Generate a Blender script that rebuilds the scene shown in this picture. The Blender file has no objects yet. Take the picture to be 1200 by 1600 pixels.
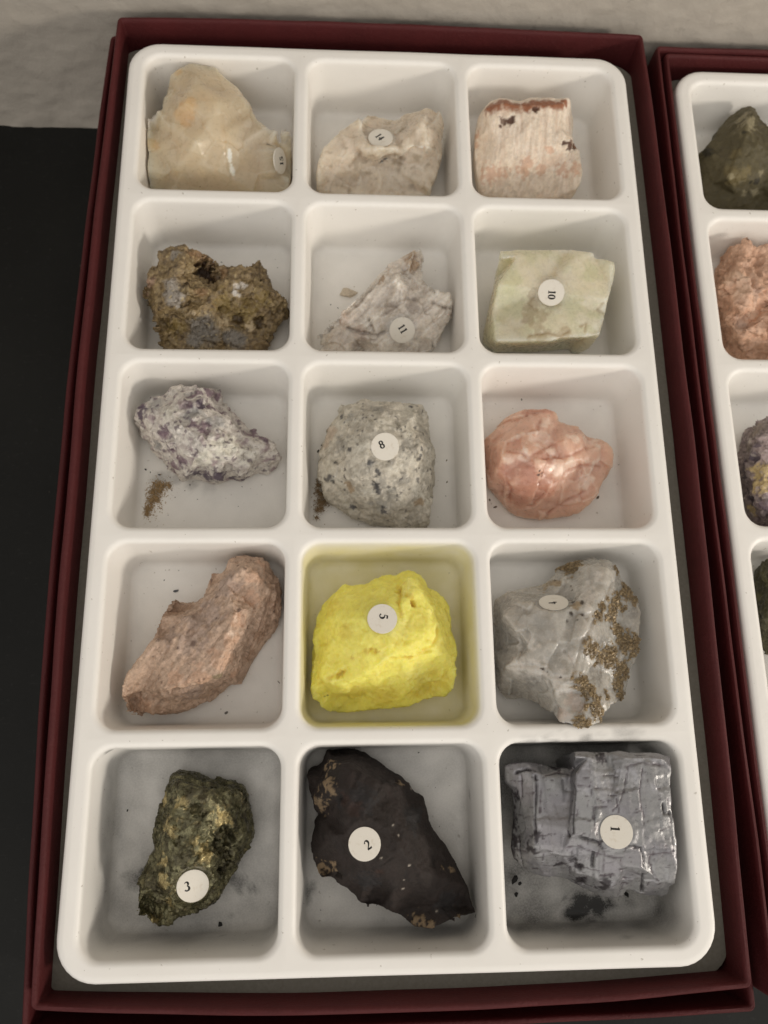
import bpy, bmesh, math, random
import numpy as np
from mathutils import Vector, Matrix

# ------------------------------------------------------------------ camera, light, exposure
# world units are metres; the geometry below is written in millimetres and scaled by MM
MM = 0.001
CAM_C=[-10.713, -62.071, 174.214]
CAM_R=[[0.998495, -0.012046, 0.053508], [0.001924, -0.967288, -0.253673], [0.054813, 0.253394, -0.965809]]
CAM_F=0.783457
PITCH_Y=43.174

scene = bpy.context.scene
COL = scene.collection
random.seed(7)
cam_data = bpy.data.cameras.new("camera")
cam = bpy.data.objects.new("camera", cam_data)
COL.objects.link(cam)
cam_data.sensor_fit = 'VERTICAL'
cam_data.sensor_height = 36.0
cam_data.lens = 36.0 * CAM_F
cam_data.clip_start = 0.005
cam_data.clip_end = 20.0
rx, dn, fw = (Vector(a) for a in CAM_R)
m = Matrix((rx, -dn, -fw)).transposed().to_4x4()
m.translation = Vector(CAM_C) * MM
cam.matrix_world = m
cam_data.dof.use_dof = True
cam_data.dof.focus_distance = 0.168
# aperture_fstop is relative to the lens focal length in mm; 1.1 mm entrance pupil
cam_data.dof.aperture_fstop = cam_data.lens / 1.2
scene.camera = cam

world = bpy.data.worlds.new("World")
scene.world = world
world.use_nodes = True
bg = world.node_tree.nodes["Background"]
bg.inputs[0].default_value = (1.0, 0.955, 0.90, 1)
bg.inputs[1].default_value = 0.585

def area(name, loc, target, size, power, color, shape='DISK', sy=None):
    l = bpy.data.lights.new(name, 'AREA')
    l.shape = shape
    l.size = size
    if sy: l.size_y = sy
    l.energy = power
    l.color = color
    o = bpy.data.objects.new(name, l)
    COL.objects.link(o)
    o.location = loc
    o.rotation_euler = (Vector(target) - Vector(loc)).to_track_quat('-Z', 'Y').to_euler()
    return o

LDIR = Vector((1.0, -0.45, 0.36)).normalized()
area("desk_lamp", LDIR * 0.85, (0, 0, 0), 0.12, 3.0, (1.0, 0.91, 0.79))
area("ceiling_light", (-0.1, -0.35, 1.7), (0, 0, 0), 1.0, 2.4, (1.0, 0.95, 0.88), 'SQUARE')
area("front_fill", (-0.25, -1.25, 0.75), (0, 0, 0), 1.1, 4.4, (1.0, 0.945, 0.87), 'SQUARE')  # soft unseen fill, added in front to lift the back walls

scene.view_settings.view_transform = 'Standard'
scene.view_settings.look = 'None'
scene.view_settings.exposure = 0.0
scene.view_settings.gamma = 1.0
scene.cycles.max_bounces = 8
scene.cycles.diffuse_bounces = 5
scene.cycles.use_denoising = True
scene.cycles.caustics_reflective = False
scene.cycles.caustics_refractive = False

# ------------------------------------------------------------------ measured points (mm)
ROCKS={
"cream":{"n":31,"V":[[-49.28,107.72,-1.32],[-46.49,107.0,-2.25],[-43.59,105.6,-2.8],[-41.04,103.1,-3.18],[-37.63,99.94,-3.57],[-34.23,95.23,-4.35],[-32.58,90.71,-3.68],[-29.66,87.24,-2.1],[-27.08,85.21,-1.15],[-24.84,85.82,-1.09],[-23.39,88.61,-3.47],[-23.27,87.73,-6.83],[-23.24,79.24,-7.33],[-24.22,74.69,-11.04],[-32.29,73.92,-11.97],[-44.88,73.71,-11.81],[-57.35,73.66,-11.54],[-62.28,72.99,-8.87],[-62.83,76.37,-5.16],[-63.04,83.25,-4.16],[-61.88,86.01,-2.77],[-60.21,88.45,-1.88],[-57.97,90.43,-1.26],[-56.74,91.89,-2.15],[-56.54,95.41,-2.93],[-55.7,97.46,-3.5],[-56.15,100.59,-4.48],[-55.34,102.76,-2.96],[-53.79,102.63,-1.43],[-51.98,105.1,-2.09],[-51.33,107.15,-1.81],[-47.81,97.4,2.0],[-50.14,89.56,2.5],[-52.48,88.83,0.5],[-53.79,85.26,-1.0],[-41.55,90.76,1.5],[-41.61,83.25,-1.0],[-47.33,79.85,0.0],[-35.9,83.5,-4.0],[-40.13,76.06,-7.0],[-52.21,76.95,-5.5],[-58.44,81.18,-5.0],[-29.89,82.88,-6.0],[-32.12,77.83,-9.0],[-45.6,76.76,-5.0],[-55.12,76.39,-8.0],[-51.24,94.19,0.0],[-53.17,83.16,-2.5],[-43.81,85.33,1.0],[-58.84,87.99,-5.0]],"T":[[21,49,20],[19,20,49],[49,21,22],[19,49,41],[18,19,41],[30,0,29],[27,28,46],[46,32,25],[32,33,25],[27,46,26],[46,25,26],[25,33,24],[23,24,33],[33,34,23],[22,23,34],[49,22,34],[34,47,49],[41,49,47],[47,40,41],[40,45,41],[18,41,45],[17,18,45],[16,17,45],[3,4,35],[31,1,2],[2,3,31],[3,35,31],[35,36,48],[37,48,36],[44,37,36],[36,39,44],[15,44,39],[38,6,7],[10,11,9],[8,9,11],[42,8,11],[11,12,42],[8,42,7],[38,7,42],[43,38,42],[42,12,43],[12,13,43],[14,43,13],[35,4,5],[36,35,5],[5,6,36],[6,38,36],[39,36,38],[38,43,39],[43,14,39],[15,39,14],[1,31,0],[29,0,31],[28,29,31],[46,28,31],[32,46,31],[31,35,32],[35,48,32],[33,32,48],[34,33,48],[48,37,34],[47,34,37],[40,47,37],[37,44,40],[44,15,40],[45,40,15],[16,45,15]],"B":[["or",-50.13,88.34,1.15,3.04],["or",-59.11,82.52,-4.89,1.86],["or",-53.05,101.75,-1.0,1.25],["or",-60.66,86.05,-4.51,1.03],["lt",-54.62,95.66,-2.3,1.66],["lt",-52.79,76.22,-7.69,1.87],["lt",-46.65,76.09,-6.66,1.45],["vein",-53.36,86.33,-0.54,1.22],["painted_glint",-39.41,80.9,-3.92,0.41],["painted_glint",-39.37,80.24,-4.42,0.5],["painted_glint",-39.33,79.55,-4.94,0.54],["painted_glint",-39.21,78.87,-5.49,0.58],["painted_glint",-39.05,78.24,-6.03,0.58],["painted_glint",-38.89,77.58,-6.54,0.67],["painted_glint",-38.72,76.96,-6.99,0.75],["painted_glint",-38.54,76.41,-7.4,0.67],["gy",-34.49,99.77,-5.49,5.1],["gy",-31.77,85.44,-3.23,4.97]],"G":[["c",[[-52.65,90.62,0.11],[-54.09,85.19,-1.5],[-54.54,84.47,-2.96]]],["c",[[-34.2,94.63,-4.24],[-34.46,91.57,-3.6],[-31.78,87.11,-2.9]]],["c",[[-40.24,80.95,-3.42],[-40.03,77.95,-5.7],[-38.78,75.75,-7.81]]]],"S":{"t":"15","p":[-26.579,80.552,-6.944],"n":[0.911,-0.2,0.36],"up":[-0.407,-0.574,0.711],"off":[0.255,0.311,-0.471]},"fl":-18.0,"C":[-42,86.35]},
"beige":{"n":28,"V":[[-5.99,92.54,-4.43],[-3.46,97.0,-8.5],[-1.18,97.32,-9.5],[1.86,96.95,-9.5],[5.01,96.24,-8.0],[7.26,95.77,-6.0],[9.51,95.14,-4.37],[11.91,96.04,-4.23],[13.88,95.94,-4.04],[15.38,95.62,-4.96],[16.51,94.8,-6.15],[17.22,93.06,-7.43],[16.98,89.29,-8.04],[16.48,84.45,-8.48],[15.7,82.2,-9.2],[14.61,79.01,-9.33],[13.11,74.88,-9.42],[12.67,75.02,-12.76],[0.97,74.87,-12.99],[-11.08,75.0,-12.98],[-16.07,75.73,-12.27],[-16.98,76.09,-9.1],[-16.97,78.8,-7.87],[-16.39,81.49,-7.18],[-15.41,84.39,-6.17],[-13.06,86.96,-5.27],[-10.32,89.56,-4.94],[-7.96,91.34,-4.75],[-5.21,87.92,-5.0],[-0.08,91.24,-6.8],[-0.42,81.41,-2.2],[3.55,89.81,-5.8],[-3.35,81.67,-3.2],[-5.59,82.2,-6.5],[-11.09,81.57,-6.5],[10.22,88.74,-1.0],[12.13,83.23,-2.0],[4.54,83.2,-4.5],[4.88,80.17,-10.0],[10.73,81.11,-8.0],[-0.76,81.55,-9.0],[-13.07,79.26,-9.5],[-5.07,79.08,-12.0],[14.89,89.6,-4.0],[7.57,86.25,-2.5],[-7.97,85.56,-4.5]],"T":[[25,34,24],[23,24,34],[34,41,23],[22,23,41],[21,22,41],[20,21,41],[41,19,20],[1,28,0],[29,30,32],[40,32,30],[28,1,2],[2,29,28],[29,32,28],[45,28,32],[33,45,32],[32,40,33],[42,33,40],[40,18,42],[0,28,27],[28,45,27],[26,27,45],[25,26,45],[34,25,45],[45,33,34],[33,42,34],[41,34,42],[19,41,42],[42,18,19],[31,3,4],[7,35,6],[5,6,35],[44,5,35],[5,44,4],[31,4,44],[37,31,44],[38,37,39],[9,10,43],[10,11,43],[11,12,43],[36,43,12],[12,13,36],[35,7,8],[8,9,35],[9,43,35],[43,36,35],[44,35,36],[37,44,36],[39,37,36],[36,13,39],[13,14,39],[14,15,39],[15,16,39],[38,39,16],[16,17,38],[29,2,3],[3,31,29],[30,29,31],[31,37,30],[40,30,37],[37,38,40],[18,40,38],[38,17,18]],"B":[["lt",10.07,92.04,-2.69,1.77],["lt",10.99,85.65,-1.65,2.33],["lt",-6.02,85.54,-4.39,1.37],["lt",6.17,82.64,-5.45,1.18],["lt",11.19,82.42,-4.41,1.57],["lt",9.98,78.29,-9.17,2.79],["lt",2.92,77.85,-11.3,2.41],["dk",-5.57,81.62,-7.51,1.97],["dk",-2.43,88.49,-5.57,2.37],["dk",4.71,81.7,-7.22,1.58],["dk",1.49,82.22,-6.25,1.18],["lt",-11.49,83.82,-5.89,1.96],["lt",-5.59,92.32,-4.98,1.19],["lt",2.59,82.55,-4.9,1.57]],"G":[["c",[[-8.32,80.62,-8.69],[-5.99,82.18,-6.49],[-5.23,82.52,-5.17]]],["c",[[-0.84,81.52,-7.21],[1.49,82.22,-6.25],[4.62,82.46,-5.85]]],["c",[[4.88,80.17,-10.0],[5.06,82.08,-6.52]]]],"S":{"t":"14","p":[-0.245,86.469,-4.568],"n":[-0.047,0.157,0.987],"up":[0.791,0.609,-0.059],"off":[-0.143,0.212,-0.041]},"fl":-18.0,"C":[0,86.35]},
"fibre":{"n":31,"V":[[28.27,98.51,-5.56],[29.38,98.68,-3.82],[31.55,98.77,-2.51],[33.83,98.17,-2.02],[36.63,97.47,-2.17],[39.18,98.55,-2.49],[42.78,98.65,-2.35],[45.58,98.78,-2.22],[47.59,98.41,-2.26],[50.12,98.73,-2.25],[51.58,100.27,-4.44],[51.81,97.6,-5.22],[52.19,94.08,-5.58],[51.79,90.55,-5.92],[50.56,85.36,-2.53],[52.34,85.35,-2.46],[53.24,85.72,-5.43],[53.06,82.32,-4.98],[53.48,79.03,-5.48],[53.47,76.8,-7.4],[52.47,75.56,-8.86],[52.28,75.83,-12.41],[46.6,76.03,-13.54],[36.34,76.15,-13.76],[28.17,76.56,-13.97],[26.69,77.85,-11.03],[25.61,83.06,-10.53],[25.13,85.9,-9.38],[25.58,89.64,-8.71],[26.12,93.76,-8.48],[26.61,96.41,-7.07],[32.04,94.56,0.0],[36.36,93.87,0.0],[42.7,93.86,0.0],[48.12,95.44,-0.5],[27.65,94.4,-2.0],[28.79,89.22,-3.0],[38.36,88.27,-1.5],[46.48,88.96,-2.0],[29.36,81.66,-8.0],[39.07,80.78,-6.5],[49.33,81.48,-7.0],[39.95,78.2,-11.0],[32.74,84.61,-4.0],[42.98,84.52,-3.5]],"T":[[1,35,0],[0,35,30],[35,36,30],[29,30,36],[28,29,36],[3,31,2],[32,4,5],[31,3,4],[4,32,31],[32,37,31],[37,40,43],[39,43,40],[2,31,1],[35,1,31],[36,35,31],[31,37,36],[37,43,36],[28,36,43],[43,39,28],[27,28,39],[26,27,39],[25,26,39],[39,23,25],[24,25,23],[9,34,8],[33,6,7],[7,8,33],[8,34,33],[34,38,33],[22,42,41],[15,16,14],[34,9,10],[10,11,34],[38,34,11],[11,12,38],[12,13,38],[13,14,38],[44,38,14],[41,44,14],[14,16,41],[16,17,41],[17,18,41],[18,19,41],[19,20,41],[22,41,20],[20,21,22],[6,33,5],[32,5,33],[37,32,33],[33,38,37],[38,44,37],[40,37,44],[44,41,40],[41,42,40],[39,40,42],[23,39,42],[42,22,23]],"B":[["br",28.85,95.03,-1.83,2.53],["br",30.74,95.49,-1.2,2.52],["br",32.94,95.09,-0.4,2.16],["br",35.2,94.17,-0.07,2.04],["br",37.98,94.07,-0.11,2.04],["br",40.56,95.13,-0.67,2.17],["br",42.94,95.18,-0.63,2.17],["br",44.94,95.26,-0.64,2.17],["br",46.87,95.13,-0.42,1.81],["br",48.79,96.4,-1.23,1.31],["dk",32.19,90.47,-1.77,1.1],["dk",33.71,90.49,-1.46,1.18],["dk",31.27,89.38,-2.43,0.43],["dk",48.07,84.96,-2.99,0.87],["dk",49.7,84.82,-3.15,1.18],["dk",51.48,85.43,-3.6,1.38],["dk",50.04,84.28,-3.78,0.99],["dk",40.2,93.04,-0.22,0.78],["ru",29.56,80.02,-9.48,2.21],["ru",32.76,80.36,-9.19,1.61],["ru",38.1,80.3,-7.71,2.0],["ru",42.93,80.54,-7.54,1.4],["ru",48.71,80.75,-7.88,1.8],["ru",51.81,79.95,-6.14,1.59],["ru",26.12,90.96,-7.98,1.13],["ru",25.93,88.24,-8.72,1.01],["ru",44.68,84.07,-4.02,1.19],["ru",39.01,81.39,-6.09,1.59]],"G":[["f",[[31.74,92.3,-1.05],[32.14,85.37,-3.82],[33.04,80.76,-8.49]]],["f",[[42.72,92.97,-0.31],[43.02,88.66,-1.79],[43.07,84.0,-3.99],[42.82,80.83,-7.02]]],["f",[[36.36,93.5,-0.11],[36.66,87.73,-2.03]]],["f",[[46.03,93.8,-0.59],[46.28,88.2,-2.22]]]],"S":None,"fl":-18.0,"C":[42,86.35]},
"ore":{"n":38,"V":[[-53.24,52.29,-4.0],[-51.2,52.82,-4.09],[-49.45,53.45,-4.66],[-46.8,52.47,-5.08],[-44.15,51.66,-5.42],[-42.36,50.64,-6.52],[-41.06,48.12,-4.87],[-38.1,47.76,-4.17],[-34.28,47.53,-4.03],[-32.42,48.52,-4.17],[-30.92,49.54,-4.15],[-30.31,50.48,-7.6],[-29.68,48.18,-7.76],[-27.97,44.6,-6.82],[-25.94,41.74,-6.29],[-24.19,39.72,-6.43],[-24.11,41.31,-10.8],[-25.1,39.89,-11.42],[-25.46,37.84,-11.65],[-26.64,36.31,-12.07],[-27.36,34.07,-11.94],[-28.16,33.07,-12.54],[-30.1,30.35,-13.17],[-32.48,29.01,-13.99],[-40.21,28.78,-13.75],[-47.9,28.77,-13.5],[-55.33,29.06,-12.15],[-55.34,30.47,-8.27],[-56.36,33.18,-7.89],[-56.66,35.99,-7.64],[-57.78,39.38,-9.2],[-59.93,42.52,-10.25],[-59.69,41.15,-6.36],[-58.59,43.43,-5.86],[-58.47,46.16,-5.41],[-56.66,47.76,-4.46],[-55.74,49.39,-4.99],[-55.03,51.38,-4.68],[-44.57,48.19,-9.0],[-46.19,48.68,-7.0],[-42.4,46.32,-8.0],[-48.75,42.1,-4.0],[-49.21,47.46,-1.0],[-52.06,41.7,-2.0],[-51.98,36.44,-3.0],[-47.92,38.31,-2.5],[-51.95,36.71,-6.5],[-46.6,34.46,-4.5],[-38.8,45.15,-4.5],[-33.43,44.96,-4.0],[-35.55,40.24,-4.0],[-29.9,40.35,-4.0],[-32.19,36.72,-9.0],[-39.09,36.6,-9.0],[-41.93,34.75,-8.0],[-44.17,31.6,-13.5],[-48.39,31.97,-11.0],[-28.39,37.06,-9.5],[-50.85,33.47,-11.5],[-55.57,35.53,-11.5],[-41.26,40.42,-4.5],[-46.51,44.74,-5.5],[-39.82,48.32,-5.5],[-48.38,38.75,-7.0]],"T":[[31,32,33],[36,43,35],[34,35,43],[33,34,43],[31,33,43],[30,31,43],[43,44,30],[29,30,44],[28,29,59],[59,27,28],[42,1,2],[61,39,38],[4,39,3],[42,2,3],[3,39,42],[39,61,42],[41,42,61],[45,41,61],[46,63,47],[58,46,47],[47,56,58],[56,25,58],[1,42,0],[37,0,42],[36,37,42],[43,36,42],[42,41,43],[41,45,43],[44,43,45],[45,63,44],[63,46,44],[29,44,46],[59,29,46],[46,58,59],[27,59,58],[26,27,58],[58,25,26],[55,54,24],[49,8,9],[48,7,8],[8,49,48],[50,48,49],[53,50,52],[7,48,62],[6,62,48],[40,6,48],[60,40,48],[48,50,60],[50,53,60],[54,60,53],[24,54,53],[12,13,51],[15,16,17],[15,17,14],[51,13,14],[57,51,14],[14,17,57],[17,18,57],[18,19,57],[19,20,57],[20,21,57],[10,11,9],[11,12,9],[49,9,12],[12,51,49],[50,49,51],[52,50,51],[51,57,52],[57,21,52],[21,22,52],[22,23,52],[53,52,23],[24,53,23],[39,4,5],[38,39,5],[5,6,38],[6,40,38],[61,38,40],[40,60,61],[45,61,60],[63,45,60],[47,63,60],[60,54,47],[56,47,54],[54,55,56],[25,56,55],[55,24,25],[62,6,7]],"B":[["gy",-52.04,40.19,-2.29,2.99],["gy",-50.51,37.56,-2.73,2.99],["gy",-49.12,37.83,-3.16,1.73],["gy",-51.5,49.7,-2.6,1.75],["gp",-45.07,33.53,-9.0,3.8],["gp",-43.83,32.89,-11.0,3.41],["gp",-47.01,31.64,-11.97,2.56],["gp",-38.51,32.43,-11.59,2.14],["gp",-36.63,31.51,-12.25,2.58],["wh",-36.31,40.27,-4.07,1.14],["wh",-34.47,41.95,-4.0,0.84],["wh",-36.0,41.99,-4.11,0.95],["or",-45.33,51.0,-5.79,2.32],["or",-47.35,51.23,-4.18,1.73],["or",-40.09,46.07,-5.35,1.73],["or",-43.17,50.03,-6.95,1.55],["or",-44.5,39.93,-3.76,1.51],["dk",-44.57,48.19,-9.0,1.76],["dk",-41.94,46.24,-7.49,1.16],["dk",-45.47,48.85,-7.25,0.97],["dk",-48.6,40.96,-3.5,1.13],["dk",-42.72,38.43,-4.76,0.95],["yl",-35.26,36.67,-9.0,4.25],["yl",-51.48,34.26,-10.58,2.32],["yl",-39.59,38.64,-6.52,3.06],["yl",-30.03,39.21,-5.73,2.29],["dk",-31.11,35.25,-10.21,1.56],["dk",-36.08,35.39,-9.82,1.55],["ed",-39.88,34.81,-9.65,1.55],["ed",-47.46,35.12,-4.98,1.13],["ed",-33.43,34.47,-10.44,1.17],["pk",-57.72,43.54,-5.3,1.52],["pk",-59.6,42.57,-8.83,0.97],["wh",-50.77,37.34,-6.07,0.68],["hole",-44.57,48.19,-9.0,3.33],["hole",-42.4,46.32,-8.0,1.94],["cv",-47.73,45.7,-3.59,1.52],["cv",-31.11,35.25,-10.21,1.36],["cv",-36.07,35.7,-9.61,1.36],["cv",-39.72,37.62,-7.76,1.15],["cv",-33.11,38.63,-6.31,1.15]],"G":[["c",[[-50.42,41.9,-2.99],[-49.16,40.1,-2.75],[-47.59,38.43,-2.69]]],["c",[[-42.55,30.68,-13.33],[-37.68,34.07,-10.62]]]],"S":None,"fl":-18.0,"C":[-42,43.17]},
"gypsum":{"n":31,"V":[[8.87,55.7,-7.05],[10.16,56.17,-8.27],[10.65,55.29,-10.3],[10.25,52.18,-10.24],[10.45,48.87,-9.06],[11.72,44.26,-7.72],[13.9,43.26,-7.01],[16.58,42.47,-7.39],[17.53,41.33,-9.07],[17.86,39.95,-10.38],[17.36,38.74,-11.29],[16.54,36.32,-11.53],[15.37,33.99,-11.96],[14.2,32.07,-12.32],[13.03,30.49,-12.56],[12.1,29.87,-14.73],[0.53,29.62,-14.97],[-10.99,29.68,-14.99],[-16.72,30.29,-14.7],[-17.54,29.97,-10.72],[-16.54,30.34,-8.19],[-13.6,33.61,-8.09],[-11.37,36.21,-8.27],[-9.13,39.18,-8.33],[-6.48,42.19,-8.38],[-3.43,46.1,-8.47],[-1.12,48.68,-8.42],[1.19,51.1,-8.1],[3.89,52.8,-7.97],[5.87,54.73,-8.21],[7.39,55.73,-7.68],[3.51,44.31,-4.5],[0.28,41.81,-7.5],[3.92,40.19,-6.0],[15.45,40.27,-8.0],[10.06,39.48,-7.5],[-1.22,36.35,-9.0],[-7.22,34.97,-10.5],[-12.89,33.16,-12.0],[10.2,34.99,-10.0],[0.43,32.37,-12.5],[0.26,46.82,-6.0],[7.11,51.32,-5.5],[6.44,47.85,-7.5],[-4.21,39.22,-9.0],[-9.09,32.06,-13.0],[1.0,43.76,-6.5],[-2.74,41.76,-7.5],[7.83,43.34,-7.0],[-1.92,32.82,-11.0]],"T":[[19,20,18],[38,21,22],[21,38,20],[18,20,38],[24,44,23],[44,37,23],[23,37,22],[38,22,37],[37,45,38],[45,17,38],[18,38,17],[28,31,27],[41,26,27],[27,31,41],[31,46,41],[26,41,46],[25,26,46],[47,25,46],[46,32,47],[36,47,32],[49,36,40],[40,16,49],[25,47,24],[44,24,47],[47,36,44],[37,44,36],[36,49,37],[45,37,49],[49,16,45],[17,45,16],[30,42,29],[0,1,2],[42,30,0],[0,2,42],[2,3,42],[43,42,3],[3,4,43],[48,43,4],[33,48,35],[13,14,39],[15,39,14],[7,8,34],[8,9,34],[9,10,34],[11,34,10],[7,34,6],[34,11,39],[11,12,39],[13,39,12],[48,4,5],[35,48,5],[5,6,35],[6,34,35],[34,39,35],[33,35,39],[29,42,28],[42,43,28],[31,28,43],[43,48,31],[48,33,31],[46,31,33],[32,46,33],[36,32,33],[33,39,36],[40,36,39],[39,15,40],[16,40,15]],"B":[["br",7.26,53.82,-6.74,2.29],["br",-0.06,46.63,-7.11,1.06],["br",8.02,51.15,-7.25,2.29],["br",-0.82,45.1,-7.41,0.76],["wh",3.9,44.06,-4.78,1.68],["wh",13.9,42.71,-7.16,1.89],["wh",15.83,41.01,-7.8,1.7],["wh",11.06,33.21,-11.37,1.9],["wh",8.09,32.14,-12.65,1.91],["wh",1.23,31.51,-13.27,2.29],["wh",-3.45,34.83,-10.11,1.51],["wh",-15.51,31.17,-11.41,1.51],["dk",-4.91,31.93,-12.61,1.52],["dk",-6.4,30.9,-13.95,1.91],["dk",1.73,38.77,-7.25,1.88],["dk",7.76,39.27,-7.2,2.25],["pk",-5.32,33.64,-11.09,1.89],["pk",-9.87,36.18,-8.94,1.88],["wh",-2.71,37.23,-9.12,1.51]],"G":[["c",[[12.75,40.42,-7.61],[15.5,39.55,-8.59],[17.62,40.17,-10.01]]],["c",[[-9.87,37.24,-8.61],[-5.35,42.53,-8.21],[0.32,48.19,-6.87]]],["c",[[-11.75,35.21,-9.51],[-6.49,40.21,-8.59],[-1.18,45.67,-7.67]]],["c",[[-8.73,34.38,-11.0],[-1.15,32.98,-11.29],[0.38,33.81,-11.23]]],["c",[[-3.46,36.54,-9.41],[-2.31,33.81,-10.51]]],["c",[[-14.73,31.9,-9.58],[-11.0,35.74,-8.93]]]],"S":{"t":"11","p":[4.998,34.254,-10.747],"n":[-0.046,-0.557,0.83],"up":[0.841,0.427,0.333],"off":[0.15,0.257,0.181]},"fl":-18.0,"C":[0,43.17]},
"rhomb":{"n":22,"V":[[29.37,52.07,-2.0],[34.3,52.53,-2.0],[47.18,52.5,-1.5],[52.98,51.83,-1.5],[53.31,50.53,-2.0],[58.02,49.16,-1.4],[58.23,47.23,-1.8],[57.03,42.24,-2.2],[56.1,39.01,-2.6],[54.99,35.06,-3.2],[53.83,31.23,-4.0],[53.38,29.96,-5.0],[51.11,30.69,-7.0],[50.39,31.96,-11.0],[46.36,31.87,-14.0],[38.16,30.87,-14.0],[29.25,30.75,-14.0],[26.14,33.33,-14.0],[26.3,35.81,-12.0],[27.86,42.68,-10.0],[29.37,48.8,-9.0],[29.72,51.43,-6.0],[29.21,48.91,-0.6],[33.4,49.65,-0.4],[47.82,49.4,-0.4],[56.78,47.85,-0.6],[55.26,38.32,-1.4],[52.67,29.65,-2.2],[49.16,28.82,-2.3],[42.98,28.51,-2.3],[40.66,27.7,-2.4],[35.29,27.54,-2.4],[27.31,27.47,-2.5],[39.64,40.47,-1.2],[28.33,41.95,-1.2],[30.44,51.8,-2.5],[46.56,52.14,-2.2],[27.45,36.96,-6.0]],"T":[[19,37,18],[20,34,19],[37,19,34],[18,37,32],[17,18,32],[32,16,17],[23,35,1],[1,35,0],[22,0,35],[35,23,22],[30,33,29],[33,30,31],[15,31,30],[0,22,21],[22,23,21],[20,21,23],[34,20,23],[23,33,34],[37,34,33],[33,31,37],[32,37,31],[31,15,32],[16,32,15],[2,24,36],[13,28,12],[24,2,3],[3,4,24],[11,27,10],[5,6,25],[6,7,25],[7,8,26],[9,26,8],[5,25,4],[25,7,4],[24,4,7],[7,26,24],[9,10,28],[10,27,28],[12,28,27],[27,11,12],[2,36,1],[23,1,36],[33,23,36],[36,24,33],[24,26,33],[26,9,33],[9,28,33],[29,33,28],[28,13,29],[13,14,29],[30,29,14],[15,30,14]],"B":[["br",36.37,39.75,-2.28,1.53],["br",37.33,37.49,-2.01,2.29],["br",37.45,34.01,-1.8,2.66],["br",38.07,30.03,-2.17,1.89],["br",43.81,29.72,-2.19,1.52],["br",44.56,29.33,-2.23,1.14],["br",35.71,28.41,-2.32,1.13],["wh",41.67,46.7,-1.51,3.47],["wh",51.98,38.69,-1.4,2.68],["wh",53.67,32.6,-3.39,2.3],["wh",48.69,32.78,-2.3,2.29],["wh",31.27,31.72,-4.0,3.06],["wh",35.94,44.88,-0.82,1.72],["wh",41.05,27.9,-2.38,1.32],["wh",54.48,36.37,-2.51,1.34],["gr",51.67,45.8,-1.1,3.09],["gr",31.27,43.6,-1.01,3.44],["wh",45.6,43.83,-0.9,1.92]],"G":[["c",[[48.18,31.47,-2.21],[49.87,32.46,-2.46],[49.29,30.3,-2.34]]],["c",[[54.36,37.68,-1.81],[52.95,36.39,-2.6],[54.96,35.39,-3.02]]],["c",[[35.38,28.88,-2.42],[39.97,29.67,-2.21],[42.99,28.71,-2.28],[45.37,30.14,-2.16]]],["c",[[37.09,39.28,-2.18],[35.59,37.86,-2.73],[37.56,35.71,-1.83]]]],"S":{"t":"10","p":[41.299,40.123,-1.285],"n":[-0.141,-0.308,0.941],"up":[0.986,-0.132,0.105],"off":[0.16,-0.585,-0.167]},"fl":-18.0,"C":[42,43.17]},
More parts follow.
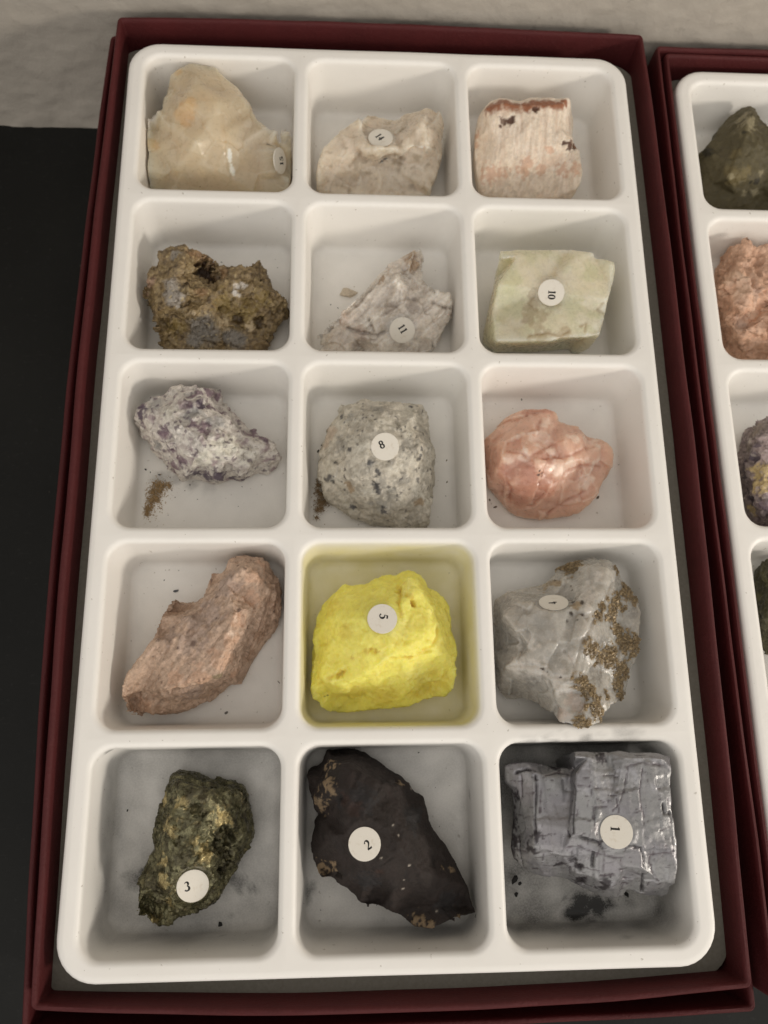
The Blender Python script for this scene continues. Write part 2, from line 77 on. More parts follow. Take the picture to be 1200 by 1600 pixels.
"lilac":{"n":41,"V":[[-52.22,15.28,-7.09],[-50.7,16.34,-7.03],[-48.03,17.11,-7.24],[-45.34,17.36,-7.55],[-42.62,17.06,-7.97],[-40.84,16.83,-9.39],[-40.36,16.31,-11.74],[-39.73,14.35,-10.68],[-37.9,12.39,-9.55],[-36.31,11.05,-9.91],[-34.27,8.62,-10.23],[-32.83,6.31,-8.6],[-31.2,6.15,-8.14],[-30.07,5.2,-8.95],[-28.09,4.03,-9.17],[-26.91,2.54,-9.69],[-25.34,1.1,-10.34],[-25.17,0.54,-13.69],[-26.12,-0.45,-15.91],[-28.2,-2.26,-16.99],[-31.05,-1.86,-16.93],[-33.46,-3.14,-16.99],[-35.44,-4.04,-16.87],[-38.26,-4.07,-16.79],[-41.0,-5.02,-16.52],[-44.11,-4.63,-15.74],[-46.6,-3.9,-16.07],[-49.17,-4.45,-15.0],[-50.47,-3.15,-13.15],[-52.42,-1.64,-12.67],[-53.72,0.45,-12.67],[-55.72,2.02,-12.37],[-56.98,4.45,-12.07],[-58.89,6.44,-12.91],[-60.51,8.12,-13.43],[-61.44,8.17,-10.78],[-60.11,8.66,-7.63],[-58.99,10.62,-7.26],[-57.12,12.65,-7.02],[-55.25,13.75,-7.06],[-52.56,14.61,-7.01],[-49.36,13.15,-5.0],[-44.38,14.47,-5.0],[-42.2,9.27,-2.5],[-50.49,7.96,-2.5],[-56.91,8.68,-5.5],[-58.69,7.33,-8.5],[-46.11,3.57,-0.5],[-49.54,0.61,-3.5],[-39.06,7.25,-2.5],[-35.25,3.56,-3.5],[-40.33,-0.38,-0.5],[-44.1,-2.57,-3.5],[-47.94,-2.72,-8.0],[-35.74,-0.45,-2.5],[-33.6,-4.28,-8.0],[-39.22,-5.03,-7.0],[-31.68,-1.98,-7.5],[-29.75,0.34,-7.0],[-28.05,-0.29,-10.0],[-44.1,-3.58,-13.0],[-39.45,-4.93,-14.0],[-36.55,-2.53,-3.5],[-45.19,-4.57,-6.0],[-53.64,3.52,-6.0]],"T":[[38,45,37],[36,37,45],[45,46,36],[35,36,46],[34,35,46],[46,33,34],[64,31,32],[45,38,39],[46,45,64],[33,46,64],[64,32,33],[2,41,1],[53,27,28],[63,52,60],[26,63,60],[60,25,26],[3,42,2],[41,2,42],[44,41,47],[47,52,48],[53,48,52],[52,63,53],[27,53,63],[63,26,27],[1,41,0],[40,0,41],[41,44,40],[39,40,44],[45,39,44],[64,45,44],[44,47,64],[47,48,64],[31,64,48],[30,31,48],[48,53,30],[29,30,53],[53,28,29],[43,4,5],[43,5,6],[43,6,7],[49,43,7],[7,8,49],[8,9,49],[9,50,49],[51,49,50],[50,54,51],[54,62,51],[56,51,62],[62,23,56],[23,61,56],[24,56,61],[61,23,24],[57,20,55],[20,21,55],[22,55,21],[58,13,14],[58,14,15],[59,58,15],[15,16,59],[16,17,59],[17,18,59],[18,19,59],[11,12,13],[13,58,11],[58,59,57],[20,57,59],[59,19,20],[50,9,10],[10,11,50],[54,50,11],[11,58,54],[58,57,54],[62,54,57],[57,55,62],[23,62,55],[55,22,23],[42,3,4],[4,43,42],[41,42,43],[47,41,43],[43,49,47],[49,51,47],[52,47,51],[51,56,52],[60,52,56],[25,60,56],[56,24,25]],"B":[["dv",-57.7,10.81,-6.66,1.57],["dv",-58.09,9.01,-6.35,1.37],["vi",-44.35,14.21,-4.88,1.57],["vi",-42.38,15.29,-6.87,1.59],["vi",-46.14,12.75,-4.46,0.98],["vi",-40.8,15.16,-9.55,1.01],["dv",-43.46,10.08,-3.0,1.35],["vi",-45.78,9.94,-3.2,1.35],["vi",-41.0,10.07,-4.42,1.75],["vi",-38.85,9.77,-5.72,1.57],["vi",-44.02,4.62,-1.08,1.71],["vi",-42.09,3.43,-1.11,1.71],["gy",-38.95,5.5,-2.22,1.72],["gy",-40.81,5.76,-1.87,1.15],["vi",-48.21,-2.16,-7.24,1.75],["vi",-49.98,-2.36,-10.42,1.18],["dv",-45.4,-4.07,-11.47,1.78],["dv",-42.36,-4.64,-12.26,1.99],["dv",-39.25,-4.95,-9.87,1.77],["dv",-36.85,-4.1,-15.29,1.42],["dv",-34.5,-3.76,-15.67,1.01],["vi",-31.25,5.54,-8.75,1.39],["vi",-29.22,3.85,-8.68,1.19],["ye",-37.89,-0.72,-1.76,3.03],["ye",-35.47,0.56,-3.06,2.3],["ye",-41.04,-2.28,-3.13,2.28],["wh",-32.36,-1.51,-6.46,2.72],["wh",-42.98,-3.33,-6.07,2.32],["wh",-50.59,8.51,-2.85,2.31],["vi",-51.83,4.21,-4.5,1.35],["gy",-54.3,2.25,-9.39,1.58],["gy",-54.39,11.25,-5.59,2.35],["gy",-45.14,7.91,-2.26,1.92],["vi",-50.03,-0.08,-6.17,1.16]],"G":[["c",[[-59.03,6.25,-13.57],[-53.72,0.45,-12.67],[-50.13,-3.45,-13.52]]],["c",[[-33.4,-1.44,-5.47],[-31.68,-1.98,-7.5],[-32.9,-3.44,-11.97]]]],"S":None,"fl":-18.0,"C":[-42,0.0]},
"speckled":{"n":34,"V":[[-10.56,12.16,-7.81],[-8.69,12.73,-7.2],[-6.82,13.2,-7.3],[-5.31,14.04,-7.17],[-3.82,13.83,-7.02],[-1.95,13.32,-7.0],[1.43,12.96,-7.02],[4.45,13.01,-7.05],[7.46,12.82,-7.03],[9.36,12.52,-7.22],[10.46,11.62,-8.96],[10.8,8.14,-9.35],[11.2,4.31,-8.74],[12.25,1.9,-8.61],[12.61,-0.12,-9.63],[12.23,-4.33,-9.98],[11.56,-8.22,-9.99],[11.05,-12.14,-9.73],[10.79,-15.89,-9.98],[10.45,-16.83,-13.94],[4.5,-17.0,-14.86],[0.01,-16.0,-15.0],[-4.5,-14.85,-14.97],[-7.51,-14.13,-14.76],[-10.51,-12.31,-14.32],[-12.76,-10.73,-13.72],[-14.44,-8.7,-12.65],[-15.56,-5.81,-11.91],[-16.1,-3.87,-10.65],[-15.56,-0.54,-10.05],[-15.02,2.94,-9.85],[-14.28,5.1,-9.24],[-12.8,8.29,-9.21],[-11.68,11.04,-9.04],[-9.82,7.67,-5.5],[-5.81,8.88,-3.5],[0.4,9.33,-3.0],[7.1,8.81,-4.0],[-3.37,4.83,-1.0],[3.83,4.13,-1.0],[8.7,0.86,-3.5],[-8.74,0.74,-3.5],[-13.12,0.73,-8.0],[-13.48,-5.76,-9.5],[-6.96,-6.45,-3.5],[0.1,-7.04,-1.5],[7.48,-4.49,-3.5],[-3.29,-11.18,-6.5],[3.89,-11.44,-5.5],[8.82,-10.86,-7.5],[-8.67,-11.08,-11.0],[0.49,-15.14,-10.0],[-5.22,-3.13,-1.0],[3.68,-1.74,-0.5],[-10.54,-3.01,-6.0]],"T":[[30,31,42],[29,30,42],[42,54,29],[54,43,29],[28,29,43],[27,28,43],[26,27,43],[50,23,24],[35,3,4],[3,35,2],[1,2,35],[34,1,35],[35,38,34],[41,34,38],[38,52,41],[1,34,0],[33,0,34],[32,33,34],[34,41,32],[31,32,41],[42,31,41],[54,42,41],[41,52,54],[52,44,54],[43,54,44],[44,50,43],[26,43,50],[25,26,50],[50,24,25],[6,36,5],[8,37,7],[39,7,37],[36,6,7],[7,39,36],[47,45,48],[51,47,48],[48,20,51],[21,51,20],[40,11,12],[12,13,40],[13,14,40],[46,40,14],[14,15,46],[15,16,46],[49,46,16],[16,17,49],[17,18,49],[37,8,9],[9,10,37],[10,11,37],[39,37,11],[11,40,39],[53,39,40],[40,46,53],[45,53,46],[48,45,46],[46,49,48],[20,48,49],[49,18,20],[18,19,20],[35,4,5],[38,35,5],[5,36,38],[36,39,38],[39,53,38],[52,38,53],[53,45,52],[44,52,45],[45,47,44],[50,44,47],[23,50,47],[22,23,47],[47,51,22],[51,21,22]],"B":[["sp",-13.11,-5.57,-9.1,0.81],["sp",-14.04,-5.61,-9.99,0.56],["sp",-12.55,-6.25,-9.13,0.63],["sp",-2.11,-6.38,-1.85,0.68],["sp",-2.34,-7.13,-2.46,0.36],["sp",-2.28,-9.18,-4.31,0.79],["sp",-1.72,-10.08,-5.06,0.61],["sp",3.43,-7.59,-3.29,0.54],["sp",8.3,-0.33,-3.41,0.51],["sp",8.09,-1.46,-3.45,0.47],["sp",7.5,-2.68,-3.23,0.54],["sp",-7.57,12.83,-7.11,0.56],["sp",-10.74,9.2,-7.19,0.63],["sp",1.79,9.92,-3.96,0.44],["sp",-6.82,4.21,-3.0,0.29],["sp",-4.49,7.27,-2.54,0.33],["sp",2.57,7.72,-2.83,0.44],["sp",-7.27,7.49,-3.97,0.44],["sp",6.6,11.63,-6.1,0.45],["sp",4.63,4.85,-1.88,0.29],["sp",5.51,3.16,-1.95,0.29],["sp",3.6,2.15,-0.83,0.25],["sp",3.46,3.93,-0.98,0.25],["sp",-10.0,7.27,-5.68,0.3],["sp",-8.38,-0.44,-3.41,0.51],["sp",-11.82,-2.48,-7.06,0.37],["sp",-3.97,-4.34,-1.29,0.53],["sp",-7.55,-12.21,-11.79,0.56],["sp",-0.3,-13.77,-8.7,0.8],["sp",-0.7,-13.02,-7.98,0.51],["gy",-3.44,-4.54,-1.23,1.42],["gy",-1.24,-8.68,-3.48,1.79],["gy",0.26,-10.44,-5.09,2.16],["gy",-8.35,8.69,-5.04,1.47],["gy",-10.55,1.38,-5.36,2.19],["gy",5.24,0.13,-1.5,2.16],["gy",-1.07,-12.72,-7.73,2.18],["ru",-8.16,-8.65,-7.47,1.17],["ru",7.97,-11.74,-8.43,1.17],["ru",-8.71,-7.97,-7.21,1.09],["pk",-12.78,5.54,-8.24,1.86],["pk",-13.52,4.03,-8.44,1.49],["pk",-14.26,2.69,-9.13,1.12],["wh",-0.12,4.93,-1.17,2.88],["wh",6.69,6.87,-4.07,1.65],["wh",-5.55,-1.49,-1.4,1.79],["wh",-4.03,-10.22,-5.9,1.63],["wh",-4.29,-12.29,-9.34,1.1],["wh",6.87,-9.78,-6.01,1.09],["wh",1.55,-5.89,-1.58,1.42],["gy",3.82,-8.19,-3.78,1.8],["gy",-0.98,10.48,-4.43,2.21]],"G":[["c",[[-6.89,8.73,-4.13],[-3.19,10.17,-4.69],[1.98,10.5,-4.41],[6.5,10.48,-5.23]]],["c",[[-9.82,-1.79,-5.06],[-10.18,3.78,-5.56],[-9.45,6.74,-5.09]]]],"S":{"t":"8","p":[-0.356,-0.553,-0.751],"n":[-0.052,-0.184,0.981],"up":[-0.426,0.893,0.145],"off":[-0.743,0.49,0.053]},"fl":-18.0,"C":[0,0.0]},
"rose":{"n":37,"V":[[36.13,12.75,-9.21],[38.03,12.42,-8.86],[39.98,11.96,-8.74],[41.87,11.25,-8.5],[42.73,10.19,-9.0],[42.9,8.75,-8.52],[45.02,8.72,-8.96],[47.29,8.01,-8.68],[48.76,6.91,-8.52],[50.31,5.73,-8.68],[52.36,5.41,-8.9],[54.18,4.47,-8.58],[55.24,3.21,-8.5],[56.3,2.32,-8.92],[56.62,0.15,-9.82],[56.4,-1.98,-10.9],[54.85,-4.61,-11.73],[53.07,-6.68,-11.72],[51.14,-9.63,-11.42],[50.06,-11.43,-12.24],[48.06,-13.02,-13.94],[45.13,-13.36,-14.99],[41.91,-13.96,-15.07],[38.83,-14.42,-15.67],[35.4,-13.86,-16.29],[32.74,-13.14,-16.75],[30.84,-11.85,-16.97],[29.72,-9.82,-16.86],[27.81,-7.74,-16.9],[25.97,-5.84,-16.3],[25.5,-3.24,-15.25],[25.28,2.49,-14.84],[25.38,6.59,-13.25],[27.12,7.64,-11.48],[29.28,10.25,-11.61],[31.19,11.82,-10.7],[33.43,12.51,-9.73],[35.27,8.73,-6.5],[30.95,5.43,-5.5],[38.55,6.34,-4.5],[33.2,2.32,-2.5],[39.94,1.93,-3.5],[41.87,2.21,-2.0],[31.64,-1.22,-1.5],[37.48,-0.61,-2.0],[46.14,3.55,-4.5],[51.74,2.27,-6.5],[44.51,-2.91,-4.5],[35.25,-3.95,-1.5],[28.15,-1.52,-3.0],[30.2,-8.61,-5.5],[37.85,-8.58,-5.5],[46.69,-6.7,-9.0],[53.03,-1.38,-9.0],[37.3,-11.93,-12.0],[43.16,-10.84,-11.5],[26.58,-4.67,-5.5],[48.08,-0.54,-5.5],[32.4,-3.01,-2.0],[37.41,2.49,-4.0]],"T":[[56,28,29],[30,31,56],[56,29,30],[35,38,34],[26,27,50],[50,25,26],[34,38,33],[38,49,33],[32,33,49],[31,32,49],[56,31,49],[28,56,50],[50,27,28],[0,37,36],[2,39,1],[37,0,1],[1,39,37],[40,37,39],[39,59,40],[59,44,40],[43,40,44],[58,43,44],[44,48,58],[54,23,24],[38,35,36],[36,37,38],[37,40,38],[40,43,38],[49,38,43],[43,58,49],[56,49,58],[50,56,58],[58,48,50],[25,50,54],[54,24,25],[42,6,7],[7,45,42],[47,42,45],[6,42,5],[41,5,42],[42,47,41],[47,52,51],[55,51,52],[20,21,55],[22,55,21],[10,46,9],[57,9,46],[17,53,16],[12,13,53],[13,14,53],[14,15,53],[16,53,15],[46,10,11],[11,12,46],[12,53,46],[57,46,53],[45,7,8],[8,9,45],[9,57,45],[47,45,57],[52,47,57],[57,53,52],[53,17,52],[17,18,52],[18,19,52],[55,52,19],[20,55,19],[39,2,3],[3,4,39],[4,5,39],[5,41,39],[59,39,41],[44,59,41],[41,47,44],[48,44,47],[47,51,48],[50,48,51],[54,50,51],[51,55,54],[55,22,54],[23,54,22]],"B":[["dp",31.85,-9.81,-8.15,4.97],["dp",36.14,-9.09,-6.48,4.94],["dp",28.37,-5.95,-5.21,3.03],["dp",32.88,-5.43,-3.03,3.0],["dp",38.68,-1.63,-2.47,2.26],["dp",39.06,11.6,-8.37,1.97],["dp",35.76,11.01,-8.03,2.36],["lt",34.8,2.06,-2.86,2.27],["lt",38.24,3.31,-4.01,1.91],["lt",32.79,-2.27,-1.87,1.5],["lt",51.74,2.27,-6.5,1.08],["lt",51.87,3.95,-7.74,1.17],["lt",43.65,-3.01,-4.22,1.71],["lt",40.83,-4.64,-4.15,1.7],["lt",49.25,2.91,-7.2,1.56],["lt",39.22,-0.33,-2.78,1.51],["lt",50.31,-2.48,-8.17,1.94],["lt",38.44,7.47,-5.31,1.55],["lt",28.93,-2.94,-3.47,0.94],["lt",45.23,3.39,-4.07,1.53],["sp",35.86,-5.48,-2.82,0.26],["sp",36.51,-5.93,-3.26,0.3],["sp",35.78,-6.25,-3.49,0.34],["sp",36.59,-6.56,-3.75,0.23],["lt",48.86,-5.75,-9.44,2.33]],"G":[["c",[[28.63,-0.63,-3.26],[31.65,-1.56,-1.65],[33.55,-2.63,-1.97],[36.32,-0.65,-1.92],[39.07,1.42,-3.22],[42.33,2.31,-2.28]]],["c",[[38.7,-1.24,-2.45],[42.02,-2.02,-3.63],[44.57,-1.0,-4.23],[47.27,0.54,-5.14]]],["c",[[33.53,3.92,-3.55],[36.45,5.36,-4.11],[37.94,8.63,-6.18]]],["c",[[43.92,-4.56,-5.57],[48.39,-2.46,-7.03],[53.13,-2.42,-9.59]]],["c",[[39.1,-13.97,-15.02],[43.56,-10.84,-11.52],[48.92,-8.33,-10.31]]]],"S":None,"fl":-18.0,"C":[42,0.0]},
"salmon":{"n":47,"V":[[-36.08,-25.93,-6.13],[-34.61,-25.28,-6.43],[-32.74,-25.19,-6.89],[-30.81,-25.37,-6.99],[-29.48,-25.52,-7.23],[-27.46,-25.84,-8.65],[-26.68,-26.92,-11.37],[-26.02,-28.78,-11.12],[-25.06,-29.89,-11.71],[-24.71,-32.09,-12.99],[-24.33,-34.74,-14.07],[-24.95,-37.79,-15.25],[-25.76,-40.46,-16.22],[-27.35,-42.79,-16.79],[-28.89,-45.14,-16.94],[-30.8,-47.88,-16.99],[-32.3,-50.6,-17.0],[-33.3,-53.16,-16.18],[-35.88,-53.56,-15.14],[-38.25,-55.22,-15.95],[-39.62,-56.75,-15.21],[-42.05,-57.89,-13.91],[-45.26,-58.8,-13.03],[-49.3,-59.32,-12.6],[-52.09,-59.74,-11.75],[-54.57,-59.25,-12.67],[-55.74,-60.15,-14.69],[-56.0,-60.72,-9.74],[-56.38,-59.31,-6.48],[-56.66,-57.52,-6.39],[-57.68,-55.72,-6.37],[-57.71,-53.93,-6.01],[-57.01,-51.75,-6.21],[-55.55,-49.2,-6.28],[-53.88,-46.63,-6.29],[-51.76,-44.08,-6.03],[-50.85,-40.71,-6.06],[-50.2,-38.83,-6.0],[-48.84,-36.56,-6.01],[-47.62,-34.71,-6.93],[-45.65,-34.86,-8.61],[-42.69,-35.29,-7.06],[-41.27,-34.28,-6.17],[-40.54,-31.1,-6.68],[-39.79,-28.87,-6.12],[-38.78,-28.52,-6.97],[-37.49,-28.69,-6.04],[-31.94,-29.06,-1.0],[-28.91,-30.59,-1.0],[-35.75,-31.83,-2.5],[-33.39,-38.89,-0.5],[-38.73,-35.45,-3.5],[-39.0,-43.04,-2.5],[-44.88,-38.93,-5.5],[-46.61,-44.63,-4.5],[-35.08,-46.09,-1.5],[-30.88,-41.33,-5.0],[-28.42,-37.11,-5.5],[-26.64,-32.51,-5.5],[-37.33,-51.72,-3.5],[-33.06,-49.88,-10.0],[-42.54,-52.7,-4.5],[-48.3,-54.72,-6.5],[-52.43,-50.62,-7.5],[-54.5,-54.55,-9.5],[-48.39,-49.31,-5.5],[-35.11,-52.54,-9.0],[-42.93,-56.43,-12.0],[-57.65,-57.34,-14.0],[-38.58,-30.06,-6.0],[-48.71,-57.14,-11.0],[-48.36,-37.12,-7.5],[-50.05,-42.38,-8.0]],"T":[[28,68,26],[26,27,28],[29,30,68],[68,28,29],[36,37,72],[36,72,35],[25,64,24],[34,63,33],[32,33,63],[63,64,32],[31,32,64],[30,31,64],[68,30,64],[64,25,68],[26,68,25],[39,40,71],[39,71,38],[41,52,53],[22,67,21],[41,53,40],[71,40,53],[53,52,54],[52,61,54],[65,54,61],[62,65,61],[61,67,62],[70,62,67],[67,22,70],[23,70,22],[38,71,37],[71,53,37],[72,37,53],[53,54,72],[35,72,54],[54,65,35],[34,35,65],[63,34,65],[65,62,63],[64,63,62],[62,70,64],[24,64,70],[70,23,24],[46,49,69],[46,69,45],[44,45,69],[60,17,66],[18,66,17],[51,49,50],[55,60,59],[60,66,59],[66,18,59],[19,59,18],[4,48,3],[47,3,48],[58,7,8],[8,9,58],[9,10,58],[48,4,5],[5,6,48],[6,7,48],[7,58,48],[57,48,58],[58,10,57],[10,11,57],[11,12,57],[56,57,12],[12,13,56],[14,56,13],[3,47,2],[1,2,47],[0,1,47],[46,0,47],[49,46,47],[47,48,49],[48,57,49],[50,49,57],[57,56,50],[55,50,56],[56,14,55],[14,15,55],[60,55,15],[15,16,60],[17,60,16],[44,69,43],[69,49,43],[49,51,43],[42,43,51],[41,42,51],[52,41,51],[51,50,52],[50,55,52],[55,59,52],[61,52,59],[59,19,61],[19,20,61],[67,61,20],[21,67,20]],"B":[["li",-35.71,-32.61,-2.38,3.38],["li",-39.36,-38.45,-3.57,3.75],["li",-42.78,-44.38,-3.56,3.34],["li",-42.46,-39.79,-4.69,2.63],["li",-47.68,-43.38,-5.81,2.25],["or",-30.25,-35.35,-4.44,2.28],["or",-32.79,-40.19,-1.91,2.04],["or",-34.13,-44.58,-2.1,1.84],["or",-35.34,-48.79,-4.12,2.22],["or",-28.93,-30.93,-1.24,2.25],["or",-28.32,-27.38,-5.8,1.55],["or",-33.78,-51.0,-10.03,1.53],["or",-46.4,-52.25,-5.5,2.22],["or",-41.06,-52.01,-4.16,2.21],["or",-37.38,-48.14,-2.83,1.84],["br",-46.86,-36.75,-7.47,2.3],["br",-49.29,-37.98,-6.75,1.9],["br",-45.44,-35.95,-7.78,1.73],["br",-39.37,-30.02,-6.2,1.35],["br",-25.85,-35.59,-10.86,1.77],["br",-28.87,-42.13,-11.65,2.34],["br",-31.23,-46.61,-13.28,1.96],["bk",-57.27,-57.9,-14.14,1.15],["bk",-57.39,-57.57,-12.28,0.76],["gn",-37.09,-51.85,-4.37,1.03],["gn",-36.17,-52.97,-11.44,0.77],["br",-50.97,-58.94,-11.56,1.51],["or",-56.13,-59.62,-11.47,1.13],["dk",-32.47,-37.98,-1.74,0.52],["dk",-26.07,-37.06,-11.63,0.55],["dk",-26.04,-41.51,-17.58,0.56],["dk",-30.73,-41.29,-5.32,0.3],["dk",-42.38,-45.12,-3.55,0.82],["li",-43.23,-55.04,-9.05,2.64],["or",-53.57,-57.82,-11.21,1.89],["lt",-34.1,-43.18,-1.5,0.81],["lt",-33.1,-40.24,-1.5,0.74]],"G":[["f",[[-44.63,-41.27,-4.78],[-42.13,-36.55,-6.33],[-40.1,-31.17,-6.29]]],["f",[[-38.93,-46.66,-3.02],[-35.21,-41.73,-1.25],[-32.69,-35.57,-2.9]]],["f",[[-52.84,-52.05,-8.06],[-47.9,-44.17,-5.3],[-44.63,-41.27,-4.78]]],["c",[[-31.14,-45.93,-12.2],[-28.71,-40.81,-9.57],[-26.48,-35.46,-9.02]]],["c",[[-48.65,-55.74,-8.49],[-42.84,-53.69,-6.43],[-38.05,-53.26,-8.82]]],["f",[[-36.61,-47.46,-2.38],[-34.09,-42.83,-1.35],[-31.77,-38.31,-2.13]]]],"S":None,"fl":-18.0,"C":[-42,-43.17]},
"sulfur":{"n":42,"V":[[4.95,-28.02,-8.66],[6.47,-28.42,-8.01],[8.04,-29.41,-8.08],[9.05,-30.54,-8.51],[9.55,-32.21,-8.06],[11.5,-33.01,-8.03],[13.04,-34.2,-8.06],[13.84,-35.71,-8.5],[14.36,-38.07,-8.53],[14.9,-40.01,-8.66],[14.8,-41.98,-8.43],[15.68,-44.32,-8.24],[15.82,-46.22,-8.38],[16.07,-47.32,-9.0],[15.17,-49.06,-8.59],[15.65,-50.42,-8.2],[15.44,-52.28,-8.58],[14.81,-54.89,-8.82],[13.89,-56.68,-11.09],[11.34,-56.61,-12.48],[8.53,-57.35,-11.89],[4.65,-58.43,-12.21],[0.81,-58.76,-12.89],[-3.06,-58.89,-13.24],[-6.92,-59.41,-13.82],[-11.19,-60.09,-15.92],[-13.11,-59.72,-13.43],[-14.81,-58.61,-11.48],[-15.21,-57.48,-11.83],[-16.53,-56.74,-10.83],[-16.97,-54.54,-9.7],[-16.93,-51.92,-9.75],[-16.62,-46.19,-10.35],[-16.29,-41.55,-10.59],[-15.92,-38.48,-10.18],[-14.75,-35.85,-9.42],[-12.8,-33.58,-8.87],[-9.68,-31.3,-8.38],[-6.95,-31.16,-8.07],[-4.19,-30.9,-8.51],[-1.41,-29.29,-8.61],[1.75,-29.11,-8.58],[4.47,-31.0,-3.5],[5.87,-33.11,-2.5],[-1.7,-33.3,-3.5],[-8.93,-34.58,-5.0],[-10.84,-39.36,-3.5],[-5.66,-40.57,0.0],[2.19,-39.07,-0.5],[10.07,-37.57,-3.5],[11.81,-43.26,-3.5],[6.99,-44.23,-1.0],[-7.12,-45.19,-1.5],[-12.7,-45.94,-5.0],[0.17,-47.93,0.0],[5.83,-48.22,-1.5],[12.49,-47.7,-4.0],[-4.54,-51.71,-2.5],[4.29,-52.66,-6.5],[12.33,-52.55,-10.0],[-2.43,-55.09,-9.0],[-9.69,-54.05,-5.5],[-14.58,-52.09,-7.0],[-13.12,-55.99,-12.0],[-6.92,-57.53,-13.5],[8.65,-54.68,-12.5],[-1.28,-44.33,0.5],[2.12,-33.7,-3.5],[4.05,-50.29,-3.0]],"T":[[36,46,35],[26,63,25],[35,46,34],[33,34,46],[46,53,33],[32,33,53],[53,62,32],[31,32,62],[30,31,62],[62,63,30],[29,30,63],[28,29,63],[27,28,63],[63,26,27],[45,38,39],[41,44,40],[60,57,54],[23,60,22],[40,44,39],[45,39,44],[47,45,44],[52,47,66],[66,54,52],[54,57,52],[61,52,57],[64,61,57],[57,60,64],[60,23,64],[24,64,23],[38,45,37],[36,37,45],[46,36,45],[45,47,46],[47,52,46],[53,46,52],[52,61,53],[62,53,61],[63,62,61],[61,64,63],[25,63,64],[64,24,25],[42,0,1],[43,2,3],[3,4,43],[4,49,43],[42,1,2],[2,43,42],[67,42,43],[48,67,43],[43,49,48],[49,51,48],[55,65,68],[58,68,65],[21,58,65],[65,20,21],[19,59,18],[50,8,9],[9,10,50],[10,11,50],[56,50,11],[11,12,56],[12,13,56],[13,14,56],[59,56,14],[14,15,59],[15,16,59],[16,17,59],[18,59,17],[49,4,5],[5,6,49],[6,7,49],[7,8,49],[8,50,49],[51,49,50],[50,56,51],[55,51,56],[56,59,55],[65,55,59],[59,19,65],[20,65,19],[0,42,41],[42,67,41],[44,41,67],[67,48,44],[47,44,48],[66,47,48],[48,51,66],[54,66,51],[51,55,54],[55,68,54],[68,58,54],[60,54,58],[22,60,58],[58,21,22]],"B":[["dk",2.71,-32.91,-3.6,0.61],["dk",2.42,-34.98,-2.68,0.61],["dk",3.7,-31.75,-3.64,0.54],["dk",5.36,-36.63,-1.92,0.83],["dk",5.02,-35.1,-1.97,0.68],["dk",1.95,-36.62,-1.85,0.53],["dk",2.58,-39.05,-0.63,0.67],["dk",5.74,-37.19,-1.99,0.53],["dk",-4.55,-47.07,-1.22,0.74],["dk",-2.73,-47.13,-0.67,0.59],["dk",-8.03,-48.36,-2.93,0.45],["dk",-10.44,-51.67,-5.27,0.6],["dk",-11.18,-52.2,-5.7,0.45],["dk",4.71,-48.57,-1.58,0.67],["dk",3.58,-48.58,-1.34,0.44],["lt",5.2,-31.82,-3.27,1.91],["lt",1.75,-42.07,-0.21,2.96],["lt",5.8,-51.59,-6.1,2.27],["lt",7.6,-52.92,-9.29,1.73],["lt",-1.27,-48.6,-0.63,1.1],["lt",4.34,-33.85,-2.63,1.52],["gd",-6.99,-55.75,-9.88,2.67],["gd",8.64,-55.07,-12.41,3.51],["gd",-0.87,-55.82,-9.78,3.44],["gd",13.05,-53.33,-9.73,2.31],["gd",10.17,-51.52,-7.83,1.91],["gd",-12.38,-37.06,-6.38,2.31],["gd",-15.35,-53.14,-8.18,1.14],["bk",-13.5,-55.81,-11.72,0.27],["bk",-14.07,-56.18,-11.66,0.19],["lt",-12.69,-52.88,-6.46,1.05],["cv",2.67,-33.74,-3.28,0.84],["cv",5.36,-36.63,-1.92,0.75],["cv",-3.64,-47.1,-0.95,0.81],["cv",-10.44,-51.78,-5.3,0.82],["gd",-9.33,-42.83,-2.75,1.87]],"G":[["c",[[2.23,-32.34,-4.76],[2.81,-34.59,-2.76],[2.31,-37.04,-1.58],[2.37,-39.82,-0.48]]],["c",[[3.92,-34.66,-2.33],[5.74,-37.0,-2.01]]],["c",[[-13.06,-52.5,-6.5],[-9.69,-51.16,-4.69]]],["c",[[0.24,-48.92,-1.28],[6.25,-48.54,-2.12],[8.94,-47.06,-2.45]]],["c",[[11.08,-41.76,-3.37],[10.55,-44.81,-2.89],[6.99,-47.83,-1.86]]],["c",[[4.51,-56.24,-10.04],[10.85,-53.26,-10.76]]]],"S":{"t":"5","p":[-1.496,-40.316,-0.173],"n":[-0.024,0.064,0.998],"up":[0.994,-0.109,0.031],"off":[0.329,0.452,-0.021]},"fl":-18.0,"C":[0,-43.17]},
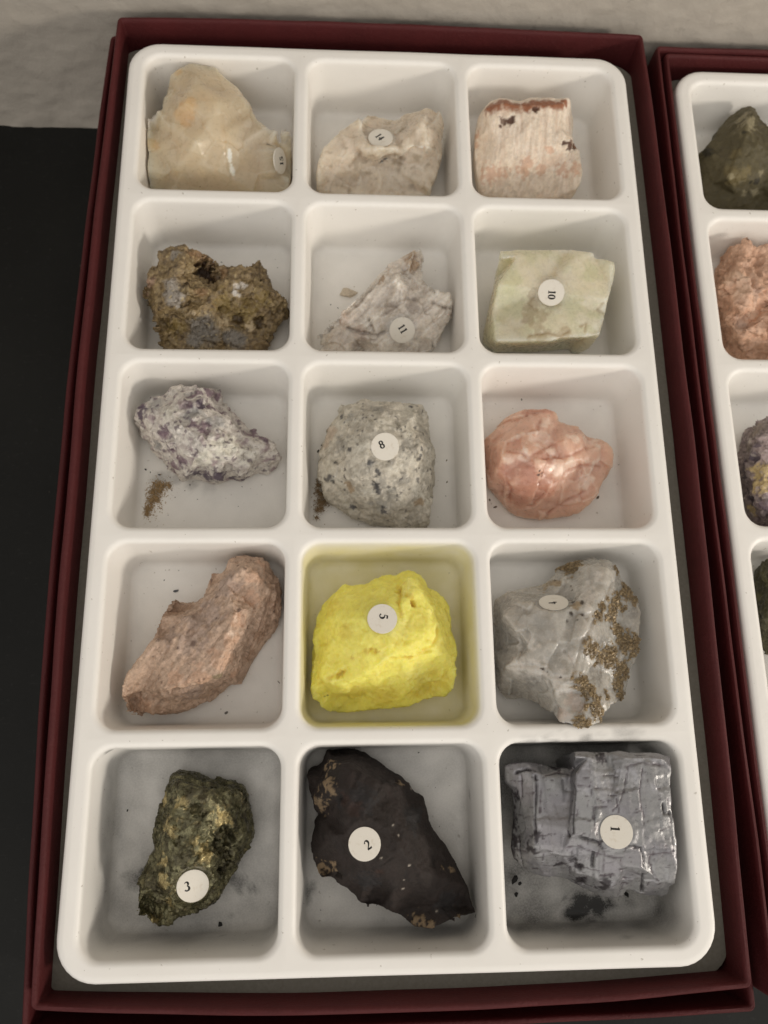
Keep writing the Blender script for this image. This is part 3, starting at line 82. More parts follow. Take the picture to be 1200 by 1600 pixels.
"quartz":{"n":43,"V":[[46.93,-25.22,-9.2],[49.71,-24.89,-8.83],[51.85,-25.47,-7.97],[52.92,-26.45,-7.17],[53.76,-27.9,-7.02],[54.81,-29.72,-7.01],[55.87,-31.72,-7.09],[57.33,-33.33,-7.06],[57.94,-35.32,-7.02],[58.34,-38.07,-7.17],[57.81,-41.6,-7.19],[57.68,-44.71,-7.11],[57.52,-47.01,-7.26],[56.88,-49.27,-7.71],[54.98,-51.94,-7.51],[54.27,-54.59,-7.3],[53.08,-57.56,-8.0],[48.92,-59.11,-3.0],[46.63,-60.55,-1.0],[44.86,-62.67,0.5],[42.81,-63.34,1.0],[40.55,-64.01,1.0],[38.54,-63.46,0.5],[36.07,-62.56,-1.0],[35.69,-61.13,-2.0],[35.03,-60.01,-5.0],[33.56,-58.65,-8.0],[31.22,-57.43,-11.0],[27.72,-57.48,-15.0],[26.57,-55.92,-14.84],[25.73,-53.19,-14.99],[25.65,-50.07,-14.87],[25.4,-46.13,-14.7],[25.52,-40.58,-14.36],[25.87,-34.28,-13.15],[27.97,-32.75,-10.01],[31.06,-32.28,-9.26],[35.25,-31.41,-9.72],[37.97,-30.33,-9.0],[39.68,-28.92,-9.0],[41.85,-26.73,-11.98],[42.72,-25.8,-10.38],[44.92,-25.39,-9.35],[45.36,-28.75,-3.5],[49.73,-29.34,-2.5],[43.62,-33.39,-1.5],[48.22,-34.18,-1.5],[43.96,-39.1,1.0],[41.81,-45.45,1.5],[39.21,-53.44,2.0],[41.16,-37.89,0.5],[36.0,-38.98,1.0],[32.51,-38.15,0.0],[31.38,-39.96,-0.5],[26.31,-39.55,-3.5],[30.94,-47.39,-0.5],[37.05,-45.74,1.0],[26.04,-50.72,-5.0],[33.67,-51.8,-0.5],[35.84,-56.53,0.0],[51.81,-36.6,-3.5],[54.62,-39.45,-5.5],[48.93,-43.6,-2.5],[53.1,-47.97,-4.5],[46.23,-51.08,-2.0],[42.97,-56.64,1.0],[50.92,-54.64,-5.5],[44.75,-59.49,0.5],[40.08,-61.56,2.0],[37.28,-60.47,0.5],[31.95,-55.88,-7.0],[37.85,-34.68,-5.0],[41.29,-35.78,-3.5],[34.06,-34.28,-5.5],[29.57,-36.5,-3.5]],"T":[[29,30,57],[33,34,54],[31,32,57],[57,30,31],[37,73,36],[74,36,73],[36,74,35],[34,35,74],[54,34,74],[74,53,54],[53,55,54],[33,54,55],[32,33,55],[57,32,55],[29,57,70],[70,27,29],[27,28,29],[39,71,38],[71,51,52],[69,22,23],[71,39,72],[51,71,72],[56,49,58],[49,59,58],[25,26,59],[59,69,25],[24,25,69],[69,23,24],[38,71,37],[73,37,71],[71,52,73],[74,73,52],[53,74,52],[52,51,53],[51,56,53],[55,53,56],[56,58,55],[57,55,58],[70,57,58],[58,59,70],[59,26,70],[27,70,26],[50,45,47],[48,50,47],[67,19,20],[2,44,1],[19,67,18],[43,0,1],[1,44,43],[44,46,43],[45,43,46],[47,45,46],[48,47,62],[62,64,48],[68,65,67],[67,20,68],[21,68,20],[66,16,17],[61,8,9],[9,10,61],[60,6,7],[7,8,60],[8,61,60],[11,12,63],[12,13,63],[13,14,63],[14,15,66],[16,66,15],[44,2,3],[3,4,44],[4,5,44],[46,44,5],[5,6,46],[6,60,46],[47,46,60],[62,47,60],[60,61,62],[61,10,62],[10,11,62],[11,63,62],[64,62,63],[63,14,64],[14,66,64],[65,64,66],[66,17,65],[67,65,17],[18,67,17],[0,43,42],[41,42,43],[40,41,43],[43,45,40],[39,40,45],[72,39,45],[45,50,72],[51,72,50],[56,51,50],[50,48,56],[49,56,48],[48,64,49],[64,65,49],[59,49,65],[69,59,65],[65,68,69],[22,69,68],[68,21,22]],"B":[["cr",51.79,-36.98,-3.53,2.66],["cr",55.66,-34.28,-5.99,2.2],["cr",55.16,-32.62,-6.44,1.22],["cr",46.27,-40.04,-0.5,1.43],["cr",50.14,-39.76,-2.82,1.68],["cr",51.42,-42.33,-3.81,1.92],["cr",53.46,-45.29,-4.83,2.88],["cr",55.73,-46.72,-6.06,1.93],["cr",55.95,-44.79,-6.18,1.71],["cr",43.59,-47.18,0.17,2.08],["cr",45.85,-48.91,-1.44,1.87],["cr",49.02,-48.82,-2.94,2.61],["cr",51.93,-50.92,-5.24,2.37],["cr",50.94,-53.9,-5.39,2.13],["cr",51.93,-56.47,-6.66,1.83],["cr",41.18,-54.49,1.31,2.05],["cr",42.61,-56.63,0.95,2.04],["cr",43.55,-59.13,0.87,2.04],["cr",44.22,-60.9,0.64,1.6],["cr",40.5,-62.79,1.48,1.73],["cr",43.52,-27.71,-7.92,2.47],["cr",42.18,-27.65,-10.39,1.54],["cr",52.84,-28.75,-5.7,1.22],["cr",47.35,-56.93,-2.28,1.04],["cr",53.45,-52.73,-6.72,1.69],["cr",56.92,-35.4,-6.46,1.5],["cr",42.72,-45.77,0.91,1.15],["cr",47.85,-37.67,-1.23,1.18],["cr",44.11,-58.06,0.55,1.61],["br",36.7,-32.55,-7.73,1.5],["br",43.55,-27.5,-7.95,2.79],["br",38.99,-31.67,-7.06,1.58],["br",41.32,-37.45,0.06,1.13],["bk",41.39,-36.68,-1.33,0.53],["bk",42.85,-37.09,0.13,0.53],["bk",40.25,-39.4,0.61,0.52],["bk",38.95,-41.1,0.75,0.34],["bk",41.19,-41.01,0.89,0.37],["bk",42.42,-39.83,0.89,0.37],["bk",33.33,-51.25,-0.5,0.44],["bk",34.16,-52.0,-0.28,0.26],["bk",36.6,-53.24,0.76,0.29],["bk",39.16,-30.99,-7.54,0.32],["bk",41.78,-32.52,-4.41,0.23],["bk",41.78,-33.49,-3.95,0.23],["wh",32.07,-51.72,-1.63,2.97],["wh",35.93,-53.68,0.38,2.2],["wh",27.72,-50.44,-3.8,1.88],["wh",44.24,-34.22,-1.18,2.29],["wh",47.26,-30.89,-2.56,1.35],["wh",44.05,-38.7,0.82,1.5],["wh",37.58,-55.86,0.59,1.83],["wh",31.02,-45.92,-0.5,1.49],["wh",38.55,-49.08,1.5,1.47],["pk",39.6,-58.37,0.66,2.19],["pk",36.71,-61.16,-0.28,1.64],["gy",47.39,-45.9,-1.92,2.26],["gy",45.46,-52.96,-1.25,2.23],["gy",56.13,-38.58,-6.18,1.56],["gy",31.52,-53.75,-4.63,2.26],["gy",51.62,-58.33,-6.24,1.52],["wh",28.98,-44.76,-4.69,0.95]],"G":[["c",[[38.89,-53.42,1.84],[41.81,-45.45,1.5],[46.83,-38.51,-0.68],[51.19,-31.84,-3.96]]],["c",[[26.04,-50.72,-5.0],[32.01,-50.66,-1.11],[34.96,-52.93,-0.0],[38.88,-53.78,1.78]]],["c",[[34.36,-53.96,-0.84],[35.74,-57.92,-1.4],[35.91,-61.49,-1.53]]],["c",[[36.55,-56.54,0.1],[40.48,-56.6,0.65]]],["c",[[37.97,-47.6,1.29],[39.2,-49.82,1.64],[39.7,-52.36,1.84]]]],"S":{"t":"4","p":[37.05,-36.636,-2.276],"n":[-0.112,0.773,0.625],"up":[-0.993,-0.108,-0.044],"off":[-0.255,-0.191,0.191]},"fl":-18.0,"C":[42,-43.17]},
"brassy":{"n":40,"V":[[-47.6,-72.53,-9.7],[-46.38,-71.77,-11.88],[-44.92,-71.95,-13.22],[-42.36,-72.63,-13.55],[-39.77,-73.3,-13.68],[-38.05,-73.75,-13.84],[-35.87,-74.4,-13.83],[-33.66,-74.71,-13.53],[-31.84,-74.73,-14.63],[-30.94,-76.42,-14.81],[-30.4,-78.87,-14.48],[-29.86,-81.73,-14.26],[-29.4,-84.53,-13.9],[-29.36,-85.98,-12.69],[-30.51,-87.88,-12.2],[-31.71,-90.22,-12.27],[-32.84,-92.49,-11.9],[-34.43,-94.38,-11.84],[-35.19,-95.9,-11.82],[-36.67,-97.64,-11.11],[-38.96,-99.16,-10.43],[-42.12,-100.37,-10.28],[-44.53,-101.47,-10.43],[-45.98,-102.04,-9.81],[-46.95,-101.77,-9.53],[-47.96,-102.15,-9.68],[-49.35,-101.89,-8.67],[-50.09,-101.03,-9.04],[-49.84,-100.21,-8.62],[-51.83,-99.96,-8.51],[-52.43,-98.42,-9.25],[-52.51,-95.83,-9.4],[-52.51,-93.6,-9.63],[-51.93,-91.0,-9.95],[-51.27,-89.51,-10.22],[-50.03,-87.11,-9.49],[-50.15,-83.96,-9.19],[-49.55,-81.26,-9.49],[-48.44,-78.1,-9.26],[-47.95,-74.89,-9.0],[-43.93,-74.21,-4.1],[-40.41,-74.94,-2.8],[-34.6,-75.59,-4.9],[-31.98,-76.61,-7.3],[-44.93,-79.44,-2.4],[-37.43,-80.54,-0.8],[-33.04,-82.13,-4.1],[-35.25,-85.83,-6.5],[-39.49,-84.51,0.0],[-45.51,-84.76,-2.8],[-43.82,-89.81,-1.6],[-37.21,-88.48,-1.6],[-49.15,-93.64,-7.3],[-47.27,-97.74,-9.0],[-50.92,-99.24,-13.1],[-42.61,-99.18,-8.2],[-34.55,-91.97,-9.0],[-31.47,-85.85,-9.0],[-35.88,-82.54,-1.6],[-49.01,-101.63,-12.5],[-36.12,-94.52,-6.5],[-37.1,-96.32,-8.2],[-45.1,-93.72,-3.2],[-34.06,-87.89,-7.3]],"T":[[30,31,54],[29,30,54],[59,25,26],[33,34,52],[32,33,52],[31,32,52],[54,31,52],[59,28,54],[29,54,28],[28,59,27],[59,26,27],[2,40,1],[55,21,22],[1,40,0],[39,0,40],[38,39,40],[40,44,38],[53,62,55],[55,22,53],[24,53,22],[23,24,22],[38,44,37],[44,49,37],[36,37,49],[35,36,49],[49,50,35],[34,35,50],[52,34,50],[50,62,52],[62,53,52],[54,52,53],[59,54,53],[53,24,59],[25,59,24],[41,3,4],[6,42,5],[19,60,18],[41,4,5],[5,42,41],[45,41,42],[48,45,58],[58,47,48],[51,48,47],[60,19,61],[20,61,19],[56,63,16],[17,56,16],[43,7,8],[8,9,43],[9,10,43],[46,43,10],[10,11,46],[11,12,46],[57,46,12],[12,13,57],[13,14,57],[63,57,14],[14,15,63],[16,63,15],[42,6,7],[7,43,42],[43,46,42],[45,42,46],[58,45,46],[47,58,46],[46,57,47],[57,63,47],[51,47,63],[63,56,51],[60,51,56],[56,17,60],[18,60,17],[40,2,3],[3,41,40],[44,40,41],[41,45,44],[45,48,44],[49,44,48],[50,49,48],[48,51,50],[51,60,50],[60,61,50],[62,50,61],[55,62,61],[61,20,55],[21,55,20]],"B":[["br",-45.84,-81.84,-3.6,1.62],["br",-44.29,-83.21,-2.19,1.2],["br",-34.57,-80.85,-3.18,2.03],["br",-37.98,-87.48,-1.18,1.79],["br",-39.49,-84.9,-0.14,1.19],["br",-46.54,-88.81,-5.0,1.21],["br",-49.45,-101.43,-10.78,1.23],["br",-45.42,-97.55,-7.8,1.22],["dk",-37.89,-74.32,-10.04,1.28],["dk",-38.84,-75.39,-3.21,2.46],["dk",-41.14,-76.08,-2.63,1.63],["dk",-35.51,-86.48,-5.67,1.84],["dk",-34.18,-91.23,-9.12,2.07],["dk",-41.86,-87.93,-1.06,1.98],["dk",-38.6,-99.04,-10.74,2.06],["dk",-30.97,-81.74,-10.79,1.7],["dk",-48.24,-94.35,-6.99,2.03],["br",-47.42,-77.22,-8.09,1.26],["br",-31.7,-77.53,-8.69,1.06],["br",-43.11,-77.21,-2.72,1.22],["br",-46.64,-92.86,-4.7,1.6],["cv",-35.53,-86.3,-5.75,1.23],["cv",-33.73,-85.57,-7.23,1.03],["cv",-37.36,-74.89,-6.66,0.84]],"G":[["c",[[-36.55,-85.11,-4.1],[-34.18,-82.83,-3.79],[-32.9,-84.78,-6.95],[-33.41,-88.9,-8.89]]],["c",[[-36.18,-86.32,-4.63],[-34.06,-87.89,-7.3],[-33.81,-90.49,-9.23]]],["c",[[-35.46,-90.78,-6.47],[-34.67,-93.74,-10.4]]]],"S":{"t":"3","p":[-40.554,-93.917,-5.331],"n":[0.214,-0.178,0.96],"up":[-0.157,0.964,0.214],"off":[-1.094,0.015,0.246]},"fl":-18.0,"C":[-42,-86.35]},
"dark":{"n":53,"V":[[-13.75,-67.69,-12.35],[-12.02,-67.46,-16.78],[-9.22,-67.69,-16.69],[-7.23,-67.94,-15.42],[-4.89,-68.8,-13.78],[-2.97,-69.92,-12.77],[-1.03,-71.24,-12.46],[1.31,-72.78,-12.64],[3.19,-73.69,-11.76],[4.61,-75.29,-10.49],[5.82,-77.03,-11.47],[7.65,-78.08,-10.59],[7.77,-79.51,-8.38],[8.34,-82.45,-9.06],[9.37,-84.75,-10.33],[10.99,-87.08,-11.6],[12.1,-87.8,-11.48],[13.08,-89.46,-10.55],[14.48,-91.91,-10.28],[15.52,-94.36,-10.21],[16.51,-96.38,-9.8],[17.23,-99.23,-10.27],[18.62,-101.28,-10.1],[17.78,-101.46,-6.26],[15.09,-101.29,-6.57],[12.8,-101.8,-6.07],[10.59,-102.57,-6.07],[7.69,-103.21,-6.31],[5.6,-103.03,-7.21],[3.87,-102.38,-8.18],[2.39,-101.08,-7.75],[0.53,-100.41,-7.16],[-1.64,-99.35,-7.13],[-3.14,-98.64,-6.25],[-4.95,-98.76,-6.24],[-6.73,-98.33,-7.61],[-7.81,-97.0,-8.68],[-8.92,-95.37,-7.33],[-11.12,-94.21,-6.76],[-12.21,-93.25,-6.2],[-14.4,-93.08,-6.5],[-15.58,-91.77,-9.0],[-16.19,-88.77,-9.79],[-16.42,-86.05,-10.43],[-16.07,-83.58,-10.46],[-16.31,-82.64,-11.6],[-15.33,-81.04,-9.89],[-16.41,-79.39,-7.79],[-17.4,-76.58,-8.33],[-17.84,-73.0,-8.74],[-17.43,-72.14,-12.91],[-15.92,-71.49,-14.23],[-14.31,-70.29,-12.03],[-12.28,-70.62,-3.0],[-13.36,-74.06,-2.0],[-14.83,-76.93,-3.5],[-8.61,-70.58,-1.0],[-9.35,-75.62,1.0],[-3.18,-74.08,0.0],[0.64,-75.4,-3.0],[-5.81,-80.32,2.0],[-9.36,-83.97,1.5],[-2.33,-89.36,1.5],[-11.85,-84.17,-0.5],[2.24,-81.12,-1.0],[5.9,-80.91,-5.0],[7.98,-86.84,-5.0],[1.59,-86.82,1.5],[5.68,-91.33,-1.5],[-10.4,-90.06,-4.0],[-5.02,-93.01,-3.0],[0.35,-94.78,-3.0],[11.59,-93.89,-6.0],[9.82,-99.29,-8.0],[15.87,-100.14,-11.5],[4.36,-100.04,-9.0],[-2.27,-97.52,-9.0],[-12.99,-92.17,-9.0],[-6.86,-90.24,-0.5],[-1.19,-82.79,1.5],[3.18,-92.68,-2.0]],"T":[[1,53,0],[52,0,53],[77,39,40],[52,53,51],[53,54,51],[50,51,54],[49,50,54],[48,49,54],[54,55,48],[47,48,55],[55,46,47],[44,45,46],[41,42,77],[77,40,41],[3,56,2],[69,63,61],[76,33,34],[35,70,76],[76,34,35],[56,3,4],[4,5,56],[5,58,56],[57,56,58],[58,60,57],[61,57,60],[69,61,78],[38,69,78],[37,38,78],[78,70,37],[36,37,70],[70,35,36],[53,1,2],[2,56,53],[54,53,56],[56,57,54],[55,54,57],[46,55,57],[57,61,46],[61,63,46],[44,46,63],[43,44,63],[42,43,63],[63,69,42],[77,42,69],[39,77,69],[69,38,39],[8,59,7],[62,79,67],[71,31,32],[10,65,64],[29,30,75],[75,28,29],[59,8,9],[9,10,59],[10,64,59],[79,59,64],[67,79,64],[68,80,67],[62,67,80],[71,62,80],[80,75,71],[31,71,75],[75,30,31],[14,15,66],[15,16,66],[73,26,27],[72,17,18],[18,19,72],[74,20,21],[21,22,74],[24,74,22],[22,23,24],[72,19,20],[20,74,72],[74,24,25],[66,16,17],[72,74,73],[74,25,73],[26,73,25],[65,10,11],[11,12,65],[12,13,65],[13,14,65],[64,65,14],[14,66,64],[67,64,66],[68,67,66],[66,17,68],[17,72,68],[72,73,68],[80,68,73],[75,80,73],[28,75,73],[73,27,28],[58,5,6],[6,7,58],[7,59,58],[60,58,59],[59,79,60],[61,60,79],[79,62,61],[78,61,62],[70,78,62],[62,71,70],[76,70,71],[71,32,76],[33,76,32]],"B":[["tn",-13.54,-74.07,-2.29,1.17],["tn",-12.98,-75.09,-1.82,1.02],["tn",-14.86,-78.14,-5.32,1.56],["tn",-15.61,-77.78,-5.44,0.93],["tn",-14.14,-79.34,-6.78,1.05],["tn",-12.68,-70.01,-5.35,0.94],["tn",-11.55,-70.47,-3.35,0.74],["tn",-13.64,-71.15,-6.91,0.83],["tn",-12.25,-75.58,-1.29,0.8],["tn",-13.4,-72.45,-4.34,0.82],["tn",-13.91,-92.12,-8.8,1.26],["tn",-14.47,-91.8,-9.04,0.74],["tn",-11.68,-91.1,-6.47,0.95],["tn",5.66,-102.13,-7.64,1.09],["tn",6.71,-102.39,-7.2,0.87],["tn",8.11,-102.47,-6.63,0.73],["tn",14.05,-101.37,-7.06,0.58],["tn",14.68,-101.4,-6.36,0.44],["tn",4.69,-74.98,-11.37,0.47],["tn",2.5,-74.72,-8.03,0.76],["tn",13.06,-92.61,-8.36,0.52],["tn",10.99,-91.95,-6.68,0.37],["rd",-7.58,-78.99,1.56,1.61],["rd",-9.71,-77.37,0.44,1.44],["rd",-2.62,-90.93,-0.15,1.06],["bl",-6.13,-77.36,1.2,3.23],["bl",5.49,-80.87,-4.67,2.96],["bl",-5.01,-93.42,-3.42,2.88],["bl",4.26,-82.13,-3.64,2.57],["bl",-10.43,-78.15,-0.86,1.45],["bl",11.78,-98.81,-8.73,2.96],["sp",2.41,-95.37,-4.18,0.29],["sp",3.49,-90.5,-0.8,0.25],["sp",-2.32,-88.38,1.5,0.21],["sp",2.49,-93.4,-2.43,0.22],["sp",9.56,-100.2,-7.56,0.22],["sp",1.34,-84.27,0.68,0.29],["sp",0.12,-82.41,0.65,0.25],["sp",4.98,-76.21,-10.5,0.31],["dk",-11.12,-92.31,-5.52,1.16],["cv",-11.12,-92.5,-5.64,0.87],["dk",-12.27,-72.34,-2.2,1.84]],"G":[["c",[[-10.43,-76.79,-0.94],[-7.93,-78.32,1.45],[-6.17,-80.65,1.95]]],["c",[[0.28,-82.91,0.74],[3.46,-88.4,0.0],[5.5,-95.12,-4.22]]],["c",[[-15.72,-81.11,-10.63],[-13.0,-80.98,-5.52],[-9.36,-82.65,1.42]]]],"S":{"t":"2","p":[-5.653,-85.69,1.5],"n":[-0.063,0.01,0.998],"up":[-0.518,0.855,-0.041],"off":[0.658,-0.147,0.043]},"fl":-18.0,"C":[0,-86.35]},
"lead":{"n":46,"V":[[24.89,-71.53,-5.0],[26.21,-70.9,-4.0],[28.99,-70.69,-3.0],[31.74,-70.93,-3.0],[34.48,-71.57,-3.0],[36.87,-71.99,-2.5],[38.85,-72.19,-2.0],[38.54,-68.67,1.0],[40.78,-68.58,1.0],[43.29,-68.73,1.0],[45.82,-68.77,1.0],[48.38,-68.41,1.0],[50.88,-68.84,1.0],[54.28,-68.77,1.0],[56.8,-69.04,1.0],[59.06,-69.77,0.5],[58.64,-72.29,1.6],[58.11,-76.19,1.7],[57.91,-80.06,1.7],[58.0,-83.9,1.5],[58.42,-87.76,1.0],[58.38,-91.61,0.4],[58.0,-94.79,-0.8],[58.13,-96.13,-4.0],[57.97,-97.45,-5.0],[56.83,-98.2,-5.5],[54.56,-97.94,-5.0],[51.73,-97.31,-4.0],[50.13,-96.52,-4.0],[48.89,-96.3,-4.0],[48.27,-97.8,-5.0],[46.57,-98.14,-5.0],[44.1,-97.71,-5.0],[42.24,-96.81,-5.5],[40.34,-96.1,-6.0],[38.33,-94.92,-6.0],[35.86,-94.29,-6.0],[32.53,-93.83,-6.0],[29.87,-93.18,-7.0],[28.24,-92.34,-8.0],[26.65,-90.51,-9.0],[26.13,-88.14,-9.0],[26.33,-84.45,-8.0],[26.77,-80.37,-7.0],[26.35,-76.26,-6.0],[24.83,-74.59,-5.5],[38.26,-69.4,2.5],[38.0,-72.69,3.0],[37.57,-77.72,2.5],[36.83,-84.21,2.0],[37.82,-73.71,-1.0],[37.16,-77.97,-0.5],[36.07,-83.62,0.5],[32.46,-73.2,-0.5],[30.4,-72.77,-0.5],[28.12,-72.85,-2.5],[27.21,-76.12,-4.0],[29.86,-75.53,-0.7],[29.78,-82.86,-0.5],[28.1,-80.83,-3.5],[27.62,-86.26,-6.5],[27.63,-89.92,-7.5],[31.55,-87.45,-0.5],[34.73,-89.02,-0.5],[48.48,-69.73,2.8],[56.97,-70.26,2.4],[45.12,-79.73,2.8],[41.57,-84.23,2.5],[55.97,-79.95,2.4],[56.74,-87.65,1.6],[51.15,-87.05,2.4],[50.44,-91.25,1.6],[51.71,-91.0,1.0],[55.13,-94.25,-0.2],[41.54,-88.1,1.6],[41.81,-93.29,-0.6],[45.18,-95.37,-1.4],[47.11,-90.86,1.3],[37.52,-92.4,-2.5],[40.99,-69.62,2.8],[52.7,-69.79,2.7],[29.28,-88.3,-1.5]],"T":[[45,0,1],[44,45,56],[56,43,44],[42,60,41],[55,2,54],[54,57,55],[57,58,59],[39,61,81],[81,38,39],[2,55,1],[45,1,55],[56,45,55],[55,57,56],[57,59,56],[43,56,59],[42,43,59],[59,58,42],[60,42,58],[58,81,60],[81,61,60],[41,60,61],[40,41,61],[61,39,40],[53,3,4],[53,4,5],[52,63,62],[37,62,63],[63,36,37],[46,7,8],[50,6,47],[47,48,50],[35,78,34],[6,50,5],[53,5,50],[51,53,50],[50,48,51],[52,51,48],[48,49,52],[63,52,49],[36,63,78],[78,35,36],[54,2,3],[3,53,54],[57,54,53],[53,51,57],[58,57,51],[51,52,58],[52,62,58],[81,58,62],[62,37,81],[38,81,37],[32,75,76],[79,9,10],[10,66,79],[75,32,33],[27,28,71],[64,11,12],[71,28,77],[28,29,77],[11,64,10],[66,10,64],[74,67,77],[75,74,77],[76,75,77],[77,29,76],[29,30,76],[30,31,76],[32,76,31],[80,13,14],[14,65,80],[73,25,26],[19,20,69],[20,21,69],[65,14,15],[15,16,65],[80,65,16],[16,17,80],[68,80,17],[17,18,68],[18,19,68],[70,68,19],[19,69,70],[72,70,69],[69,21,72],[73,72,21],[21,22,73],[22,23,73],[23,24,73],[25,73,24],[13,80,12],[64,12,80],[66,64,80],[80,68,66],[68,70,66],[67,66,70],[77,67,70],[71,77,70],[70,72,71],[72,73,71],[27,71,73],[73,26,27],[9,79,8],[46,8,79],[6,46,79],[47,6,79],[79,66,47],[48,47,66],[66,67,48],[49,48,67],[67,74,49],[63,49,74],[78,63,74],[74,75,78],[34,78,75],[75,33,34],[7,46,6]],"B":[["hi",40.38,-70.04,1.95,1.85],["hi",39.54,-70.89,0.33,1.24],["hi",52.83,-69.61,2.39,1.65],["hi",55.39,-69.85,2.23,1.65],["hi",47.99,-69.16,1.94,1.24],["hi",50.27,-73.28,2.73,1.63],["hi",44.87,-75.16,2.24,1.63],["hi",40.26,-76.2,2.82,1.01],["hi",42.77,-73.55,2.74,1.22],["hi",47.43,-72.46,2.72,1.23],["hi",54.66,-76.08,2.52,1.22],["hi",50.45,-69.39,2.06,1.65],["hi",30.35,-83.43,-0.44,0.57],["hi",54.52,-69.08,1.4,0.83],["hi",28.6,-73.63,-2.01,1.67],["hi",43.73,-76.65,2.81,1.62],["dk",43.79,-69.7,1.84,1.24],["dk",29.92,-85.18,-0.79,0.98],["dk",28.71,-87.39,-3.24,1.23],["dk",29.29,-88.11,-1.49,0.89],["dk",39.41,-94.16,-3.75,1.39],["dk",37.17,-89.84,-0.62,1.09],["dk",38.51,-91.1,-1.31,0.97],["dk",34.72,-90.82,-2.44,0.98],["dk",42.15,-86.56,2.0,0.76],["dk",26.36,-83.65,-7.95,1.99],["dk",26.64,-86.83,-8.02,1.99],["dk",26.5,-80.44,-7.78,1.45],["dk",26.12,-90.18,-9.47,1.99],["dk",34.82,-71.77,-2.73,1.14],["dk",26.96,-77.41,-5.16,1.26],["dk",43.48,-94.12,-0.89,1.37],["dk",43.15,-95.58,-2.8,0.98],["pp",33.27,-84.39,-0.02,4.87],["pp",34.43,-80.62,-0.33,3.68],["pp",49.52,-88.96,1.89,2.4],["pp",28.85,-76.79,-2.08,2.49],["pp",44.79,-90.87,0.92,2.41]],"G":[["k",[[38.84,-72.16,-1.51],[37.72,-75.84,2.04],[37.0,-80.45,1.8],[36.73,-84.41,1.87]]],["k",[[36.08,-84.9,0.85],[38.4,-85.18,1.94],[41.56,-86.17,2.05],[42.75,-87.34,1.85]]],["k",[[47.95,-87.01,2.23],[50.35,-87.43,2.27],[51.08,-89.38,1.79],[51.06,-93.01,0.03],[51.8,-96.84,-3.53]]],["c",[[49.15,-71.7,2.77],[47.94,-75.95,2.76],[46.43,-78.99,2.77],[45.1,-80.11,2.78]]],["c",[[52.06,-72.14,2.68],[51.01,-76.78,2.64],[51.16,-79.85,2.58],[51.65,-81.39,2.52]]],["c",[[35.43,-87.41,0.34],[38.08,-86.96,1.19],[40.79,-88.11,1.4],[45.53,-89.3,1.57]]],["k",[[40.79,-88.11,1.4],[40.82,-90.95,-0.08]]],["c",[[42.57,-92.89,-0.3],[44.93,-92.69,0.06],[48.25,-93.77,-1.51]]],["c",[[46.41,-91.67,0.78],[50.69,-93.03,-0.1]]],["k",[[55.85,-79.19,2.39],[55.92,-80.92,2.28],[57.33,-80.99,1.87]]],["k",[[27.45,-86.69,-6.84],[27.76,-89.86,-7.1],[28.2,-91.91,-7.72]]],["c",[[52.47,-88.28,1.84],[52.99,-92.22,0.55],[54.39,-94.27,-0.4]]],["c",[[48.31,-71.68,2.79],[51.75,-70.96,2.71],[57.02,-71.46,1.95]]],["k",[[26.87,-72.9,-3.59],[28.77,-72.06,-2.38],[30.53,-72.41,-0.98]]],["c",[[27.76,-73.27,-2.88],[27.85,-77.27,-3.36],[27.42,-81.0,-5.26]]],["k",[[30.38,-73.17,-0.53],[30.38,-77.09,-0.65],[29.75,-80.57,-0.66],[29.75,-84.41,-0.74]]],["c",[[26.96,-77.41,-5.16],[29.8,-76.7,-0.75]]],["c",[[27.27,-81.43,-5.64],[29.57,-81.37,-0.94]]],["c",[[32.46,-73.2,-0.5],[35.28,-72.71,-1.5],[37.72,-73.33,-1.31]]],["c",[[37.23,-78.26,0.64],[42.0,-77.77,2.78],[43.57,-78.56,2.81]]],["c",[[40.95,-81.58,2.55],[41.51,-79.3,2.64],[43.93,-79.33,2.76]]],["c",[[31.83,-71.31,-2.57],[31.49,-75.94,-0.65],[30.76,-80.58,-0.54]]],["c",[[52.07,-89.05,1.62],[57.18,-88.45,1.32]]],["c",[[38.1,-75.02,2.79],[42.97,-75.86,2.83]]],["k",[[38.51,-91.1,-1.31],[40.04,-95.1,-4.71]]],["c",[[46.32,-89.69,1.52],[47.12,-93.01,-0.45]]],["c",[[43.14,-88.11,1.69],[42.92,-92.08,0.1]]]],"S":{"t":"1","p":[45.601,-84.23,2.53],"n":[-0.18,0.023,0.983],"up":[0.981,-0.073,0.181],"off":[-0.175,0.544,-0.044]},"fl":-18.0,"C":[42,-86.35]},
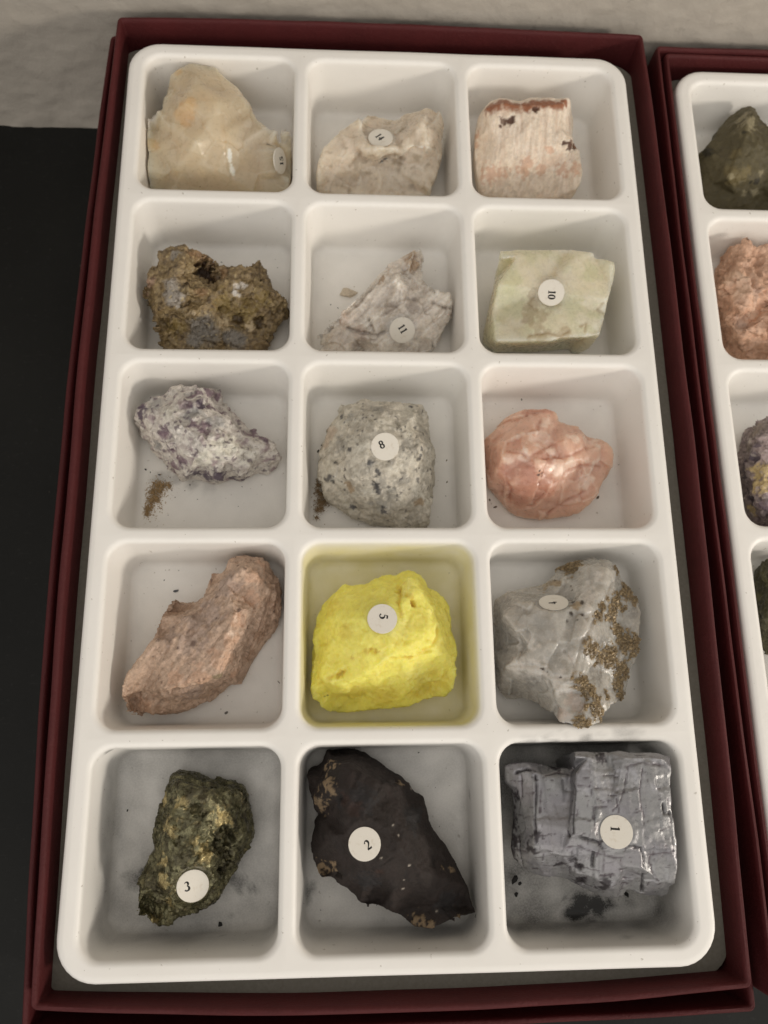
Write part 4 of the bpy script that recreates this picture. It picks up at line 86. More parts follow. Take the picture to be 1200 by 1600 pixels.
"olive":{"n":23,"V":[[103.64,106.08,-11.09],[104.39,104.73,-9.24],[105.54,103.34,-9.13],[106.77,101.41,-9.33],[107.66,99.35,-9.37],[108.3,97.69,-9.26],[110.18,94.9,-9.63],[111.75,87.57,-10.2],[111.66,77.83,-10.9],[112.34,74.51,-15.49],[105.51,76.05,-17.93],[96.48,76.4,-18.38],[92.77,78.46,-18.87],[91.63,82.12,-17.46],[91.56,88.3,-17.28],[91.23,93.26,-16.83],[89.92,92.11,-13.12],[91.41,92.49,-12.24],[93.17,94.87,-13.47],[95.66,98.07,-14.01],[97.39,101.26,-13.9],[99.58,103.75,-12.93],[101.71,105.29,-12.12],[101.76,98.78,-6.5],[99.42,93.07,-6.0],[96.88,84.98,-7.5],[103.7,89.5,-6.5],[94.1,87.27,-10.5],[95.04,80.38,-9.5],[99.68,81.53,-9.5],[93.39,82.94,-15.0],[99.86,79.49,-15.0],[106.04,81.8,-13.0],[109.53,78.93,-16.0]],"T":[[15,16,17],[13,14,30],[30,12,13],[27,19,25],[25,28,27],[19,27,18],[17,18,27],[15,17,27],[14,15,27],[30,14,27],[27,28,30],[28,31,30],[31,11,30],[12,30,11],[23,0,1],[1,2,23],[2,3,23],[8,9,33],[26,5,6],[6,7,26],[32,26,7],[7,8,32],[8,33,32],[23,3,4],[24,23,4],[4,5,24],[5,26,24],[26,32,29],[32,33,10],[33,9,10],[0,23,22],[23,24,22],[21,22,24],[20,21,24],[19,20,24],[25,19,24],[24,26,25],[26,29,25],[28,25,29],[31,28,29],[29,32,31],[32,10,31],[11,31,10]],"B":[["oc",97.35,80.95,-9.5,2.63],["oc",95.55,83.02,-8.95,2.19],["oc",100.08,82.33,-9.2,2.19],["oc",97.04,87.5,-8.09,1.75],["bk",99.5,92.85,-6.04,0.61],["bk",104.66,82.06,-12.03,0.98],["bk",102.67,81.38,-11.88,0.53],["lt",105.16,80.21,-14.37,1.12],["lt",101.83,79.84,-14.7,0.81],["lt",95.89,81.2,-9.21,0.87],["lt",105.37,83.99,-11.15,0.89],["lt",101.58,96.8,-6.64,2.65],["lt",101.21,100.12,-8.67,1.79],["bk",91.94,91.53,-12.65,1.8],["gd",100.33,95.44,-6.32,3.52]],"G":[["c",[[99.4,92.62,-6.08],[97.41,88.25,-7.73],[95.27,83.24,-9.24]]]],"S":None,"fl":-23.0,"C":[104.77,87.99]},
"peach":{"n":21,"V":[[95.5,62.59,-14.12],[95.65,61.57,-11.03],[97.59,61.01,-9.74],[98.95,59.78,-9.29],[101.46,59.53,-9.95],[103.91,60.05,-10.28],[107.86,59.44,-9.57],[111.9,57.08,-9.52],[111.16,43.27,-10.29],[108.89,29.92,-11.3],[107.24,29.49,-16.2],[100.84,29.91,-17.27],[97.16,30.09,-17.76],[94.65,31.58,-18.98],[93.28,35.07,-18.46],[92.65,40.12,-18.16],[92.12,45.76,-17.96],[91.74,50.71,-17.29],[92.4,54.52,-16.29],[93.41,57.22,-15.84],[94.54,60.05,-15.59],[94.83,57.97,-8.5],[93.69,50.07,-6.5],[92.54,50.65,-7.5],[89.9,47.39,-10.0],[95.64,45.46,-6.5],[100.53,55.69,-10.0],[99.55,43.18,-10.5],[92.83,39.55,-7.5],[90.75,38.39,-10.5],[92.74,33.83,-10.5],[97.35,39.03,-11.5],[98.16,37.44,-8.5],[95.54,31.53,-15.0],[102.68,46.18,-7.5]],"T":[[17,18,24],[16,17,24],[23,21,22],[0,1,21],[0,21,20],[21,23,20],[19,20,23],[18,19,23],[24,18,23],[16,24,28],[28,29,16],[15,16,29],[29,30,15],[14,15,30],[4,26,3],[12,33,11],[6,7,34],[7,8,34],[27,34,8],[32,27,8],[8,9,32],[9,10,32],[26,4,5],[5,6,26],[6,34,26],[25,26,34],[34,27,25],[27,32,31],[11,33,32],[32,10,11],[21,1,2],[2,3,21],[3,26,21],[22,21,26],[26,25,22],[23,22,25],[24,23,25],[28,24,25],[25,27,28],[27,31,28],[29,28,31],[30,29,31],[31,32,30],[32,33,30],[14,30,33],[13,14,33],[33,12,13]],"B":[["br",93.51,54.71,-10.22,2.55],["br",100.08,55.02,-9.72,1.49],["br",98.91,50.3,-8.27,1.68],["br",91.95,41.3,-15.91,1.72],["br",92.91,37.22,-17.13,2.15],["lt",91.55,49.79,-9.22,2.11],["lt",93.76,48.94,-6.95,2.08],["lt",93.62,45.16,-7.63,2.08],["lt",96.91,40.25,-10.33,1.68],["gy",97.19,44.56,-8.08,2.08],["gy",94.26,37.29,-10.94,2.09],["lt",100.99,59.91,-9.8,0.86],["br",96.5,36.44,-9.25,1.24],["br",93.91,55.43,-9.06,2.12]],"G":[["c",[[92.65,54.17,-14.07],[93.85,50.64,-6.67],[96.23,47.67,-7.08]]],["c",[[100.79,58.03,-9.89],[98.67,50.28,-8.23],[99.07,44.75,-8.35]]],["c",[[92.96,40.48,-7.52],[96.87,38.98,-11.43],[97.75,34.55,-11.75]]]],"S":None,"fl":-23.0,"C":[104.77,44.81]},
"violet":{"n":16,"V":[[96.64,11.97,-14.77],[98.71,12.04,-12.89],[101.44,10.66,-11.29],[104.41,5.97,-11.1],[104.83,-5.3,-11.51],[102.34,-15.99,-13.13],[97.83,-16.15,-17.1],[96.02,-15.1,-19.11],[94.89,-12.8,-19.99],[94.26,-9.78,-19.85],[93.97,-4.4,-19.76],[93.49,-0.15,-19.62],[93.49,2.83,-19.09],[94.02,5.39,-18.49],[95.21,8.45,-18.15],[96.33,11.35,-17.33],[94.72,6.84,-9.5],[92.04,3.4,-9.5],[93.99,2.35,-6.5],[90.75,-1.93,-10.5],[91.84,-4.27,-5.5],[90.53,-8.62,-5.5],[90.89,-6.4,-10.5],[90.99,-11.19,-10.5],[92.55,-12.01,-7.5],[93.89,-13.94,-14.0],[96.28,-5.18,-6.0]],"T":[[13,14,17],[17,19,13],[12,13,19],[11,12,19],[19,22,11],[10,11,22],[22,23,10],[9,10,23],[26,3,4],[26,4,24],[4,5,24],[6,24,5],[16,1,2],[18,16,2],[2,3,18],[3,26,18],[20,18,26],[21,20,26],[26,24,21],[24,6,25],[7,25,6],[1,16,0],[15,0,16],[14,15,16],[17,14,16],[16,18,17],[18,20,17],[19,17,20],[22,19,20],[20,21,22],[23,22,21],[21,24,23],[24,25,23],[9,23,25],[8,9,25],[25,7,8]],"B":[["pk",93.31,2.25,-7.29,2.12],["pk",94.57,4.31,-7.78,1.78],["pk",92.77,-0.68,-6.34,2.11],["dv",92.18,-0.41,-15.17,2.2],["dv",92.14,-2.78,-14.95,1.83],["dv",91.42,0.46,-9.76,1.43],["dv",92.46,-8.85,-14.93,1.81],["ye",91.43,-4.37,-7.5,2.46],["ye",91.43,-7.52,-5.56,2.08],["ye",90.83,-7.03,-8.42,1.76],["ye",93.65,-10.9,-17.07,1.46],["ye",92.62,-4.23,-5.61,2.09],["vi",92.86,-12.54,-9.58,2.11],["vi",94.13,-13.83,-13.02,1.43],["gb",95.33,8.57,-13.11,3.31],["gb",93.23,4.75,-14.42,1.84],["wh",93.71,6.0,-13.55,0.81],["dv",92.8,3.53,-8.79,1.07]],"G":[],"S":None,"fl":-23.0,"C":[104.77,1.64]},
"moss":{"n":10,"V":[[94.92,-24.47,-17.98],[96.25,-23.8,-14.07],[99.84,-25.46,-11.18],[100.31,-34.24,-11.16],[97.46,-44.41,-11.9],[94.1,-47.41,-16.2],[93.7,-43.6,-19.89],[93.37,-38.26,-19.98],[93.46,-32.89,-19.83],[94.23,-28.58,-19.5],[90.69,-29.45,-8.5],[89.81,-36.73,-5.5],[90.03,-39.43,-10.5],[92.0,-33.38,-5.5]],"T":[[0,10,9],[7,8,12],[12,6,7],[13,2,3],[13,3,11],[3,4,11],[10,0,1],[1,2,10],[2,13,10],[9,10,13],[8,9,13],[13,11,8],[12,8,11],[11,4,12],[6,12,4],[4,5,6]],"B":[["ol",92.7,-29.59,-13.67,2.1],["ol",93.75,-26.96,-16.39,1.43],["bk",91.68,-37.12,-15.06,2.8],["ol",93.18,-33.12,-18.3,1.07]],"G":[],"S":None,"fl":-23.0,"C":[104.77,-41.53]}
}
STAINS=[[-54.91,-93.83,-18.0,2.37,1.0],[-56.2,-93.61,-18.0,1.51,0.7],[-55.42,-95.81,-18.0,1.93,0.8],[-53.69,-93.06,-18.0,1.73,1],[-32.19,-95.91,-18.0,2.6,0.8],[-29.59,-96.77,-18.0,1.73,0.8],[-33.94,-95.08,-18.0,2.16,0.8],[-27.48,-95.42,-18.0,0.52,0.8],[-30.38,-99.13,-18.0,0.95,0.6],[-34.11,-102.39,-18.0,1.2,0.6],[-39.63,-102.06,-18.0,1.5,0.6],[-54.94,-80.02,-18.0,2.2,0.35],[-57.47,-87.35,-18.0,2.61,0.3],[-49.59,-104.93,-18.0,0.93,0.7],[-28.99,-74.46,-10.0,0.85,0.8],[-30.24,-75.39,-12.0,0.69,0.9],[-35.13,-105.43,-14.0,0.67,0.5],[-53.41,-107.0,-12.0,0.41,0.5],[-58.05,-91.37,-18.0,3.89,0.25],[-58.7,-67.26,-3.0,0.9,0.7],[-17.71,-97.49,-18.0,1.93,0.8],[-18.45,-99.6,-18.0,1.54,0.8],[-16.56,-96.8,-18.0,1.55,0.7],[18.27,-77.99,-14.0,1.26,0.7],[18.24,-76.87,-14.0,0.79,0.6],[14.7,-82.79,-18.0,0.88,0.5],[-12.6,-106.5,-14.0,1.12,0.5],[-9.22,-103.95,-16.0,0.53,0.5],[18.05,-83.53,-14.0,1.56,0.25],[9.81,-106.14,-16.0,2.29,0.3],[43.02,-101.99,-18.0,3.51,1.3],[41.13,-103.55,-18.0,2.41,1.3],[46.59,-102.07,-18.0,2.64,1.2],[49.3,-101.73,-18.0,1.76,1.0],[42.4,-104.38,-18.0,1.97,1.0],[43.98,-101.21,-18.0,2.64,0.9],[60.17,-105.2,-18.0,1.1,0.4],[60.87,-107.22,-18.0,1.31,0.4],[36.75,-106.51,-14.0,1.02,0.9],[35.64,-106.87,-14.0,0.77,0.9],[31.87,-106.68,-10.0,1.08,0.6],[32.68,-107.19,-10.0,0.83,0.6],[27.46,-95.35,-12.0,2.99,1.0],[27.15,-92.97,-12.0,2.57,1.0],[27.69,-98.87,-14.0,1.2,0.9],[53.84,-101.03,-18.0,2.21,0.7],[34.16,-68.23,-6.0,5.16,1],[30.47,-67.94,-5.0,3.85,1],[44.48,-68.1,-4.0,3.42,1],[39.5,-70.11,-10.0,4.83,1],[51.03,-67.78,-4.0,3.85,0.6],[49.08,-106.64,-6.0,1.63,0.45],[52.37,-107.09,-6.0,2.04,0.4],[64.13,-94.66,-14.0,0.44,0.8],[43.42,-104.59,-17.0,4.79,0.35],[50.25,-102.36,-17.0,3.5,0.35],[-54.23,-3.35,-18.0,2.04,0.5],[-50.98,-3.76,-18.0,1.63,0.5],[-47.3,-4.6,-18.0,1.63,0.4],[-42.4,-5.86,-18.0,2.04,0.25],[-55.81,-3.78,-18.0,1.63,0.5],[41.11,-64.56,-1.0,0.66,0.35],[41.7,-65.94,0.0,1.09,0.45]]
CRUMBS=[["slate",-49.77,-31.2,-18.0,1.38],["black",-52.65,-28.64,-18.0,0.41],["black",-49.3,-26.25,-18.0,0.25],["grey",-36.81,-59.58,-18.0,0.79],["black",-48.27,-59.56,-18.0,0.31],["black",-38.01,-58.69,-18.0,0.24],["grey",-24.47,-53.05,-12.0,0.54],["black",-36.56,-55.75,-18.0,0.2],["black",-58.73,-0.89,-18.0,0.65],["black",-55.29,-2.28,-18.0,0.49],["black",-47.7,-4.81,-18.0,0.37],["black",-34.93,-5.27,-18.0,0.33],["black",-45.71,-8.54,-18.0,0.24],["black",-35.69,-10.32,-18.0,0.24],["black",-52.63,-12.54,-18.0,0.28],["brown",-52.64,-2.91,-18.0,0.41],["brown",-53.8,-3.77,-18.0,0.37],["brown",-50.18,-3.54,-18.0,0.49],["brown",-48.83,-6.3,-18.0,0.24],["brown",-52.05,-6.31,-18.0,0.37],["brown",-51.16,-8.0,-18.0,0.28],["black",-57.55,-1.65,-18.0,0.33],["black",-36.37,-104.09,-18.0,1.28],["black",-57.73,-80.39,-18.0,0.48],["black",-49.38,-104.94,-18.0,0.68],["black",-62.59,-75.85,-9.0,0.25],["black",-35.52,-106.13,-17.0,0.51],["black",7.11,-68.82,-14.0,0.4],["brown",-17.89,-98.55,-18.0,0.62],["black",-18.47,-99.51,-14.0,0.38],["black",11.82,-84.98,-18.0,0.24],["black",-14.78,-101.63,-18.0,0.23],["black",11.18,-76.68,-18.0,0.16],["black",36.79,-106.66,-15.0,1.11],["black",28.12,-98.86,-16.0,0.96],["black",27.84,-96.05,-16.0,1.74],["black",29.11,-96.88,-16.0,1.05],["black",32.3,-107.15,-11.0,0.75],["black",53.15,-99.81,-17.0,1.32],["brown",25.99,-9.59,-14.0,0.71],["brown",28.1,-10.34,-18.0,0.8],["grey",35.43,16.96,-14.0,0.49],["brown",54.36,-7.77,-18.0,0.65],["brown",59.75,0.32,-16.0,0.41],["black",-42.38,57.15,-18.0,0.37],["grey",-27.15,53.39,-14.0,0.28],["black",-13.31,45.13,-18.0,0.32],["black",-11.33,44.16,-18.0,0.32],["black",15.16,-8.62,-14.0,0.27],["brown",15.16,-0.77,-10.0,0.38],["brown",15.27,-5.66,-12.0,0.53],["black",-16.06,2.78,-14.0,0.99],["black",-15.21,2.91,-10.0,0.37],["black",-11.96,-11.74,-18.0,0.27],["grey",15.15,-28.11,-12.0,0.24],["black",-45.48,66.71,0.3,0.28]]
SANDS=[["sand",[[-55.74,-5.06,-18.0,1.22],[-54.53,-5.05,-18.0,1.22],[-56.44,-6.75,-18.0,1.54],[-55.06,-6.33,-18.0,1.22],[-56.71,-8.86,-18.0,1.78],[-57.38,-10.96,-18.0,1.45],[-57.7,-12.21,-18.0,0.81],[-55.54,-8.44,-18.0,1.22],[-52.92,-5.05,-18.0,0.9]]],["sand2",[[-16.07,-5.08,-17.0,0.69],[-16.24,-6.67,-17.0,0.61],[-15.48,-7.47,-17.0,0.96],[-15.84,-9.45,-17.0,0.91],[-14.89,-9.45,-17.0,1.07],[-16.2,-11.42,-17.0,0.61],[-15.45,-11.03,-17.0,0.91],[-16.37,-13.38,-17.0,0.46],[-13.94,-9.05,-17.0,0.69],[-16.27,-3.88,-17.0,0.38]]]]

PX, PY = 42.0, PITCH_Y

# ------------------------------------------------------------------ numeric noise
_rng = np.random.RandomState(11)
_perm = np.arange(256); _rng.shuffle(_perm); _perm = np.concatenate([_perm, _perm, _perm])
_g = _rng.normal(size=(256, 3)); _g /= np.linalg.norm(_g, axis=1)[:, None]

def perlin(P, seed=0):
    P = P + seed * 17.31
    i = np.floor(P).astype(int); f = P - i; i &= 255
    u = f * f * f * (f * (f * 6 - 15) + 10)
    r = 0
    for dx in (0, 1):
        wx = u[:, 0] if dx else 1 - u[:, 0]
        for dy in (0, 1):
            wy = u[:, 1] if dy else 1 - u[:, 1]
            for dz in (0, 1):
                wz = u[:, 2] if dz else 1 - u[:, 2]
                h = _perm[_perm[_perm[(i[:, 0] + dx) & 255] + ((i[:, 1] + dy) & 255)] + ((i[:, 2] + dz) & 255)]
                d = _g[h]
                r = r + wx * wy * wz * (d[:, 0] * (f[:, 0] - dx) + d[:, 1] * (f[:, 1] - dy) + d[:, 2] * (f[:, 2] - dz))
    return r * 1.5

def fbm(P, octv=4, seed=0, gain=0.5):
    s = 0; a = 1.0; n = 0
    for k in range(octv):
        s = s + a * perlin(P * (2.03 ** k), seed + k * 3.7); n += a; a *= gain
    return s / n

def ridged(P, octv=3, seed=0):
    s = 0; a = 1.0; n = 0
    for k in range(octv):
        s = s + a * (1 - np.abs(perlin(P * (2.07 ** k), seed + k * 5.1)) * 2); n += a; a *= 0.5
    return s / n

def worley(P, seed=0):
    """nearest cell centre: F1, F2, offset from centre, three random numbers per cell"""
    P = P + seed * 9.17
    i0 = np.floor(P).astype(int)
    f1 = np.full(len(P), 9.0); f2 = np.full(len(P), 9.0)
    off = np.zeros_like(P); rnd = np.zeros_like(P)
    tab = np.random.RandomState(int(seed * 7) % 9973 + 3).rand(256, 6)
    for dx in (-1, 0, 1):
        for dy in (-1, 0, 1):
            for dz in (-1, 0, 1):
                c = i0 + np.array([dx, dy, dz])
                h = _perm[_perm[_perm[c[:, 0] & 255] + (c[:, 1] & 255)] + (c[:, 2] & 255)]
                q = c + tab[h, :3]
                d = P - q
                l = np.sqrt((d * d).sum(1))
                nearer = l < f1
                f2 = np.where(nearer, f1, np.minimum(f2, l))
                off[nearer] = d[nearer]; rnd[nearer] = tab[h[nearer], 3:]
                f1 = np.where(nearer, l, f1)
    return f1, f2, off, rnd

def sstep(a, b, x):
    t = np.clip((x - a) / (b - a), 0, 1)
    return t * t * (3 - 2 * t)

def stretch(P, st):
    if not st: return P
    ax = np.array(st[0], float); ax /= np.linalg.norm(ax)
    return P - np.outer(P @ ax, ax) * (1 - 1 / st[1])

def seg_dist(P, pl):
    pl = np.array(pl); best = np.full(len(P), 1e9)
    for a, b in zip(pl[:-1], pl[1:]):
        ab = b - a; t = np.clip(((P - a) @ ab) / (ab @ ab + 1e-12), 0, 1)
        best = np.minimum(best, np.linalg.norm(P - a - t[:, None] * ab, axis=1))
    return best

def lin(c):
    c = np.array(c, float) / 255.0
    return np.where(c <= 0.04045, c / 12.92, ((c + 0.055) / 1.055) ** 2.4)

def alb(c):
    """base colour (linear) of a surface from its colour as 8-bit numbers"""
    c = lin(c) * 1.08
    return np.clip(c * 0.86 + c.mean() * 0.14, 0, 0.92)

# ------------------------------------------------------------------ mesh helpers
def np_mesh(name, V, F, smooth=True):
    """V in metres; F an (n,4) or (n,3) int array"""
    me = bpy.data.meshes.new(name)
    F = np.asarray(F, dtype=np.int32); k = F.shape[1]
    me.vertices.add(len(V)); me.vertices.foreach_set("co", np.ascontiguousarray(V, dtype=np.float32).ravel())
    me.loops.add(F.size); me.loops.foreach_set("vertex_index", F.ravel())
    me.polygons.add(len(F))
    me.polygons.foreach_set("loop_start", np.arange(0, F.size, k, dtype=np.int32))
    me.polygons.foreach_set("loop_total", np.full(len(F), k, dtype=np.int32))
    me.polygons.foreach_set("use_smooth", np.full(len(F), smooth, dtype=bool))
    me.update(calc_edges=True)
    return me

def link(name, me, mat=None, parent=None, loc=None):
    o = bpy.data.objects.new(name, me)
    COL.objects.link(o)
    if mat: me.materials.append(mat)
    if parent: o.parent = parent
    if loc is not None: o.location = loc
    return o

def tag(o, label=None, cat=None, group=None, kind=None):
    if label: o['label'] = label
    if cat: o['category'] = cat
    if group: o['group'] = group
    if kind: o['kind'] = kind
    return o

def vnormals(V, F):
    a = V[F[:, 2]] - V[F[:, 0]]; b = V[F[:, 3]] - V[F[:, 1]]
    fn = np.cross(a, b)
    N = np.zeros_like(V)
    for k in range(4): 
        for c in range(3):
            N[:, c] += np.bincount(F[:, k], fn[:, c], len(V))
    return N / (np.linalg.norm(N, axis=1)[:, None] + 1e-12)

def smooth_verts(V, F, it, lam=0.5):
    E = np.concatenate([F[:, [0, 1]], F[:, [1, 2]], F[:, [2, 3]], F[:, [3, 0]]])
    cnt = np.bincount(E[:, 0], minlength=len(V)) + np.bincount(E[:, 1], minlength=len(V))
    for _ in range(it):
        S = np.zeros_like(V)
        for c in range(3):
            S[:, c] = np.bincount(E[:, 0], V[E[:, 1], c], len(V)) + np.bincount(E[:, 1], V[E[:, 0], c], len(V))
        V = V + lam * (S / cnt[:, None] - V)
    return V

def set_attr(me, name, arr):
    if arr.ndim == 1:
        a = me.attributes.new(name, 'FLOAT', 'POINT'); a.data.foreach_set("value", arr.astype(np.float32))
    else:
        a = me.attributes.new(name, 'FLOAT_COLOR', 'POINT')
        rgba = np.ones((len(arr), 4), np.float32); rgba[:, :3] = arr
        a.data.foreach_set("color", rgba.ravel())

# ------------------------------------------------------------------ materials
class NT:
    def __init__(s, name):
        s.m = bpy.data.materials.new(name); s.m.use_nodes = True
        s.t = s.m.node_tree; s.b = s.t.nodes["Principled BSDF"]
    def n(s, ty, **kw):
        x = s.t.nodes.new(ty)
        for k, v in kw.items():
            if k in x.inputs: x.inputs[k].default_value = v
            else: setattr(x, k, v)
        return x
    def l(s, a, b): s.t.links.new(a, b)
    def coords(s): return s.n('ShaderNodeTexCoord').outputs['Object']
    def noise(s, scale, detail=4, rough=0.55, co=None):
        x = s.n('ShaderNodeTexNoise'); x.inputs['Scale'].default_value = scale
        x.inputs['Detail'].default_value = detail; x.inputs['Roughness'].default_value = rough
        if co is not None: s.l(co, x.inputs['Vector'])
        return x.outputs['Fac']
    def remap(s, v, a, b, c, d):
        x = s.n('ShaderNodeMapRange'); s.l(v, x.inputs['Value'])
        for k, w in zip(('From Min', 'From Max', 'To Min', 'To Max'), (a, b, c, d)): x.inputs[k].default_value = w
        return x.outputs['Result']
    def mul(s, col, fac):
        x = s.n('ShaderNodeMix', data_type='RGBA', blend_type='MULTIPLY'); x.inputs['Factor'].default_value = 1
        s.l(col, x.inputs['A']) if hasattr(col, 'links') else setattr(x.inputs['A'], 'default_value', (*col, 1))
        s.l(fac, x.inputs['B']); return x.outputs['Result']
    def mix(s, fac, A, B):
        x = s.n('ShaderNodeMix', data_type='RGBA')
        s.l(fac, x.inputs['Factor'])
        for k, v in (('A', A), ('B', B)):
            if hasattr(v, 'links'): s.l(v, x.inputs[k])
            else: x.inputs[k].default_value = (*v, 1)
        return x.outputs['Result']
    def bump(s, h, dist, strength=1.0, prev=None):
        x = s.n('ShaderNodeBump'); x.inputs['Strength'].default_value = strength; x.inputs['Distance'].default_value = dist
        s.l(h, x.inputs['Height'])
        if prev is not None: s.l(prev, x.inputs['Normal'])
        return x.outputs['Normal']

def rock_mat(name, rough=0.6, spec=0.4, sss=0.0, sssr=0.003, metal=0.0, bump=0.12, bscale=1600, var=0.16, rvar=0.15, coat=0.0, facet=0.0, fscale=700, metal_attr=False, trans=0.0):
    M = NT(name); b = M.b
    a = M.n('ShaderNodeAttribute', attribute_name='Col')
    co = M.coords()
    n1 = M.noise(bscale, 5, 0.62, co)
    n2 = M.noise(bscale * 3.1, 3, 0.6, co)
    v = M.remap(n1, 0.3, 0.7, 1 - var, 1 + var * 0.7)
    v2 = M.remap(n2, 0.3, 0.7, 1 - var * 0.6, 1 + var * 0.5)
    c = M.mul(M.mul(a.outputs['Color'], v), v2)
    M.l(c, b.inputs['Base Color'])
    M.l(M.remap(n1, 0.3, 0.7, rough - rvar, min(1, rough + rvar)), b.inputs['Roughness'])
    b.inputs['Specular IOR Level'].default_value = spec
    if metal_attr:
        ma = M.n('ShaderNodeAttribute', attribute_name='Met'); M.l(ma.outputs['Fac'], b.inputs['Metallic'])
    else: b.inputs['Metallic'].default_value = metal
    if sss:
        b.inputs['Subsurface Weight'].default_value = sss
        b.inputs['Subsurface Radius'].default_value = (1.0, 0.85, 0.7)
        b.inputs['Subsurface Scale'].default_value = sssr
    if trans:
        b.inputs['Transmission Weight'].default_value = trans
        b.inputs['IOR'].default_value = 1.5
    nrm = None
    if facet:      # small crystal faces, each leaning its own way
        vecs = None
        for k, (fs, fk) in enumerate(((fscale, facet), (fscale * 2.3, facet * 0.8))):
            w = M.n('ShaderNodeTexVoronoi', feature='F1'); w.inputs['Scale'].default_value = fs
            wob = M.n('ShaderNodeVectorMath', operation='MULTIPLY_ADD')
            nn = M.n('ShaderNodeTexNoise'); nn.inputs['Scale'].default_value = fs * 0.8; M.l(co, nn.inputs['Vector'])
            M.l(nn.outputs['Color'], wob.inputs[0]); wob.inputs[1].default_value = (0.5 / fs,) * 3; M.l(co, wob.inputs[2])
            M.l(wob.outputs[0], w.inputs['Vector'])
            v = M.n('ShaderNodeVectorMath', operation='MULTIPLY_ADD')
            M.l(w.outputs['Color'], v.inputs[0]); v.inputs[1].default_value = (2 * fk,) * 3; v.inputs[2].default_value = (-fk,) * 3
            if vecs is None: vecs = v.outputs[0]
            else:
                ad = M.n('ShaderNodeVectorMath', operation='ADD'); M.l(vecs, ad.inputs[0]); M.l(v.outputs[0], ad.inputs[1]); vecs = ad.outputs[0]
        geo = M.n('ShaderNodeNewGeometry')
        ad = M.n('ShaderNodeVectorMath', operation='ADD'); M.l(geo.outputs['Normal'], ad.inputs[0]); M.l(vecs, ad.inputs[1])
        no = M.n('ShaderNodeVectorMath', operation='NORMALIZE'); M.l(ad.outputs[0], no.inputs[0])
        nrm = no.outputs[0]
    nrm = M.bump(n1, bump * MM, 1.0, nrm)
    nrm = M.bump(n2, bump * MM * 0.35, 1.0, nrm)
    M.l(nrm, b.inputs['Normal'])
    b.inputs['Coat Weight'].default_value = coat
    b.inputs['Coat Roughness'].default_value = 0.15
    return M.m

def plastic_mat():
    M = NT('white_tray_plastic'); b = M.b; co = M.coords()
    s = M.n('ShaderNodeAttribute', attribute_name='StainShade')
    y = M.n('ShaderNodeAttribute', attribute_name='Yellow')
    n = M.noise(2600, 5, 0.7, co); big = M.noise(60, 3, 0.5, co)
    st = M.n('ShaderNodeMath', operation='MULTIPLY'); M.l(s.outputs['Fac'], st.inputs[0]); M.l(M.remap(n, 0.36, 0.62, 0.82, 1.08), st.inputs[1]); st.use_clamp = True
    base = M.mix(M.remap(big, 0.3, 0.7, 0, 1), (0.875, 0.855, 0.815), (0.905, 0.887, 0.85))
    sp = M.noise(900, 2, 0.5, co)
    dirt = M.remap(sp, 0.715, 0.75, 0, 0.5)
    base = M.mix(dirt, base, (0.35, 0.31, 0.25))
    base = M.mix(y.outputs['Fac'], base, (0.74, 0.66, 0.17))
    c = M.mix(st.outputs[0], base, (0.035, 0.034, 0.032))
    M.l(c, b.inputs['Base Color'])
    b.inputs['Roughness'].default_value = 0.42
    b.inputs['Specular IOR Level'].default_value = 0.35
    M.l(M.bump(M.noise(420, 3, 0.5, co), 0.00004, 1.0), b.inputs['Normal'])
    return M.m

def paper_mat(name, c, worn):
    M = NT(name); b = M.b; co = M.coords()
    n = M.noise(1400, 4, 0.6, co); n2 = M.noise(90, 3, 0.6, co); n3 = M.noise(5200, 2, 0.6, co)
    c0 = M.mix(M.remap(n2, 0.3, 0.7, 0, 1), tuple(c), tuple(x * 1.25 for x in c))
    c1 = M.mix(M.remap(n, 0.55, 0.75, 0, 0.5), c0, worn)
    M.l(c1, b.inputs['Base Color'])
    b.inputs['Roughness'].default_value = 0.62
    b.inputs['Specular IOR Level'].default_value = 0.3
    M.l(M.bump(n3, 0.00009, 1.0, M.bump(n, 0.00016, 1.0)), b.inputs['Normal'])
    return M.m

def plain_mat(name, c, rough=0.7, spec=0.3):
    M = NT(name); M.b.inputs['Base Color'].default_value = (*c, 1)
    M.b.inputs['Roughness'].default_value = rough; M.b.inputs['Specular IOR Level'].default_value = spec
    return M.m

def sticker_mat():
    M = NT('sticker_paper'); co = M.coords()
    n = M.noise(900, 4, 0.6, co)
    c = M.mix(M.remap(n, 0.55, 0.8, 0, 0.6), (0.80, 0.76, 0.68), (0.60, 0.52, 0.40))
    M.l(c, M.b.inputs['Base Color']); M.b.inputs['Roughness'].default_value = 0.7
    M.b.inputs['Specular IOR Level'].default_value = 0.25
    return M.m

# ------------------------------------------------------------------ table and wall
TABLE_Z = -46.0
M = NT('black_table_top'); co = M.coords()
n = M.noise(700, 6, 0.65, co); n2 = M.noise(25, 4, 0.6, co)
w = M.n('ShaderNodeTexVoronoi', feature='F1'); w.inputs['Scale'].default_value = 210; M.l(co, w.inputs['Vector'])
speck = M.remap(w.outputs['Distance'], 0.03, 0.07, 0.8, 0.0)
sel = M.remap(M.noise(60, 1, 0.5, co), 0.55, 0.6, 0, 1)
mm = M.n('ShaderNodeMath', operation='MULTIPLY'); M.l(speck, mm.inputs[0]); M.l(sel, mm.inputs[1])
c = M.mix(M.remap(n2, 0.35, 0.75, 0, 1), (0.0045, 0.0048, 0.0043), (0.0095, 0.0098, 0.0088))
c = M.mix(M.remap(n, 0.60, 0.78, 0, 0.45), c, (0.04, 0.04, 0.038))
mp = M.n('ShaderNodeMapping'); mp.inputs['Scale'].default_value = (1, 14, 1); mp.inputs['Rotation'].default_value = (0, 0, 0.9); M.l(co, mp.inputs['Vector'])
scr = M.noise(120, 3, 0.7, mp.outputs[0])
